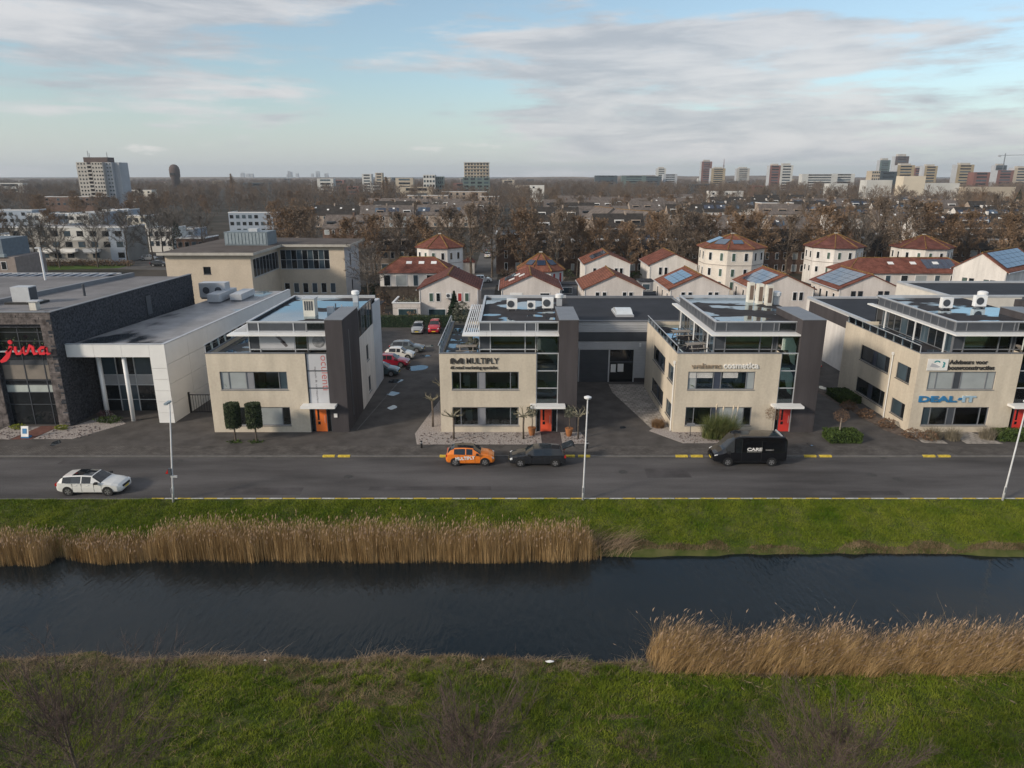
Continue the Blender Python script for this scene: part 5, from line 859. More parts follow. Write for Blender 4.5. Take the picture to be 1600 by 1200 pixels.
reeds('shorter clump of tan reeds on the far bank at left', X, Y, np.full(len(X), -1.3), (1.3+.6*k+NR.normal(0, .30, len(X)))*np.where(X > -28.4, .75, 1), .08, (.02, .0))
X, Y = zone(30000, 6.7, 30, 27.9, 30.3); k = vnoise(X, Y, 1.2, 47)*.5+vnoise(X, X*0, 2.6, 48)*.5; ok = (Y > 28.1+(vnoise(X, Y*0, 1.2, 49)-.5)*.7) & (NR.rand(len(X)) < np.clip((X-5.8)*.5, .1, 1)) & (NR.rand(len(X)) < .35+.8*k); X, Y, k = X[ok], Y[ok], k[ok]
reeds('wind bent bed of tan reeds on the near bank at right', X, Y, np.full(len(X), -1.25), 1.15+.9*k+NR.normal(0, .34, len(X)), .24, (.28, .02), .016, .14)
X, Y = zone(9000, -24, 31, 28.3, 29.9); ok = (X > 5.5) | (vnoise(X, Y, 1.5, 50) > .52); X, Y = X[ok], Y[ok]; V, F = blades(0, (X, Y), NR.uniform(.2, .6, len(X)), 1.5, .018, near_z(X, Y)+.05, 2, .96, (.4, 0)); tag(link('fallen_reed_straw', npmesh('fallen_reed_straw', V, F, mat('straw', (.27, .20, .135), .95, .3, 2), 4)), 'fallen pale reed straw lying along the near bank', 'straw', kind='stuff')
X, Y = zone(420, 4.4, 7.6, 39.7, 41.0); V, F = blades(0, (X, Y), NR.uniform(.7, 1.7, len(X)), .5, .02, far_z(X, Y), 3, .6, (.75, -.1)); tag(link('bent_reeds', npmesh('bent_reeds', V, F, MATS['straw'], 4)), 'grey bent over reeds at the end of the far reed bed', 'reeds', kind='stuff')
for x, y, lb, sx in ((1.85, 29.05, 'white plastic scrap lying at the near water edge', .28), (-1.4, 29.15, 'small white scrap at the near water edge left of centre', .1), (-12.0, 29.0, 'tiny pale scrap on the near bank at left', .09)):
    p = MB(); n = 7; p.add([(sx*math.cos(k*2*PI/n)*random.uniform(.6, 1), .4*sx*math.sin(k*2*PI/n)*random.uniform(.6, 1), random.uniform(.02, .08)) for k in range(n)] + [(0, 0, .12)], [(k, (k+1) % n, n) for k in range(n)]); tag(p.build('plastic_scrap', white, None, (x, y, float(near_z(np.array([x]), np.array([y]))[0])+.12)), lb, 'litter')
# ------------------------------------------------------------ pale houses with red roofs
def swin(parent, x, z, w, h, y=0, pane=glass, fm=white, rz=0, org=None):
    """small window on a front wall: frame and pane a few centimetres proud"""
    if org is None: o = B('window', fm, parent, x-w/2-.09, x+w/2+.09, y-.06, y+.05, z-.09, z+h+.09); p = B('pane', pane, o, -.5, .5, -.5, .5, -.5, .5); p.scale = (w/(w+.18), .3, h/(h+.18)); p.location = (0, -.5, 0); return o
    o = B('window', fm, parent, org[0]-w/2-.09, org[0]+w/2+.09, org[1]-.06, org[1]+.06, z-.09, z+h+.09, rz); p = B('pane', pane, o, -.5, .5, -.5, .5, -.5, .5); p.scale = (w/(w+.18), .3, h/(h+.18)); p.location = (0, -.5, 0); return o
def gable(label, xc, y0, w, d, eave, ridge, wm, rm, wins, rz=0, sol=None, solm=solarb, lights=(), name='house', group='pale houses with red tiled roofs', sidewins=0, rsol=None):
    t = thing(name, label, 'house', (xc, y0, 0), rz, group); h = w/2; m = MB()
    m.add([(-h, 0, 0), (h, 0, 0), (h, 0, eave), (0, 0, ridge), (-h, 0, eave), (-h, d, 0), (h, d, 0), (h, d, eave), (0, d, ridge), (-h, d, eave)], [(0, 1, 2, 3, 4), (9, 8, 7, 6, 5), (0, 4, 9, 5), (1, 6, 7, 2)]); m.build('wall', wm, t)
    an = math.atan2(ridge-eave, h); ov = .35; k = .16
    for s in (-1, 1):
        r = MB(); x0, z0 = s*(h+ov), eave-ov*math.tan(an); r.add([(x0, -.25, z0), (0, -.25, ridge), (0, d+.25, ridge), (x0, d+.25, z0), (x0, -.25, z0+k), (0, -.25, ridge+k), (0, d+.25, ridge+k), (x0, d+.25, z0+k)], [(0, 1, 2, 3), (7, 6, 5, 4), (0, 4, 5, 1), (2, 6, 7, 3), (0, 3, 7, 4)]); ro = r.build('roof', rm, t)
        if sol and s == -1 or rsol and s == 1:
            nx, ny, f0, f1, yy0, yy1 = sol if s == -1 else rsol; L = h/math.cos(an)
            for i in range(nx):
                for j in range(ny):
                    f = f0+(f1-f0)*(i+.5)/nx; y = yy0+(yy1-yy0)*(j+.5)/ny; B('solar_panel', solm, ro, -.5*(f1-f0)*L/nx*.95+s*h*(1-f), .5*(f1-f0)*L/nx*.95+s*h*(1-f), y-(yy1-yy0)/ny*.475, y+(yy1-yy0)/ny*.475, eave+f*(ridge-eave)+k/math.cos(an)+.04, eave+f*(ridge-eave)+k/math.cos(an)+.10, rot=(0, s*an, 0))
        if s == -1:
            for f, y in lights: B('roof_light', panelw, ro, -h*(1-f)-.5, -h*(1-f)+.5, y-.4, y+.4, eave+f*(ridge-eave)+k+.02, eave+f*(ridge-eave)+k+.14, rot=(0, -an, 0))
    MB().tube([(0, -.27, ridge+k), (0, d+.27, ridge+k)], .13, 6).build('ridge', ridgem, t)
    for s in (-1, 1): MB().tube([(s*(h+ov+.05), -.2, eave-ov*math.tan(an)-.02), (s*(h+ov+.05), d+.2, eave-ov*math.tan(an)-.02)], .09, 6).build('gutter', silver, t); MB().tube([(s*(h-.12), -.06, .1), (s*(h-.12), -.06, eave-.25)], .045, 6).build('drain_pipe', white, t)
    for x, z, ww, hh, pn, fm in wins: swin(t, x, z, ww, hh, 0, pn, fm)
    for i in range(sidewins): yy = 1.5+i*(d-3)/max(1, sidewins-1); o = B('window', white, t, -h-.05, -h+.05, yy-.4, yy+.4, 2.0, 4.2); p = B('pane', glass, o, -.5, .5, -.5, .5, -.5, .5); p.scale = (.3, .8, .9); p.location = (-.5, 0, 0)
    return t
redp = mat('red_curtain', (.35, .03, .03), .6); greenp = mat('green_curtain', (.05, .09, .07), .5)
pair = lambda z0, h=1.25, z=3.25, f=white, p=glass: [(-2.55, z, .55, h, p, f), (-1.45, z, .55, h, p, f), (1.7, z, .55, h, p, f), (2.7, z, .55, h, p, f)]
doors = mat('patio_glass', (.03, .055, .065), .06, .3, 1, spec=.8)
t = gable('nearest gabled house with red curtain and garden doors behind the car park', -9.95, 110, 9.3, 10.5, 5.05, 7.15, pinkish, redroof2, [(-2.75, 3.1, .55, 1.25, greenp, white), (-1.65, 3.1, .55, 1.25, glass, white), (1.75, 3.1, .55, 1.25, redp, white), (2.85, 3.1, .55, 1.25, greenp, white), (-1.9, .1, 2.6, 1.7, doors, white), (3.0, .1, 2.4, 1.7, doors, white)])
ac = ac_unit('white air conditioner on the wall of the nearest gabled house', -9.9, 109.7, 3.5, .75, 0, None)
t = thing('garden_annex', 'low pale annex with planted roof terrace beside the nearest gabled house', 'annex', (-16.6, 108.6, 0)); w_ = MB(); wallface(w_, 'S', 0, -2.0, 2.3, 0, 3.0); wallface(w_, 'W', -2.0, 0, 6, 0, 3.0); wallface(w_, 'E', 2.3, 0, 1.5, 0, 3.0); w_.build('wall', pinkish, t); B('terrace_floor', bitumen, t, -2, 2.3, 0, 6, 2.2, 2.3); e = MB(); e.box(-2.1, 2.35, -.1, .2, 3.0, 3.15); e.box(-2.1, -1.8, .2, 6, 3.0, 3.15); e.build('parapet_cap', white, t); swin(t, .3, .1, 2.8, 2.0, 0, doors)
V, F = leaves(400, lambda: (random.uniform(-1.5, 2), random.uniform(.6, 5), 2.3+abs(random.gauss(0, .5))), .16); link('terrace_plants', npmesh('terrace_plants', V, F, olive, 4), t)
gable('gabled house with white shutters and roof lights behind the MULTIPLY roof', 2.95, 110, 9.3, 10.5, 5.05, 7.15, pinkish, redroof, [(-2.3, 3.0, 1.8, 1.35, panelw, white), (2.2, 3.0, 1.4, 1.35, glass, white)], lights=((.35, 3.5), (.55, 6), (.7, 3.2)), sol=(2, 2, .1, .5, 5.5, 9.5), solm=solar)
gable('gabled house with plain rust red roof behind the warehouse', 15.95, 110, 9.3, 10.5, 5.05, 7.15, pinkish, orangeroof, pair(2.75)); gable('gabled house with blue solar roof above the warehouse roof corner', 29.4, 110, 9.3, 10.5, 5.05, 7.15, pinkish, orangeroof, pair(2.75), sol=(3, 4, .16, .80, 1.2, 8.6), sidewins=3)
gable('gabled house with blue solar roof behind the cosmetica roof vents', 42.7, 110, 9.3, 10.5, 5.05, 7.15, pinkish, orangeroof, pair(2.75), sol=(3, 4, .12, .84, .9, 8.6), sidewins=3); gable('gabled house with grey solar roof right of the octagonal house', 56.1, 110, 9.7, 10.5, 5.05, 7.15, pinkish, redroof, pair(2.75, 1.35, f=anth), sol=(4, 4, .06, .90, .7, 9.6), sidewins=4)
gable('second row gabled house with dark solar strip behind the warehouse', 18.9, 140, 9.0, 10, 5.4, 7.3, offwhite, orangeroof, pair(3.1), sol=(3, 2, .3, .95, 1, 6), solm=solar); gable('second row gabled house with bare red roof left of the large octagon', 31.9, 140, 9.4, 10, 5.2, 7.3, offwhite, redroof, pair(2.9, 1.4))
gable('large gabled house with dark solar roof at the right edge', 74.7, 113, 7.6, 15, 7.7, 10.2, offwhite, orangeroof, [(-1.9, 4.6, .55, 1.5, greenp, anth), (-.9, 4.6, .55, 1.5, glass, anth), (1.2, 4.6, .55, 1.5, greenp, anth), (2.1, 4.6, .55, 1.5, glass, anth), (-1.2, .9, 1.4, 1.5, glass, anth)], rz=R(-52), rsol=(4, 6, .08, .92, .7, 14), solm=solar)
def octagon(label, xc, yc, r, eave, ridge, wm, rm, nw=2, zs=((-2.2, 1.3), (-5.0, 1.1)), sols=(), pane=glass, solm=solar):
    t = thing('octagonal_house', label, 'house', (xc, yc, 0), 0, 'octagonal houses with red pyramid roofs'); m = MB(); P = [(r*math.cos(R(22.5+45*k)), r*math.sin(R(22.5+45*k))) for k in range(8)]; m.prism(P, 0, eave); m.build('wall', wm, t)
    Q = [(p[0]*1.09, p[1]*1.09) for p in P]; rf = MB(); rf.add([(x, y, eave-.05) for x, y in Q]+[(x, y, eave+.12) for x, y in Q]+[(0, 0, ridge)], [(k, (k+1) % 8, 8+(k+1) % 8, 8+k) for k in range(8)]+[(8+k, 8+(k+1) % 8, 16) for k in range(8)]+[tuple(range(8))[::-1]]); ro = rf.build('roof', rm, t)
    for k in range(8): MB().tube([(Q[k][0], Q[k][1], eave+.14), (0, 0, ridge+.03)], .10, 5).build('hip_ridge', ridgem, ro)
    B('cornice', MATS['roof_trim'], t, -.3, .3, -.3, .3, ridge-.1, ridge+.12)
    bm = MB(); bm.prism([(p[0]*1.012, p[1]*1.012) for p in P], eave-2.95, eave-2.85); bm.build('string_course', mat('band_grey', (.33, .30, .28), .9), t)
    ap = r*math.cos(R(22.5))
    for k in (4, 5, 6, 7):
        an = R(45*k+0) if 0 else R(45*k); nx, ny = math.cos(an), math.sin(an); fw = r*.765
        for zo, hh in zs:
            for i in range(nw):
                s = (i-(nw-1)/2)*fw/nw
                if eave+zo > .2: swin(t, 0, eave+zo, .55, hh, rz=an+PI/2, org=(nx*ap-ny*s, ny*ap+nx*s), pane=pane if (i+k) % 3 else greenp)
    sl = math.atan2(ridge-eave, ap*1.09)
    for k, f, w, hgt in sols:
        an = R(45*k); rr = ap*1.09*(1-f); z = eave+.12+f*(ridge-eave)
        B('solar_panel', solm, ro, math.cos(an)*rr-hgt/2, math.cos(an)*rr+hgt/2, math.sin(an)*rr-w/2, math.sin(an)*rr+w/2, z+.02, z+.12, rot=Matrix.Rotation(an, 3, 'Z').to_quaternion().to_matrix().to_4x4().__matmul__(Matrix.Rotation(sl, 4, 'Y')).to_euler())
    return t
octagon('small octagonal house with plain red roof by the narrow street', -14.5, 144, 4.8, 8.4, 10.9, offwhite, redroof, 2)
octagon('low octagonal house with dark panels on its orange roof', 5.3, 131, 4.4, 5.5, 8.6, offwhite, orangeroof, 2, ((-2.1, 1.7),), ((6, .4, 1.5, 1.3), (5, .4, 1.5, 1.3), (7, .4, 1.5, 1.3)), redp)
octagon('large cream octagonal house with solar panels in the middle of the row', 41.2, 134, 5.9, 9.3, 11.7, mat('cream_render', (.64, .59, .53), .9, .10, .5, fine=4), orangeroof, 2, ((-2.1, 1.35), (-4.9, 1.3), (-7.2, 1.3)), ((5, .4, 2.2, 2.0), (6, .4, 1.8, 1.4), (4, .45, 2.6, 2.6)), glass, solarb)
octagon('octagonal house with plain red roof right of the large cream one', 68.6, 152, 5.7, 7.7, 10.4, offwhite, redroof2, 2); octagon('octagonal house with roof lights behind the long red roof', 89.6, 156, 6.0, 7.2, 9.8, offwhite, redroof2, 2)
def hiphouse(label, x0, x1, y0, d, eave, ridge, wm, rm, nwin, sol=None):
    t = thing('long_house', label, 'house', ((x0+x1)/2, y0, 0), 0, 'long low houses with red hipped roofs'); h = (x1-x0)/2; B('wall', wm, t, -h, h, 0, d, 0, eave); o = .4; r = MB(); i = d*.5
    r.add([(-h-o, -o, eave), (h+o, -o, eave), (h+o, d+o, eave), (-h-o, d+o, eave), (-h+i*.8, d/2, ridge), (h-i*.8, d/2, ridge)], [(0, 1, 5, 4), (1, 2, 5), (2, 3, 4, 5), (3, 0, 4), (3, 2, 1, 0)]); ro = r.build('roof', rm, t)
    for a, b in (((-h-o, -o, eave), (-h+i*.8, d/2, ridge)), ((h+o, -o, eave), (h-i*.8, d/2, ridge)), ((-h+i*.8, d/2, ridge), (h-i*.8, d/2, ridge))): MB().tube([a, b], .1, 5).build('hip_ridge', ridgem, ro)
    for k in range(nwin): swin(t, -h+1.3+k*(2*h-2.6)/max(1, nwin-1), eave-2.3, (1.1, 1.9, .8)[k % 3], 1.9, 0, (glass, blind, glassb)[k % 3])
    an = math.atan2(ridge-eave, d/2+o)
    for k in range(3): B('roof_light', panelw, ro, -h*.3+k*h*.35, -h*.3+k*h*.35+1.0, d*.3-.4, d*.3+.4, eave+(ridge-eave)*.62, eave+(ridge-eave)*.62+.1, rot=(an, 0, 0))
    if sol:
        for k in range(5): B('solar_panel', solar, ro, h*.25+k*1.1, h*.25+k*1.1+1.04, d*.1, d*.45, eave+(ridge-eave)*.55+.0, eave+(ridge-eave)*.55+.12, rot=(an, 0, 0))
    return t
hiphouse('long low house with red hipped roof left of the nearest gable', -23.8, -10.9, 127, 8.4, 5.3, 7.7, offwhite, redroof, 5); hiphouse('long low house with red hipped roof and dark panels at the right', 59.5, 82.5, 125, 8.5, 5.5, 7.8, offwhite, redroof, 8, True)
# garden walls, fences and sheds between the houses
fence = mat('garden_fence', (.085, .070, .058), .95, .3, 2); shedm = mat('garden_shed', (.13, .10, .08), .9, .3, 1)
def gfence(label, x0, x1, y, h):
    t = thing('garden_fence', label, 'fence', (x0, y, 0), 0, 'garden fences between the houses'); n = max(2, int((x1-x0)/1.9))
    for k in range(n): B('fence_panel', fence, t, k*(x1-x0)/n+.06, (k+1)*(x1-x0)/n-.06, 0, .05, .05, h); B('post', fence, t, k*(x1-x0)/n-.05, k*(x1-x0)/n+.05, -.03, .08, 0, h+.1)
for i, (x0, x1, y, h, lb) in enumerate(((-24, -19, 107, 1.8, 'brown garden fence left of the planted annex'), (-24, -12.5, 123.5, 3.4, 'tall dark screen below the long red roofed house'), (8.0, 11.0, 112, 1.9, 'short fence between the shuttered house and the plain roofed house'), (21.2, 24.4, 113, 1.9, 'short fence right of the plain red roofed house'), (20.5, 36.5, 126, 1.9, 'long garden fence behind the solar roofed houses'), (34.5, 37.6, 113, 1.9, 'short fence between the two blue solar roofs'), (47.6, 51, 113, 1.9, 'short fence left of the grey solar roof'), (61.5, 72, 118, 1.8, 'dark fence behind the conifer at the right'))): gfence(lb, x0, x1, y, h)
for x, y, w, h, lb in ((-22.6, 112, 3, 2.2, 'dark garden shed left of the nearest gabled house'), (9.7, 124, 3.5, 3.6, 'flat roofed extension between the octagon and second row house'), (23.5, 120, 3, 2.4, 'garden shed behind the plain red roofed house'), (25.0, 131, 2.6, 3.2, 'pale flat roofed shed with balcony rail behind the gardens'), (51.0, 122, 3, 2.3, 'garden shed between the solar roofs')):
    t = thing('garden_shed', lb, 'shed', (x, y, 0), 0, 'garden sheds'); B('wall', shedm if h < 3 else mat('blue_grey_wall', (.22, .23, .25), .8), t, -w/2, w/2, 0, 3, 0, h); B('roof', bitumen, t, -w/2-.15, w/2+.15, -.15, 3.15, h+.002, h+.12); swin(t, 0, h-1.5, w*.5, 1.0, 0, glassb)
# ------------------------------------------------------------ brick terraces beyond
def terrace(label, xc, y0, w, d, eave, ridge, wm, rm, units, rz=0, dorm=.5, sol=0, light=.5, group='brick terraces beyond the red roofs', detail=True):
    t = thing('terraced_houses', label, 'houses', (xc, y0, 0), rz, group); h = w/2; m = MB(); m.add([(-h, 0, 0), (-h, d, 0), (-h, d, eave), (-h, d/2, ridge), (-h, 0, eave), (h, 0, 0), (h, d, 0), (h, d, eave), (h, d/2, ridge), (h, 0, eave)], [(0, 5, 9, 4), (1, 2, 7, 6), (0, 4, 3, 2, 1), (5, 6, 7, 8, 9)]); m.build('wall', wm, t)
    an = math.atan2(ridge-eave, d/2)
    for s in (0, 1):
        r = MB(); ya, yb = ((-.3, d/2), (d+.3, d/2))[s]; za = eave-.3*math.tan(an); r.add([(-h-.15, ya, za), (h+.15, ya, za), (h+.15, yb, ridge), (-h-.15, yb, ridge), (-h-.15, ya, za+.16), (h+.15, ya, za+.16), (h+.15, yb, ridge+.16), (-h-.15, yb, ridge+.16)], [(0, 1, 2, 3), (7, 6, 5, 4), (0, 4, 5, 1), (0, 3, 7, 4), (1, 5, 6, 2)]); ro = r.build('roof', rm, t)
        if s == 0: front = ro
    u = w/units; rs = random.Random(int(xc*7+y0))
    for k in range(units):
        x = -h+u*(k+.5)
        if detail:
            for z in ([.6, 3.4] if eave > 4.6 else [1.0]):
                a = rs.choice((.9, 1.5, 2.1)); swin(t, x-u*.2, z, a*.7, 1.4, 0, rs.choice((glass, glassb, blind)), rs.choice((white, white, MATS['cream_metal'])))
                if u > 4: swin(t, x+u*.25, z, .7, 1.4, 0, glass)
        q = rs.random()
        if q < dorm: do = B('dormer', rs.choice((white, panelw, anth, brick2)), front, x-u*.28, x+u*.28, d*.14, d*.42, eave+.5, eave+.5+min(1.7, (ridge-eave)*.6)); p = B('pane', glass, do, -.5, .5, -.5, .5, -.5, .5); p.scale = (.85, .04, .6); p.location = (0, -.5, 0)
        elif q < dorm+light: f = rs.uniform(.4, .75); B('roof_light', panelw, front, x-.45, x+.45, d/2*f-.4, d/2*f+.4, eave+f*(ridge-eave)+.16, eave+f*(ridge-eave)+.26, rot=(an, 0, 0))
        if rs.random() < sol:
            for j in range(3): f = .5; B('solar_panel', solar if rs.random() < .6 else solarb, front, x-u*.4+j*u*.27, x-u*.4+j*u*.27+u*.25, d/2*f-1.3, d/2*f+1.3, eave+f*(ridge-eave)+.18, eave+f*(ridge-eave)+.26, rot=(an, 0, 0))
        if k % 2: B('chimney', wm, t, x+u*.4, x+u*.4+.6, d*.44, d*.56, ridge-.5, ridge+.9)
    return t
Yx = lambda u, Y: (u-800)/1134*Y
for lb, u0, u1, Y, eave, ridge, wm, rm, n, dm, so in (
    ('brick terrace with ribbon windows behind the long red roof', 560, 645, 168, 5.4, 8.3, brick2, darkroof, 3, .3, 0), ('brick terrace behind the low octagon with pale ground floor', 838, 915, 168, 5.4, 8.6, brick, darkroof, 3, .5, 0), ('brick terrace with white dormers behind the second row gables', 925, 1098, 168, 5.6, 9.4, brick, darkroof, 6, .6, .2),
    ('brick terrace with dark tiles right of the cream octagon', 1185, 1300, 166, 5.6, 9.8, brick, darkroof, 4, .5, .2), ('brick terrace behind the right hand octagons', 1352, 1425, 170, 5.4, 9.6, brick, darkroof, 3, .3, 0), ('brick terrace with wide dormers at the right edge', 1470, 1640, 172, 5.2, 9.4, brick, darkroof, 6, .6, .3)):
    terrace(lb, Yx((u0+u1)/2, Y), Y, Yx(u1, Y)-Yx(u0, Y), 9.5, eave, ridge, wm, rm, n, 0, dm, so)
B3 = thing('brick_block', 'flat roofed three storey brown brick block beside the narrow street', 'building', (-3.7, 166, 0)); B('wall', brick, B3, 0, 8.3, 0, 12, 0, 9.0); e = MB(); e.box(-.1, 8.4, -.1, .2, 9.0, 9.25); e.box(-.1, .2, .2, 12, 9, 9.25); e.box(8.1, 8.4, .2, 12, 9, 9.25); e.build('roof_edge', white, B3); B('roof', bitumen, B3, .2, 8.1, .2, 12, 9.0, 9.08)
for z in (.9, 3.7, 6.5):
    for x, w in ((2.3, .6), (5.4, 1.5), (7.3, .6)): swin(B3, x, z, w, 1.6, 0, (glass, blind)[int(x) % 2])
B4 = thing('brick_gatehouse', 'small white walled shed with red roof by the narrow street', 'shed', (-11.6, 166, 0)); B('wall', offwhite, B4, 0, 2.8, 0, 4, 0, 2.6); m = MB().add([(-.2, -.2, 2.6), (3, -.2, 2.6), (3, 4.2, 2.6), (-.2, 4.2, 2.6), (1.4, 1.2, 3.7), (1.4, 3, 3.7)], [(0, 1, 4), (1, 2, 5, 4), (2, 3, 5), (3, 0, 4, 5)]); m.build('roof', redroof, B4)
rows = [(480, 560, 322, 1), (562, 645, 318, 2), (648, 745, 322, 2), (835, 905, 300, 1), (905, 985, 312, 0), (1045, 1100, 330, 1), (1100, 1160, 352, 3), (1190, 1285, 330, 2), (1300, 1366, 300, 3), (1372, 1440, 280, 2), (1440, 1620, 246, 3), (1500, 1640, 300, 3), (640, 720, 415, 0), (850, 960, 400, 0), (960, 1080, 430, 0), (1110, 1220, 450, 1), (1240, 1330, 420, 2), (560, 640, 425, 0), (870, 930, 480, 0), (1010, 1100, 520, 0), (860, 930, 352, 1), (985, 1060, 372, 2), (1120, 1200, 392, 3), (1225, 1300, 372, 1), (1330, 1400, 402, 3), (1420, 1500, 392, 2), (700, 760, 372, 0), (580, 650, 372, 1), (1520, 1600, 372, 1), (880, 985, 450, 2), (1180, 1280, 500, 1), (1380, 1480, 470, 2), (500, 570, 238, 0), (800, 900, 232, 1), (930, 1010, 246, 1), (1080, 1190, 236, 0), (1210, 1290, 226, 2), (1370, 1470, 350, 3)]
TER = []
for i, (u0, u1, Y, k) in enumerate(rows):
    t = terrace('', Yx((u0+u1)/2, Y), Y, Yx(u1, Y)-Yx(u0, Y), 9.5, 5.4, 9.4, (brick, brick2, brick2, offwhite)[k], (brownroof, darkroof, brownroof, darkroof)[k], max(3, int((Yx(u1, Y)-Yx(u0, Y))/5.6)), R((0, 4, -5, 0, 3)[i % 5]), .7, (0, 0, .3, .8)[k], .5)
    TER.append((t, u0, Y, k))
ORD = ('first', 'second', 'third', 'fourth', 'fifth', 'sixth', 'seventh', 'eighth', 'ninth', 'tenth', 'eleventh', 'twelfth', 'thirteenth', 'fourteenth', 'fifteenth', 'sixteenth', 'seventeenth', 'eighteenth', 'nineteenth', 'twentieth', 'twenty-first', 'twenty-second', 'twenty-third', 'twenty-fourth', 'twenty-fifth')
for band, lo, hi in (('nearest', 0, 285), ('middle', 285, 365), ('farthest', 365, 900)):
    for i, (t, u0, Y, k) in enumerate(sorted((q for q in TER if lo <= q[2] < hi), key=lambda q: q[1])): t['label'] = '%s terrace with %s, %s from left in the %s tree belt' % (('brown brick', 'light brick', 'pale brick', 'white walled')[k], ('brown roof', 'dark roof', 'brown solar roof', 'dark solar roof')[k], ORD[i], band)
gable('light gabled hall with grey brown roof among the trees', Yx(1015, 262), 262, 11, 22, 5.6, 9.6, brick2, brownroof, [(-2, 2, 1, 1.5, glass, white), (2, 2, 1, 1.5, glass, white)], rz=R(24), group='brick terraces beyond the red roofs'); gable('light gabled house with steep grey roof left of the hall', Yx(958, 285), 285, 10, 16, 5.6, 9.8, brick2, brownroof, [(0, 2, 1.5, 1.5, glass, white)], rz=R(20), group='brick terraces beyond the red roofs')
def flat(label, x0, y0, w, d, h, wm, floors, nw, trim=white, group='white flat roofed terraces', fm=greyframe, dark_side=None, step=0):
    t = thing('flat_roofed_block', label, 'building', (x0, y0, 0), 0, group); B('wall', wm, t, 0, w, 0, d, 0, h); B('roof', gravelroof, t, .3, w-.3, .3, d-.3, h, h+.06); e = MB(); e.box(-.08, w+.08, -.08, .3, h+.002, h+.3); e.box(-.08, .3, .3, d, h+.002, h+.3); e.box(w-.3, w+.08, .3, d, h+.002, h+.3); e.build('roof_edge', trim, t)
    rs = random.Random(int(x0*3+y0))
    for f in range(floors):
        z = h-2.2-f*2.8
        for k in range(nw):
            if rs.random() < .8: swin(t, w*(k+.5)/nw, z, min(1.6, w/nw*.55), 1.3, 0, rs.choice((glass, glass, glassb)), fm)
    if step: s_ = B('upper_storey', wm, t, w*.25, w*.7, d*.3, d*.9, h+.06, h+2.4); B('balcony', panelw, t, w*.1, w*.9, -1.2, -.002, h-2.9, h-2.6)
    return t
ww = mat('bright_white', (.62, .61, .58), .8, .08, .3); wg = mat('grey_white', (.33, .32, .30), .9, .12, .3); bluew = mat('pale_blue_wall', (.30, .35, .42), .8, .08, .3); 
t = flat('three storey cream apartment terrace with balconies at the left', -133, 190, 30.5, 11, 8.9, wg, 3, 9, white, fm=anth)
B('end_wall', bluew, t, 26.0, 30.53, -.05, 0, 0, 8.9); B('white_panel', ww, t, 14.5, 21.5, -.06, -.003, 5.6, 8.8)
for k in range(4): B('balcony', panelw, t, 1.5+k*6, 5.5+k*6, -1.5, -.1, 2.7, 3.5); B('awning', ww, t, 2+k*6, 5+k*6, -2.2, -.1, 2.45, 2.6)
for lb, u0, u1, Y, h, m, f in (('pale blue fronted terrace at the far left edge', -10, 48, 318, 9.4, bluew, 2), ('bright white terrace end right of the pale blue fronts', 39, 68, 300, 8.6, ww, 1), ('low pale blue row behind the cream apartments', 66, 105, 305, 8.4, bluew, 2), ('white terrace in the middle of the left group', 103, 136, 300, 8.4, ww, 1), ('pale blue terrace right of the white middle one', 132, 162, 310, 8.8, bluew, 2), ('white walled terrace with blue balcony', 158, 182, 320, 9.4, ww, 2), ('narrow pale blue end house', 181, 199, 322, 9.4, bluew, 2), ('cream terrace near the bare trees', 195, 224, 300, 7.6, mat('cream_plain', (.60, .57, .50), .9, .05), 1), ('white low terrace in front of the pale blue one', 70, 100, 262, 6.2, bluew, 2), ('white house with blue side left of the conifer', 224, 262, 215, 8.6, ww, 2), ('grey white house right of the conifer', 276, 298, 235, 6.6, bluew, 2), ('pale blue terrace left of the tan office block', 355, 432, 300, 9.2, bluew, 3), ('cream low building at the far left', -30, 22, 205, 7.0, wg, 2),
                               ('white edged flat block left of centre', 637, 700, 480, 9.6, brick2, 3), ('white edged flat block at centre', 690, 760, 530, 11, brick2, 3), ('grey flat block behind the white edged ones', 750, 780, 480, 9, brick2, 3), ('white penthouse block right of centre', 1108, 1160, 540, 11, ww, 2), ('pale brick block at right of centre', 1190, 1240, 360, 9, brick2, 3), ('cream low school behind the left tower', 200, 240, 640, 10, mat('cream_plain', (.60, .57, .50), .9), 2), ('low brick flat at left behind the terraces', 70, 160, 470, 9, brick, 2), ('small white building far centre', 828, 850, 640, 14, ww, 2), ('brick school with white frames left of the tan block', 268, 312, 195, 7.0, brick, 2)):
    h = h*.80 if u1 < 440 and Y < 330 else h
    flat(lb, Yx(u0, Y), Y, Yx(u1, Y)-Yx(u0, Y), 10, h, m, f, max(2, int((u1-u0)/9)), step=0)
t = thing('corner_building', 'grey blue corner building at the far left edge', 'building', (-121, 150, 0)); B('wall', mat('taupe_wall', (.27, .23, .21), .9), t, 0, 16, 0, 10, 0, 5.6); B('upper_wall', mat('slate_blue', (.13, .165, .20), .7), t, 0, 13.5, .5, 9, 5.6, 9.3); B('canopy', MATS['plant_louvre'], t, 0, 14.2, -.4, .5, 5.602, 6.2); swin(t, 13.5, 3.0, 1.0, 1.6)
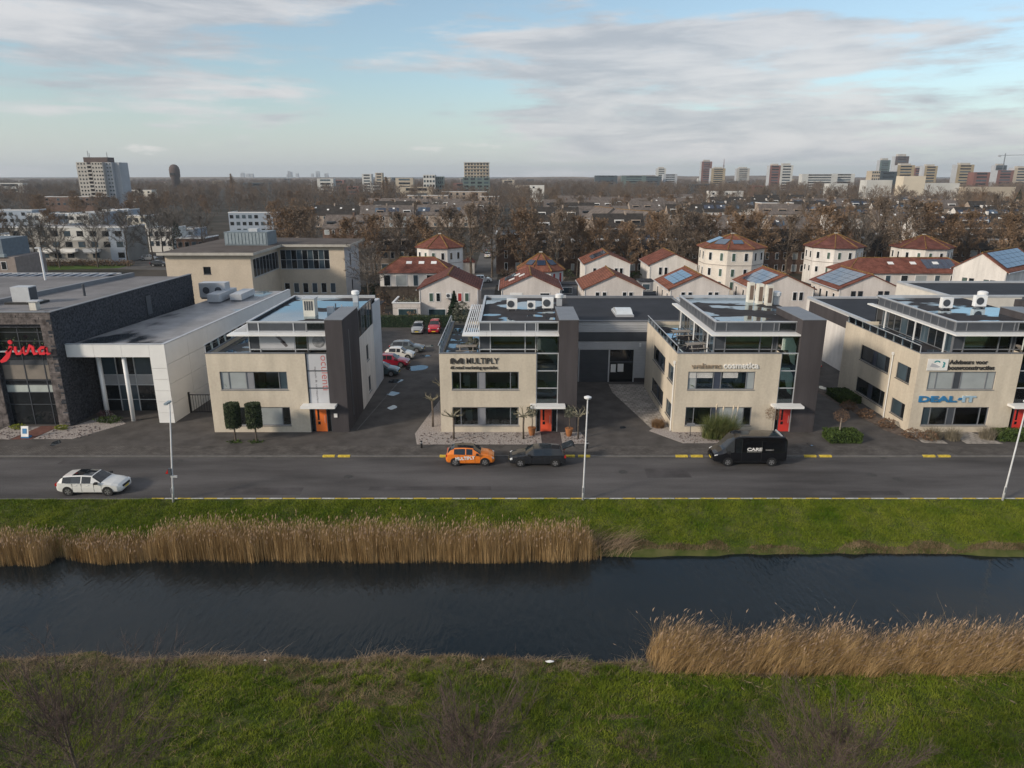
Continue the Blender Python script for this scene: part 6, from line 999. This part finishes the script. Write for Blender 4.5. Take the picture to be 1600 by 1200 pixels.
# ------------------------------------------------------------ towers and skyline
def tower(label, x0, x1, Y, h, d, wm, floors, nw, group=None, side=None, top=None, name='tower_block', win=True):
    t = thing(name, label, 'tower', (x0, Y, 0), 0, group); w = x1-x0; B('wall', wm, t, 0, w, 0, d, 0, h)
    if side: B('side_wall', side, t, w, w+d*.02+.1, .1, d, 0, h) if x0 < 0 else B('side_wall', side, t, -.4, 0, .1, d, 0, h)
    if top: B('roof_storey', top, t, w*.2, w*.8, d*.2, d*.8, h, h*1.07)
    fh = h/floors
    if win:
        for f in range(floors):
            for k in range(nw): B('window', glass if (f+k) % 3 else glassb, t, w*(k+.18)/nw, w*(k+.82)/nw, -.12, -.002, fh*f+fh*.3, fh*f+fh*.8)
    return t
conc = mat('tower_concrete', (.42, .40, .37), .9, .12, .08); concb = mat('tower_shade_grey', (.40, .42, .45), .9, .1, .08); dkbr = mat('dark_tower_brick', (.11, .085, .08), .9, .15, .1); ylb = mat('yellow_brick_far', (.36, .29, .19), .9, .1, .1); grn = mat('green_glass_far', (.11, .15, .14), .4, .15, .1); redb = mat('red_brick_far', (.20, .10, .085), .9, .15, .1); bgf = mat('beige_far', (.44, .38, .30), .9, .1, .1); whf = mat('white_far', (.52, .52, .50), .9, .1, .1); glf = mat('dark_glass_far', (.05, .065, .075), .4, .2, .1)
t = thing('tower_block', 'tall pale concrete apartment tower with recessed balconies at upper left', 'tower', (-307.5, 520, 0)); Ht = 31.3
w_ = 19.5
for x0, x1, y0, y1, m in ((0, 7.5, 0, 12, conc), (10.5, 18.5, 0, 12, conc), (7.5, 10.5, 1.5, 12, dkbr), (18.5, 23.3, 3, 16, concb), (23.3, 27.2, 6, 18, concb)): B('wall', m, t, x0, x1, y0, y1, 0, Ht)
B('roof_storey', dkbr, t, 4, 21, 3, 12, Ht, Ht+3.4)
for f in range(12):
    z = f*Ht/12; B('balcony', conc, t, 7.5, 10.5, -.2, 1.45, z+.1, z+1.1)
    for x in (1.0, 3.2, 5.4, 11.2, 13.4, 15.4, 17.2): B('window', glass, t, x, x+1.0, -.1, -.002, z+1.0, z+2.1)
    for x in (19.6, 21.6): B('window', glassb, t, x, x+1.2, 2.9, 2.998, z+1.0, z+2.1)
for x, h in ((6, 4.5), (7, 3), (19.5, 3.5)): MB().tube([(x, 6, Ht+3.4), (x, 6, Ht+3.4+h)], .2, 6).build('antenna', greyframe, t)
t = thing('water_tower', 'dark round topped brick water tower on the left horizon', 'tower', (-459, 1000, 0)); MB().lathe([(6.0, 0), (5.4, 20), (6.6, 21), (6.8, 30), (6.0, 33.5), (4.0, 36), (1.2, 37.2)], 18).build('shaft', dkbr, t, smooth=True); 
for k in range(6): B('window', glass, t, -3.2+k*1.2, -2.6+k*1.2, -7.2, -6.2, 23, 26)
t = tower('wide beige apartment block standing alone on the horizon at centre', -58.5, -28.3, 900, 37.5, 16, bgf, 10, 8, None, None, None); B('roof_edge', whf, t, -.5, 30.7, -1.2, 17, 37.5, 38.3)
for f in range(10): B('gallery', bgf, t, 0, 30.2, -1.0, -.13, f*3.75, f*3.75+.9)
sk_ = [(-223.5, -212, 1200, 27, bgf, 'narrow beige tower with green cap left of centre'), (-96.9, -84, 800, 23.3, whf, 'white banded office slab left of centre'), (-84, -75.3, 805, 21.5, grn, 'green glass office beside the white banded slab'), (-225, -210.8, 1100, 25, whf, 'white stepped flats on the left horizon'), (-159, -135, 1000, 19.5, bgf, 'low beige flats left of centre'), (-57, -26, 850, 20.5, grn, 'dark green glass office below the beige block'), (-266, -244, 1000, 18.6, whf, 'low white flats on the left horizon'),
       (169.8, 215.5, 1500, 23, glf, 'dark slab at right of centre'), (209.7, 256, 1400, 22.5, grn, 'green grey slab right of the dark slab'), (262, 306, 1500, 21.5, glf, 'long dark slab below the twin white blocks'), (315.7, 335, 1600, 38, whf, 'pale twin block right of centre'), (313.6, 342.4, 1520, 26, concb, 'grey block below the pale twin block'), (437.7, 461.3, 1700, 54, redb, 'brown red tower right of centre'), (433.8, 464.4, 1600, 38, ylb, 'yellow brick block behind the brown tower'), (520, 549.6, 1700, 39, conc, 'grey concrete block on the right horizon'), (420.9, 438, 1200, 38.5, redb, 'red brown half of the paired slab'), (438, 458.4, 1200, 39, whf, 'white banded half of the paired slab'), (513.7, 577, 1300, 25.5, whf, 'long white banded block on the right horizon'), (577, 616.6, 1320, 26, whf, 'second long white block on the right horizon'), (798.5, 820.7, 1600, 55, grn, 'green glass tower at right'), (778.7, 806, 1500, 60.5, dkbr, 'tallest dark tower at right'), (575.9, 601.7, 1100, 37.5, ylb, 'yellow tower below the tallest dark one'), (710.6, 729.8, 1300, 36, redb, 'red brown block between yellow towers'), (645, 665, 1150, 37, ylb, 'yellow tower right of the red brown block'), (695.7, 721.7, 1150, 39, ylb, 'solitary yellow tower at far right'), (629.4, 651, 1000, 27, redb, 'low red brown block at far right'), (985.8, 1008, 1500, 43, glf, 'dark tower under the crane'), (793, 819.5, 1200, 31, redb, 'dark red block at the right edge'), (819.7, 850, 1200, 35, bgf, 'beige block at the right edge'), (441, 451, 900, 28, bgf, 'slim beige block left of the long office'), (476, 498, 950, 27.5, glf, 'dark office beside the slim beige block'), (374, 395, 700, 22, mat('big_cream', (.62, .55, .44), .9, .05, .1), 'large windowless cream hall at right'), (348.9, 374, 720, 18.2, whf, 'white shop hall left of the cream hall'), (395.2, 428.3, 700, 15.5, whf, 'low white hall right of the cream hall'), (428.4, 475.8, 690, 14.6, bgf, 'long low beige hall at the right edge'), (330, 349, 760, 17, whf, 'low white works left of the shop hall')]
for x0, x1, Y, h, m, lb in sk_:
    win = 'windowless' not in lb and not 680 <= Y <= 770; h = h-2.5 if 680 <= Y <= 770 and 'cream' not in lb else h; tower(lb, x0, x1, Y, h, 14, m, max(3, int(h/4)), 1 if Y > 900 else 4, 'skyline buildings on the horizon', concb if h > 30 else None, conc if h > 34 else None, 'skyline_block', win)
rs = random.Random(5)
for i in range(48):
    Y = rs.uniform(750, 2600); u = rs.choice((rs.uniform(-20, 800), rs.uniform(800, 1620), rs.uniform(1150, 1620), rs.uniform(240, 800))); x = Yx(u, Y); w = rs.uniform(12, 45); h = 9+rs.random()**2*8*(Y/1500)
    t = tower('small low block in the built up strip along the horizon', x, x+w, Y, h, 12, rs.choice((whf, bgf, conc, redb, redb, glf, ylb)), 2, 1, 'low blocks along the horizon', None, None, 'low_block', True)
for i in range(16):
    Y = 5200; u = rs.choice((rs.uniform(448, 468), rs.uniform(488, 512), rs.uniform(380, 396))); x = Yx(u, Y); tower('thin hazy tower of the distant city on the left horizon', x, x+rs.uniform(12, 28), Y, rs.uniform(32, 60), 20, concb, 1, 1, 'distant city towers', None, None, 'distant_tower', False)
t = thing('tower_crane', 'slender tower crane on the right horizon', 'crane', (1000, 1500, 0)); MB().tube([(0, 0, 0), (0, 0, 66)], .9, 4).build('mast', greyframe, t); MB().tube([(-14, 0, 62), (38, 0, 63)], .6, 4).build('jib', greyframe, t); B('counterweight', concb, t, -14, -9, -1, 1, 59, 62)
t = thing('radio_mast', 'thin lattice mast behind the brown tower', 'mast', (546, 1900, 0)); MB().tube([(0, 0, 0), (0, 0, 64)], [2.2, .6], 4).build('mast', redb, t); MB().lathe([(2.5, 46), (2.5, 48)], 8).build('platform', greyframe, t)
# streets behind
street = mat('back_street', (.11, .105, .10), .9, .15, .2)
struct(MB().prism([(-12, 120), (-3.5, 120), (-3.2, 175), (-5.2, 330), (-11, 330), (-9, 175)], -.02, .01).build('back_street', street)); struct(MB().prism([(-36, 148), (60, 148), (60, 154), (-36, 154)], -.02, .014).build('cross_street', street)); struct(MB().prism([(-112, 176), (-78, 172), (-60, 220), (-96, 240)], -.02, .012).build('left_street', street))
struct(MB().prism([(-125, 170), (-98, 176), (-98, 184), (-128, 180)], -.02, .02).build('lawn_strip', mat('lawn', (.06, .10, .02), .9, .3, .5)))
# ------------------------------------------------------------ trees
def bare_tree(h, spread, seed, n1=28, n2=12, n3=15, tw=.056, leafn=0, low=.22, bw=.05, up=.5):
    """trunk mesh data, and crown data: limbs, branches and fine twigs"""
    rs = np.random.RandomState(seed); tr = MB(); wob = [(rs.normal(0, .02*h*q), rs.normal(0, .02*h*q), h*.88*q) for q in (0, .25, .5, .75, 1)]; wob[0] = (0, 0, -.1); tr.tube(wob, [h*.018, h*.014, h*.010, h*.006, .02], 6)
    def tpos(q): q = min(.999, q)*4; i = int(q); f = q-i; return np.array(wob[i])*(1-f)+np.array(wob[i+1])*f
    c = MB(); tv = []; ends = []
    for i in range(n1):
        q = low+(1-low)*(i+rs.rand())/n1; p = tpos(q); az = i*2.4+rs.normal(0, .3); prof = math.sin(PI*min(1, max(.08, (q-low)/(1-low)*.80+.22)))**.7; L_ = spread*prof*rs.uniform(.75, 1.15); el = up+.75*q*q; d = np.array([math.cos(az)*math.cos(el), math.sin(az)*math.cos(el), math.sin(el)])
        pts = [p, p+d*L_*.5, p+d*L_+np.array([0, 0, L_*.14])]; c.tube([tuple(a) for a in pts], [bw*h/14, bw*.7*h/14, .015], 3, False)
        for j in range(n2):
            f = .2+.8*(j+rs.rand())/n2; b = pts[0]*(1-f)+pts[2]*f; dd = d+rs.normal(0, .55, 3)+np.array([0, 0, .25]); dd /= np.linalg.norm(dd); l2 = L_*.38*(1.15-f*.5)*rs.uniform(.7, 1.2); e = b+dd*l2; s = np.cross(dd, rs.normal(0, 1, 3)); s /= np.linalg.norm(s); tv.append((b-s*tw*.8, b+s*tw*.8, e))
            for k in range(n3):
                g = rs.uniform(.15, 1); b2 = b+dd*l2*g; d3 = dd+rs.normal(0, .6, 3)+np.array([0, 0, .2]); d3 /= np.linalg.norm(d3); e2 = b2+d3*l2*rs.uniform(.3, .65); s = np.cross(d3, rs.normal(0, 1, 3)); s /= np.linalg.norm(s); tv.append((b2-s*tw*.5, b2+s*tw*.5, e2)); ends.append(e2)
    V = np.array(tv).reshape(-1, 3); E = np.array(ends)
    if leafn:
        k = rs.randint(0, len(E), leafn); P = E[k]+rs.normal(0, .18, (leafn, 3)); a = rs.normal(0, 1, (leafn, 3))*.11; b = rs.normal(0, 1, (leafn, 3))*.11; V = np.concatenate([V, np.stack([P-a, P+a, P+b], 1).reshape(-1, 3)])
    # limbs as triangles too
    LV = np.array(c.v); LF = np.array(c.f); T3 = np.concatenate([LF[:, [0, 1, 2]], LF[:, [0, 2, 3]]]); n0 = len(V); V = np.concatenate([V, LV]); F = np.concatenate([np.arange(n0).reshape(-1, 3), T3+n0]); return tr, V, F
KIND = []
for i, (h, sp, m, ln, lo, kw) in enumerate(((15, 4.9, twig2, 4200, .20, {}), (16, 5.2, twig, 2600, .25, {}), (13.5, 4.4, twig2, 4600, .18, {}), (14, 5.6, twig3, 0, .3, dict(n1=20)), (17, 5.0, twig, 3400, .22, {}), (11, 4.6, twig3, 0, .28, dict(n1=20)), (18, 3.0, twig2, 1500, .1, dict(up=.9)))):
    tr, V, F = bare_tree(h, sp, 100+i, leafn=ln, low=lo, **kw); KIND.append((tr.mesh('trunk', bark), npmesh('crown', V, F, m), h))
NT = [0]; LAB = ('broad rusty brown bare tree among the back gardens', 'tall brown bare tree with fine twigs among the houses', 'dense rusty bare tree with withered leaves', 'spreading grey bare tree', 'tall slender brown bare tree', 'small grey bare tree', 'narrow upright rusty poplar')
def tree(k, x, y, s=1.0, label=None, group='bare trees in the town behind'):
    t = thing('bare_tree', label or LAB[k]+(' in the middle distance' if y < 240 else ' in the far belt of trees'), 'tree', (x, y, 0), random.uniform(0, 6.28), group); t.scale = (s*random.uniform(.9, 1.15), s*random.uniform(.9, 1.15), s); link('trunk', KIND[k][0], t); link('crown', KIND[k][1], t); NT[0] += 1; return t
BL_ = []   # keep clear of houses
for o in list(C.objects):
    if o.get('category') in ('house', 'houses', 'building', 'warehouse', 'tower'):
        for c in o.children:
            if c.name.split('.')[0] in ('wall', 'end_wall', 'upper_wall'): 
                cs = [Vector(q) for q in c.bound_box]; M_ = Matrix.LocRotScale(o.location, o.rotation_euler, None) @ Matrix.LocRotScale(c.location, c.rotation_euler, c.scale); cs = [M_ @ q for q in cs]; BL_.append((min(q.x for q in cs)-1.2, max(q.x for q in cs)+1.2, min(q.y for q in cs)-2.2, max(q.y for q in cs)+1.2))
def free(x, y): return not any(a < x < b and c < y < d for a, b, c, d in BL_) and not (-12.5 < x < -2.6 and 100 < y < 330 and abs(x+7) < 4.5)
MID = []
for u, Y, k, s in ((440, 160, 0, 1.05), (470, 162, 4, .95), (545, 158, 2, 1.05), (580, 163, 0, .95), (620, 160, 1, .95), (655, 163, 2, 1.05), (700, 158, 4, .98), (735, 160, 1, 1.08), (768, 160, 4, 1.0), (816, 158, 0, 1.05), (835, 162, 4, .92), (872, 160, 1, .98), (905, 161, 2, 1.05), (940, 160, 0, .9), (985, 161, 2, .95), (1030, 162, 0, 1.0), (1062, 158, 4, 1.0), (1085, 161, 1, .95), (1110, 164, 0, .95), (1165, 160, 2, 1.1), (1190, 163, 0, 1.0), (1245, 162, 1, .9), (1290, 163, 0, 1.1), (1325, 166, 2, 1.05), (1345, 164, 3, 1.0), (1390, 166, 1, 1.15), (1415, 162, 4, 1.1), (1445, 163, 0, 1.15), (1480, 165, 2, 1.1), (1530, 167, 0, 1.0), (1575, 166, 4, 1.05), (1600, 160, 2, 1.1), (1640, 165, 0, 1.1)):
    MID.append((tree(k, Yx(u, Y), Y+random.uniform(-3, 3), s), u, k))
for i, (t, u, k) in enumerate(sorted(MID, key=lambda q: q[1])): t['label'] = '%s, %s from %s in the row behind the red roofs' % (('broad rusty bare tree', 'tall brown bare tree', 'dense rusty bare tree', 'spreading grey bare tree', 'slender brown bare tree')[k], ORD[i] if i < 17 else ORD[len(MID)-1-i], 'the left' if i < 17 else 'the right')
CRM = []
for x, y, k, s in ((-118, 176, 3, .95), (-124, 178, 5, 1.0), (-113, 177, 5, .95), (-104, 178, 3, .9), (-99, 183, 3, .95), (-94, 186, 5, 1.2), (-91, 192, 3, .95), (-128, 173, 5, 1.0), (-96, 196, 5, 1.1), (-120, 182, 5, 1)): CRM.append(tree(k, x, y, s, None, 'bare trees before the cream apartments'))
for i, t in enumerate(sorted(CRM, key=lambda t: t.location.x/t.location.y)): t['label'] = 'grey bare tree before the cream apartments, %s from the left' % ORD[i]
for x, y, k, s in ((-150, 268, 3, .8), (-141, 262, 5, .9), (-133, 272, 3, .75), (-124, 258, 5, .95), (-117, 270, 3, .8), (-160, 280, 1, .7), (-112, 244, 3, .8), (-108, 232, 5, .95), (-146, 246, 5, .9), (-155, 250, 3, .7)): tree(k, x, y, s, 'grey bare tree between the white terraces at left', 'bare trees between the white terraces')
tree(5, -25.0, 122, 1.0, 'bare tree leaning against the end wall of the tan office block'); 
rs = random.Random(3); tries = 0
while NT[0] < 292 and tries < 9000:
    tries += 1; Y = 178+rs.random()**.75*380; x = rs.uniform(-.80, .80)*Y
    if Y < 340 and x > -.25*Y and rs.random() < .86: continue
    if not free(x, Y): continue
    if x < -.35*Y and Y < 330 and rs.random() < .72: continue
    tree(rs.choice((0, 1, 2, 3, 3, 4, 0, 2, 5, 1)), x, Y, rs.uniform(.62, .95))
for u, Y, s in ((366, 620, 1.5), (606, 560, 1.35), (600, 565, 1.2)): tree(6, Yx(u, Y), Y, s, 'narrow upright rusty poplar rising above the far wood', 'upright poplars')
# the far wood: one mass of crowns, scattered by geometry nodes
def scatter(name, label, pts, scales, meshes, cat='wood'):
    me = bpy.data.meshes.new(name); me.from_pydata([tuple(p) for p in pts], [], []); a = me.attributes.new('s', 'FLOAT', 'POINT'); a.data.foreach_set('value', scales); r = me.attributes.new('r', 'FLOAT', 'POINT'); r.data.foreach_set('value', [random.uniform(0, 6.28) for _ in pts])
    o = tag(link(name, me), label, cat, kind='stuff'); g = bpy.data.node_groups.new(name, 'GeometryNodeTree'); g.interface.new_socket('Geometry', in_out='INPUT', socket_type='NodeSocketGeometry'); g.interface.new_socket('Geometry', in_out='OUTPUT', socket_type='NodeSocketGeometry'); N = g.nodes; L = g.links
    i = N.new('NodeGroupInput'); u = N.new('NodeGroupOutput'); ip = N.new('GeometryNodeInstanceOnPoints'); oi = N.new('GeometryNodeObjectInfo'); oi.inputs['Object'].default_value = meshes; oi.inputs['As Instance'].default_value = True; oi.transform_space = 'ORIGINAL'
    na = N.new('GeometryNodeInputNamedAttribute'); na.data_type = 'FLOAT'; na.inputs[0].default_value = 's'; nr = N.new('GeometryNodeInputNamedAttribute'); nr.data_type = 'FLOAT'; nr.inputs[0].default_value = 'r'; cx = N.new('ShaderNodeCombineXYZ'); L.new(nr.outputs[0], cx.inputs[2])
    L.new(i.outputs[0], ip.inputs['Points']); L.new(oi.outputs['Geometry'], ip.inputs['Instance']); L.new(na.outputs[0], ip.inputs['Scale']); L.new(cx.outputs[0], ip.inputs['Rotation']); L.new(ip.outputs[0], u.inputs[0]); md = o.modifiers.new('scatter', 'NODES'); md.node_group = g; return o
for q in range(2):
    tr, V, F = bare_tree(13.5, 5.4, 300+q, 16, 7, 7, .13, 250, .12, .09); nv = len(V); TF = [f for f in tr.f if len(f) == 4]; TV = np.array(tr.v); TF = np.array(TF); T3 = np.concatenate([TF[:, [0, 1, 2]], TF[:, [0, 2, 3]]]); crown = npmesh('crown', np.concatenate([V, TV]), np.concatenate([F, T3+nv]), fartwig)
    src = thing('bare_tree', ('left', 'right')[q]+' one of two brown bare trees just behind the white edged flats', 'tree', (Yx(712+q*26, 560), 560, 0), 0, 'bare trees in the town behind'); sc = link('crown', crown, src); link('trunk', KIND[1][0], src)
    pts = []; scl = []
    while len(pts) < 3300:
        Y = 430+rs.random()**1.05*2300; x = rs.uniform(-.85, .85)*Y
        if x < -.3*Y and Y < 340 and rs.random() < .6: continue
        if x > .40*Y and 560 < Y < 700 and rs.random() < .45: continue
        if not free(x, Y): continue
        pts.append((x, Y, 0)); scl.append(rs.uniform(.6, .95)*(1.0 if Y < 600 else 1.2))
    scatter('far_wood', 'brown bare wood stretching to the horizon, '+('rusty', 'grey brown')[q]+' crowns', pts, scl, sc)
hill = MB(); n = 120
for i in range(n):
    xa, xb = -5200+i*87, -5200+(i+1)*87; ha, hb = [14+8*math.sin(x*.0021)*math.sin(x*.0007+1)+3*math.sin(x*.013)+2*math.sin(x*.05) for x in (xa, xb)]; hill.quad((xa, 2900, 0), (xb, 2900, 0), (xb, 3000, hb), (xa, 3000, ha)); hill.quad((xa, 3000, ha), (xb, 3000, hb), (xb, 3600, hb), (xa, 3600, ha))
struct(hill.build('wooded_rise', fartwig))
# evergreens and garden shrubs
def cone_tree(label, x, y, h, r, m=conifer, n=2200):
    t = thing('conifer_tree', label, 'tree', (x, y, 0), 0, 'evergreens among the houses'); MB().tube([(0, 0, 0), (0, 0, h*.95)], [.14, .02], 6).build('trunk', bark, t)
    def f():
        q = random.random()**.7; z = h*(1-q)*.97+h*.04; a = random.uniform(0, 6.28); rr = r*q*random.uniform(.35, 1)**.5*(1+.2*math.sin(a*5+z*6)); return (rr*math.cos(a), rr*math.sin(a), z-rr*.15)
    V, F = leaves(n, f, .20); link('crown', npmesh('crown', V, F, m, 4), t)
cone_tree('dark spruce before the nearest gabled house', -8.9, 107.6, 5.0, 1.5); cone_tree('tall green conifer between the red roofs at right', 63.0, 106, 6.4, 2.0, mat('conifer_green', (.045, .06, .025), .8, .4, 1.5), 3000); cone_tree('dark evergreen between the white houses at left', Yx(270, 205), 205, 11, 2.6, conifer, 2600); cone_tree('dark yew beside the end wall of the tan office block', -23.3, 118, 3.4, .9); cone_tree('dark pine on the right horizon edge', Yx(1590, 400), 400, 15, 5, conifer, 2600)
gs = 0; rs = random.Random(9)
while gs < 95:
    x, y = rs.uniform(-34, 92), rs.uniform(104, 163)
    if not free(x, y): continue
    k = rs.choice((0, 0, 1, 2)); bush('garden_shrub', ('brown leafless garden shrub between the houses', 'dark evergreen garden shrub between the houses', 'rusty garden shrub between the houses')[k], (x, y, 0), rs.uniform(.8, 1.9), rs.uniform(.8, 1.6), rs.uniform(.7, 1.5), (twig, leaf, twig2)[k], 160, .2, 'shrub', 'garden shrubs between the houses', .1); gs += 1
for i in range(26): x = -131+i*1.35; bush('rusty_hedge_shrub', 'rusty brown thicket shrub along the lawn before the cream apartments', (x, 181+rs.uniform(-1, 1), 0), 1.3, 1.1, .9, twig2, 150, .2, 'shrub', 'thicket before the cream apartments', .1)
bush('garden_shrub', 'green garden bush before the nearest gabled house doors', (-14.6, 106.6, 0), 1.2, .8, .9, leaf, 500, .13); bush('garden_shrub', 'round green hedge bush right of the second row house', (26.4, 149, 0), 3.2, 1.4, 1.4, hedgem, 700, .2)
# bare trees in the foreground, crowns just entering the bottom of the picture
for i, (x, y, h, sp, lb) in enumerate(((-13.0, 17.2, 7.6, 2.6, 'wispy bare tree at the bottom left corner'), (-1.3, 17.0, 6.9, 2.3, 'wispy bare tree at the bottom centre'), (9.6, 17.0, 6.7, 2.2, 'wispy bare tree at the bottom right of centre'))):
    tr, V, F = bare_tree(h, sp*1.45, 500+i, 64, 14, 15, .0095, 0, .30, .022, .35); t = thing('bare_tree', lb, 'tree', (x, y, 0), 0, 'bare trees on the near bank'); tr.build('trunk', bark, t); link('crown', npmesh('crown', V, F, neartwig), t)
# ------------------------------------------------------------ haze
hm = bpy.data.materials.new('haze_air'); hm.use_nodes = True; hm.node_tree.nodes.remove(hm.node_tree.nodes['Principled BSDF']); pv = hm.node_tree.nodes.new('ShaderNodeVolumePrincipled'); pv.inputs['Density'].default_value = HAZE = .00012; pv.inputs['Color'].default_value = (.80, .88, .97, 1); pv.inputs['Anisotropy'].default_value = .2; hm.node_tree.links.new(pv.outputs[0], hm.node_tree.nodes['Material Output'].inputs['Volume'])
tag(MB().box(-5600, 5600, -650, 6200, -3.2, 96).build('haze', hm), 'thin pale winter haze softening the far town', 'haze', kind='stuff')
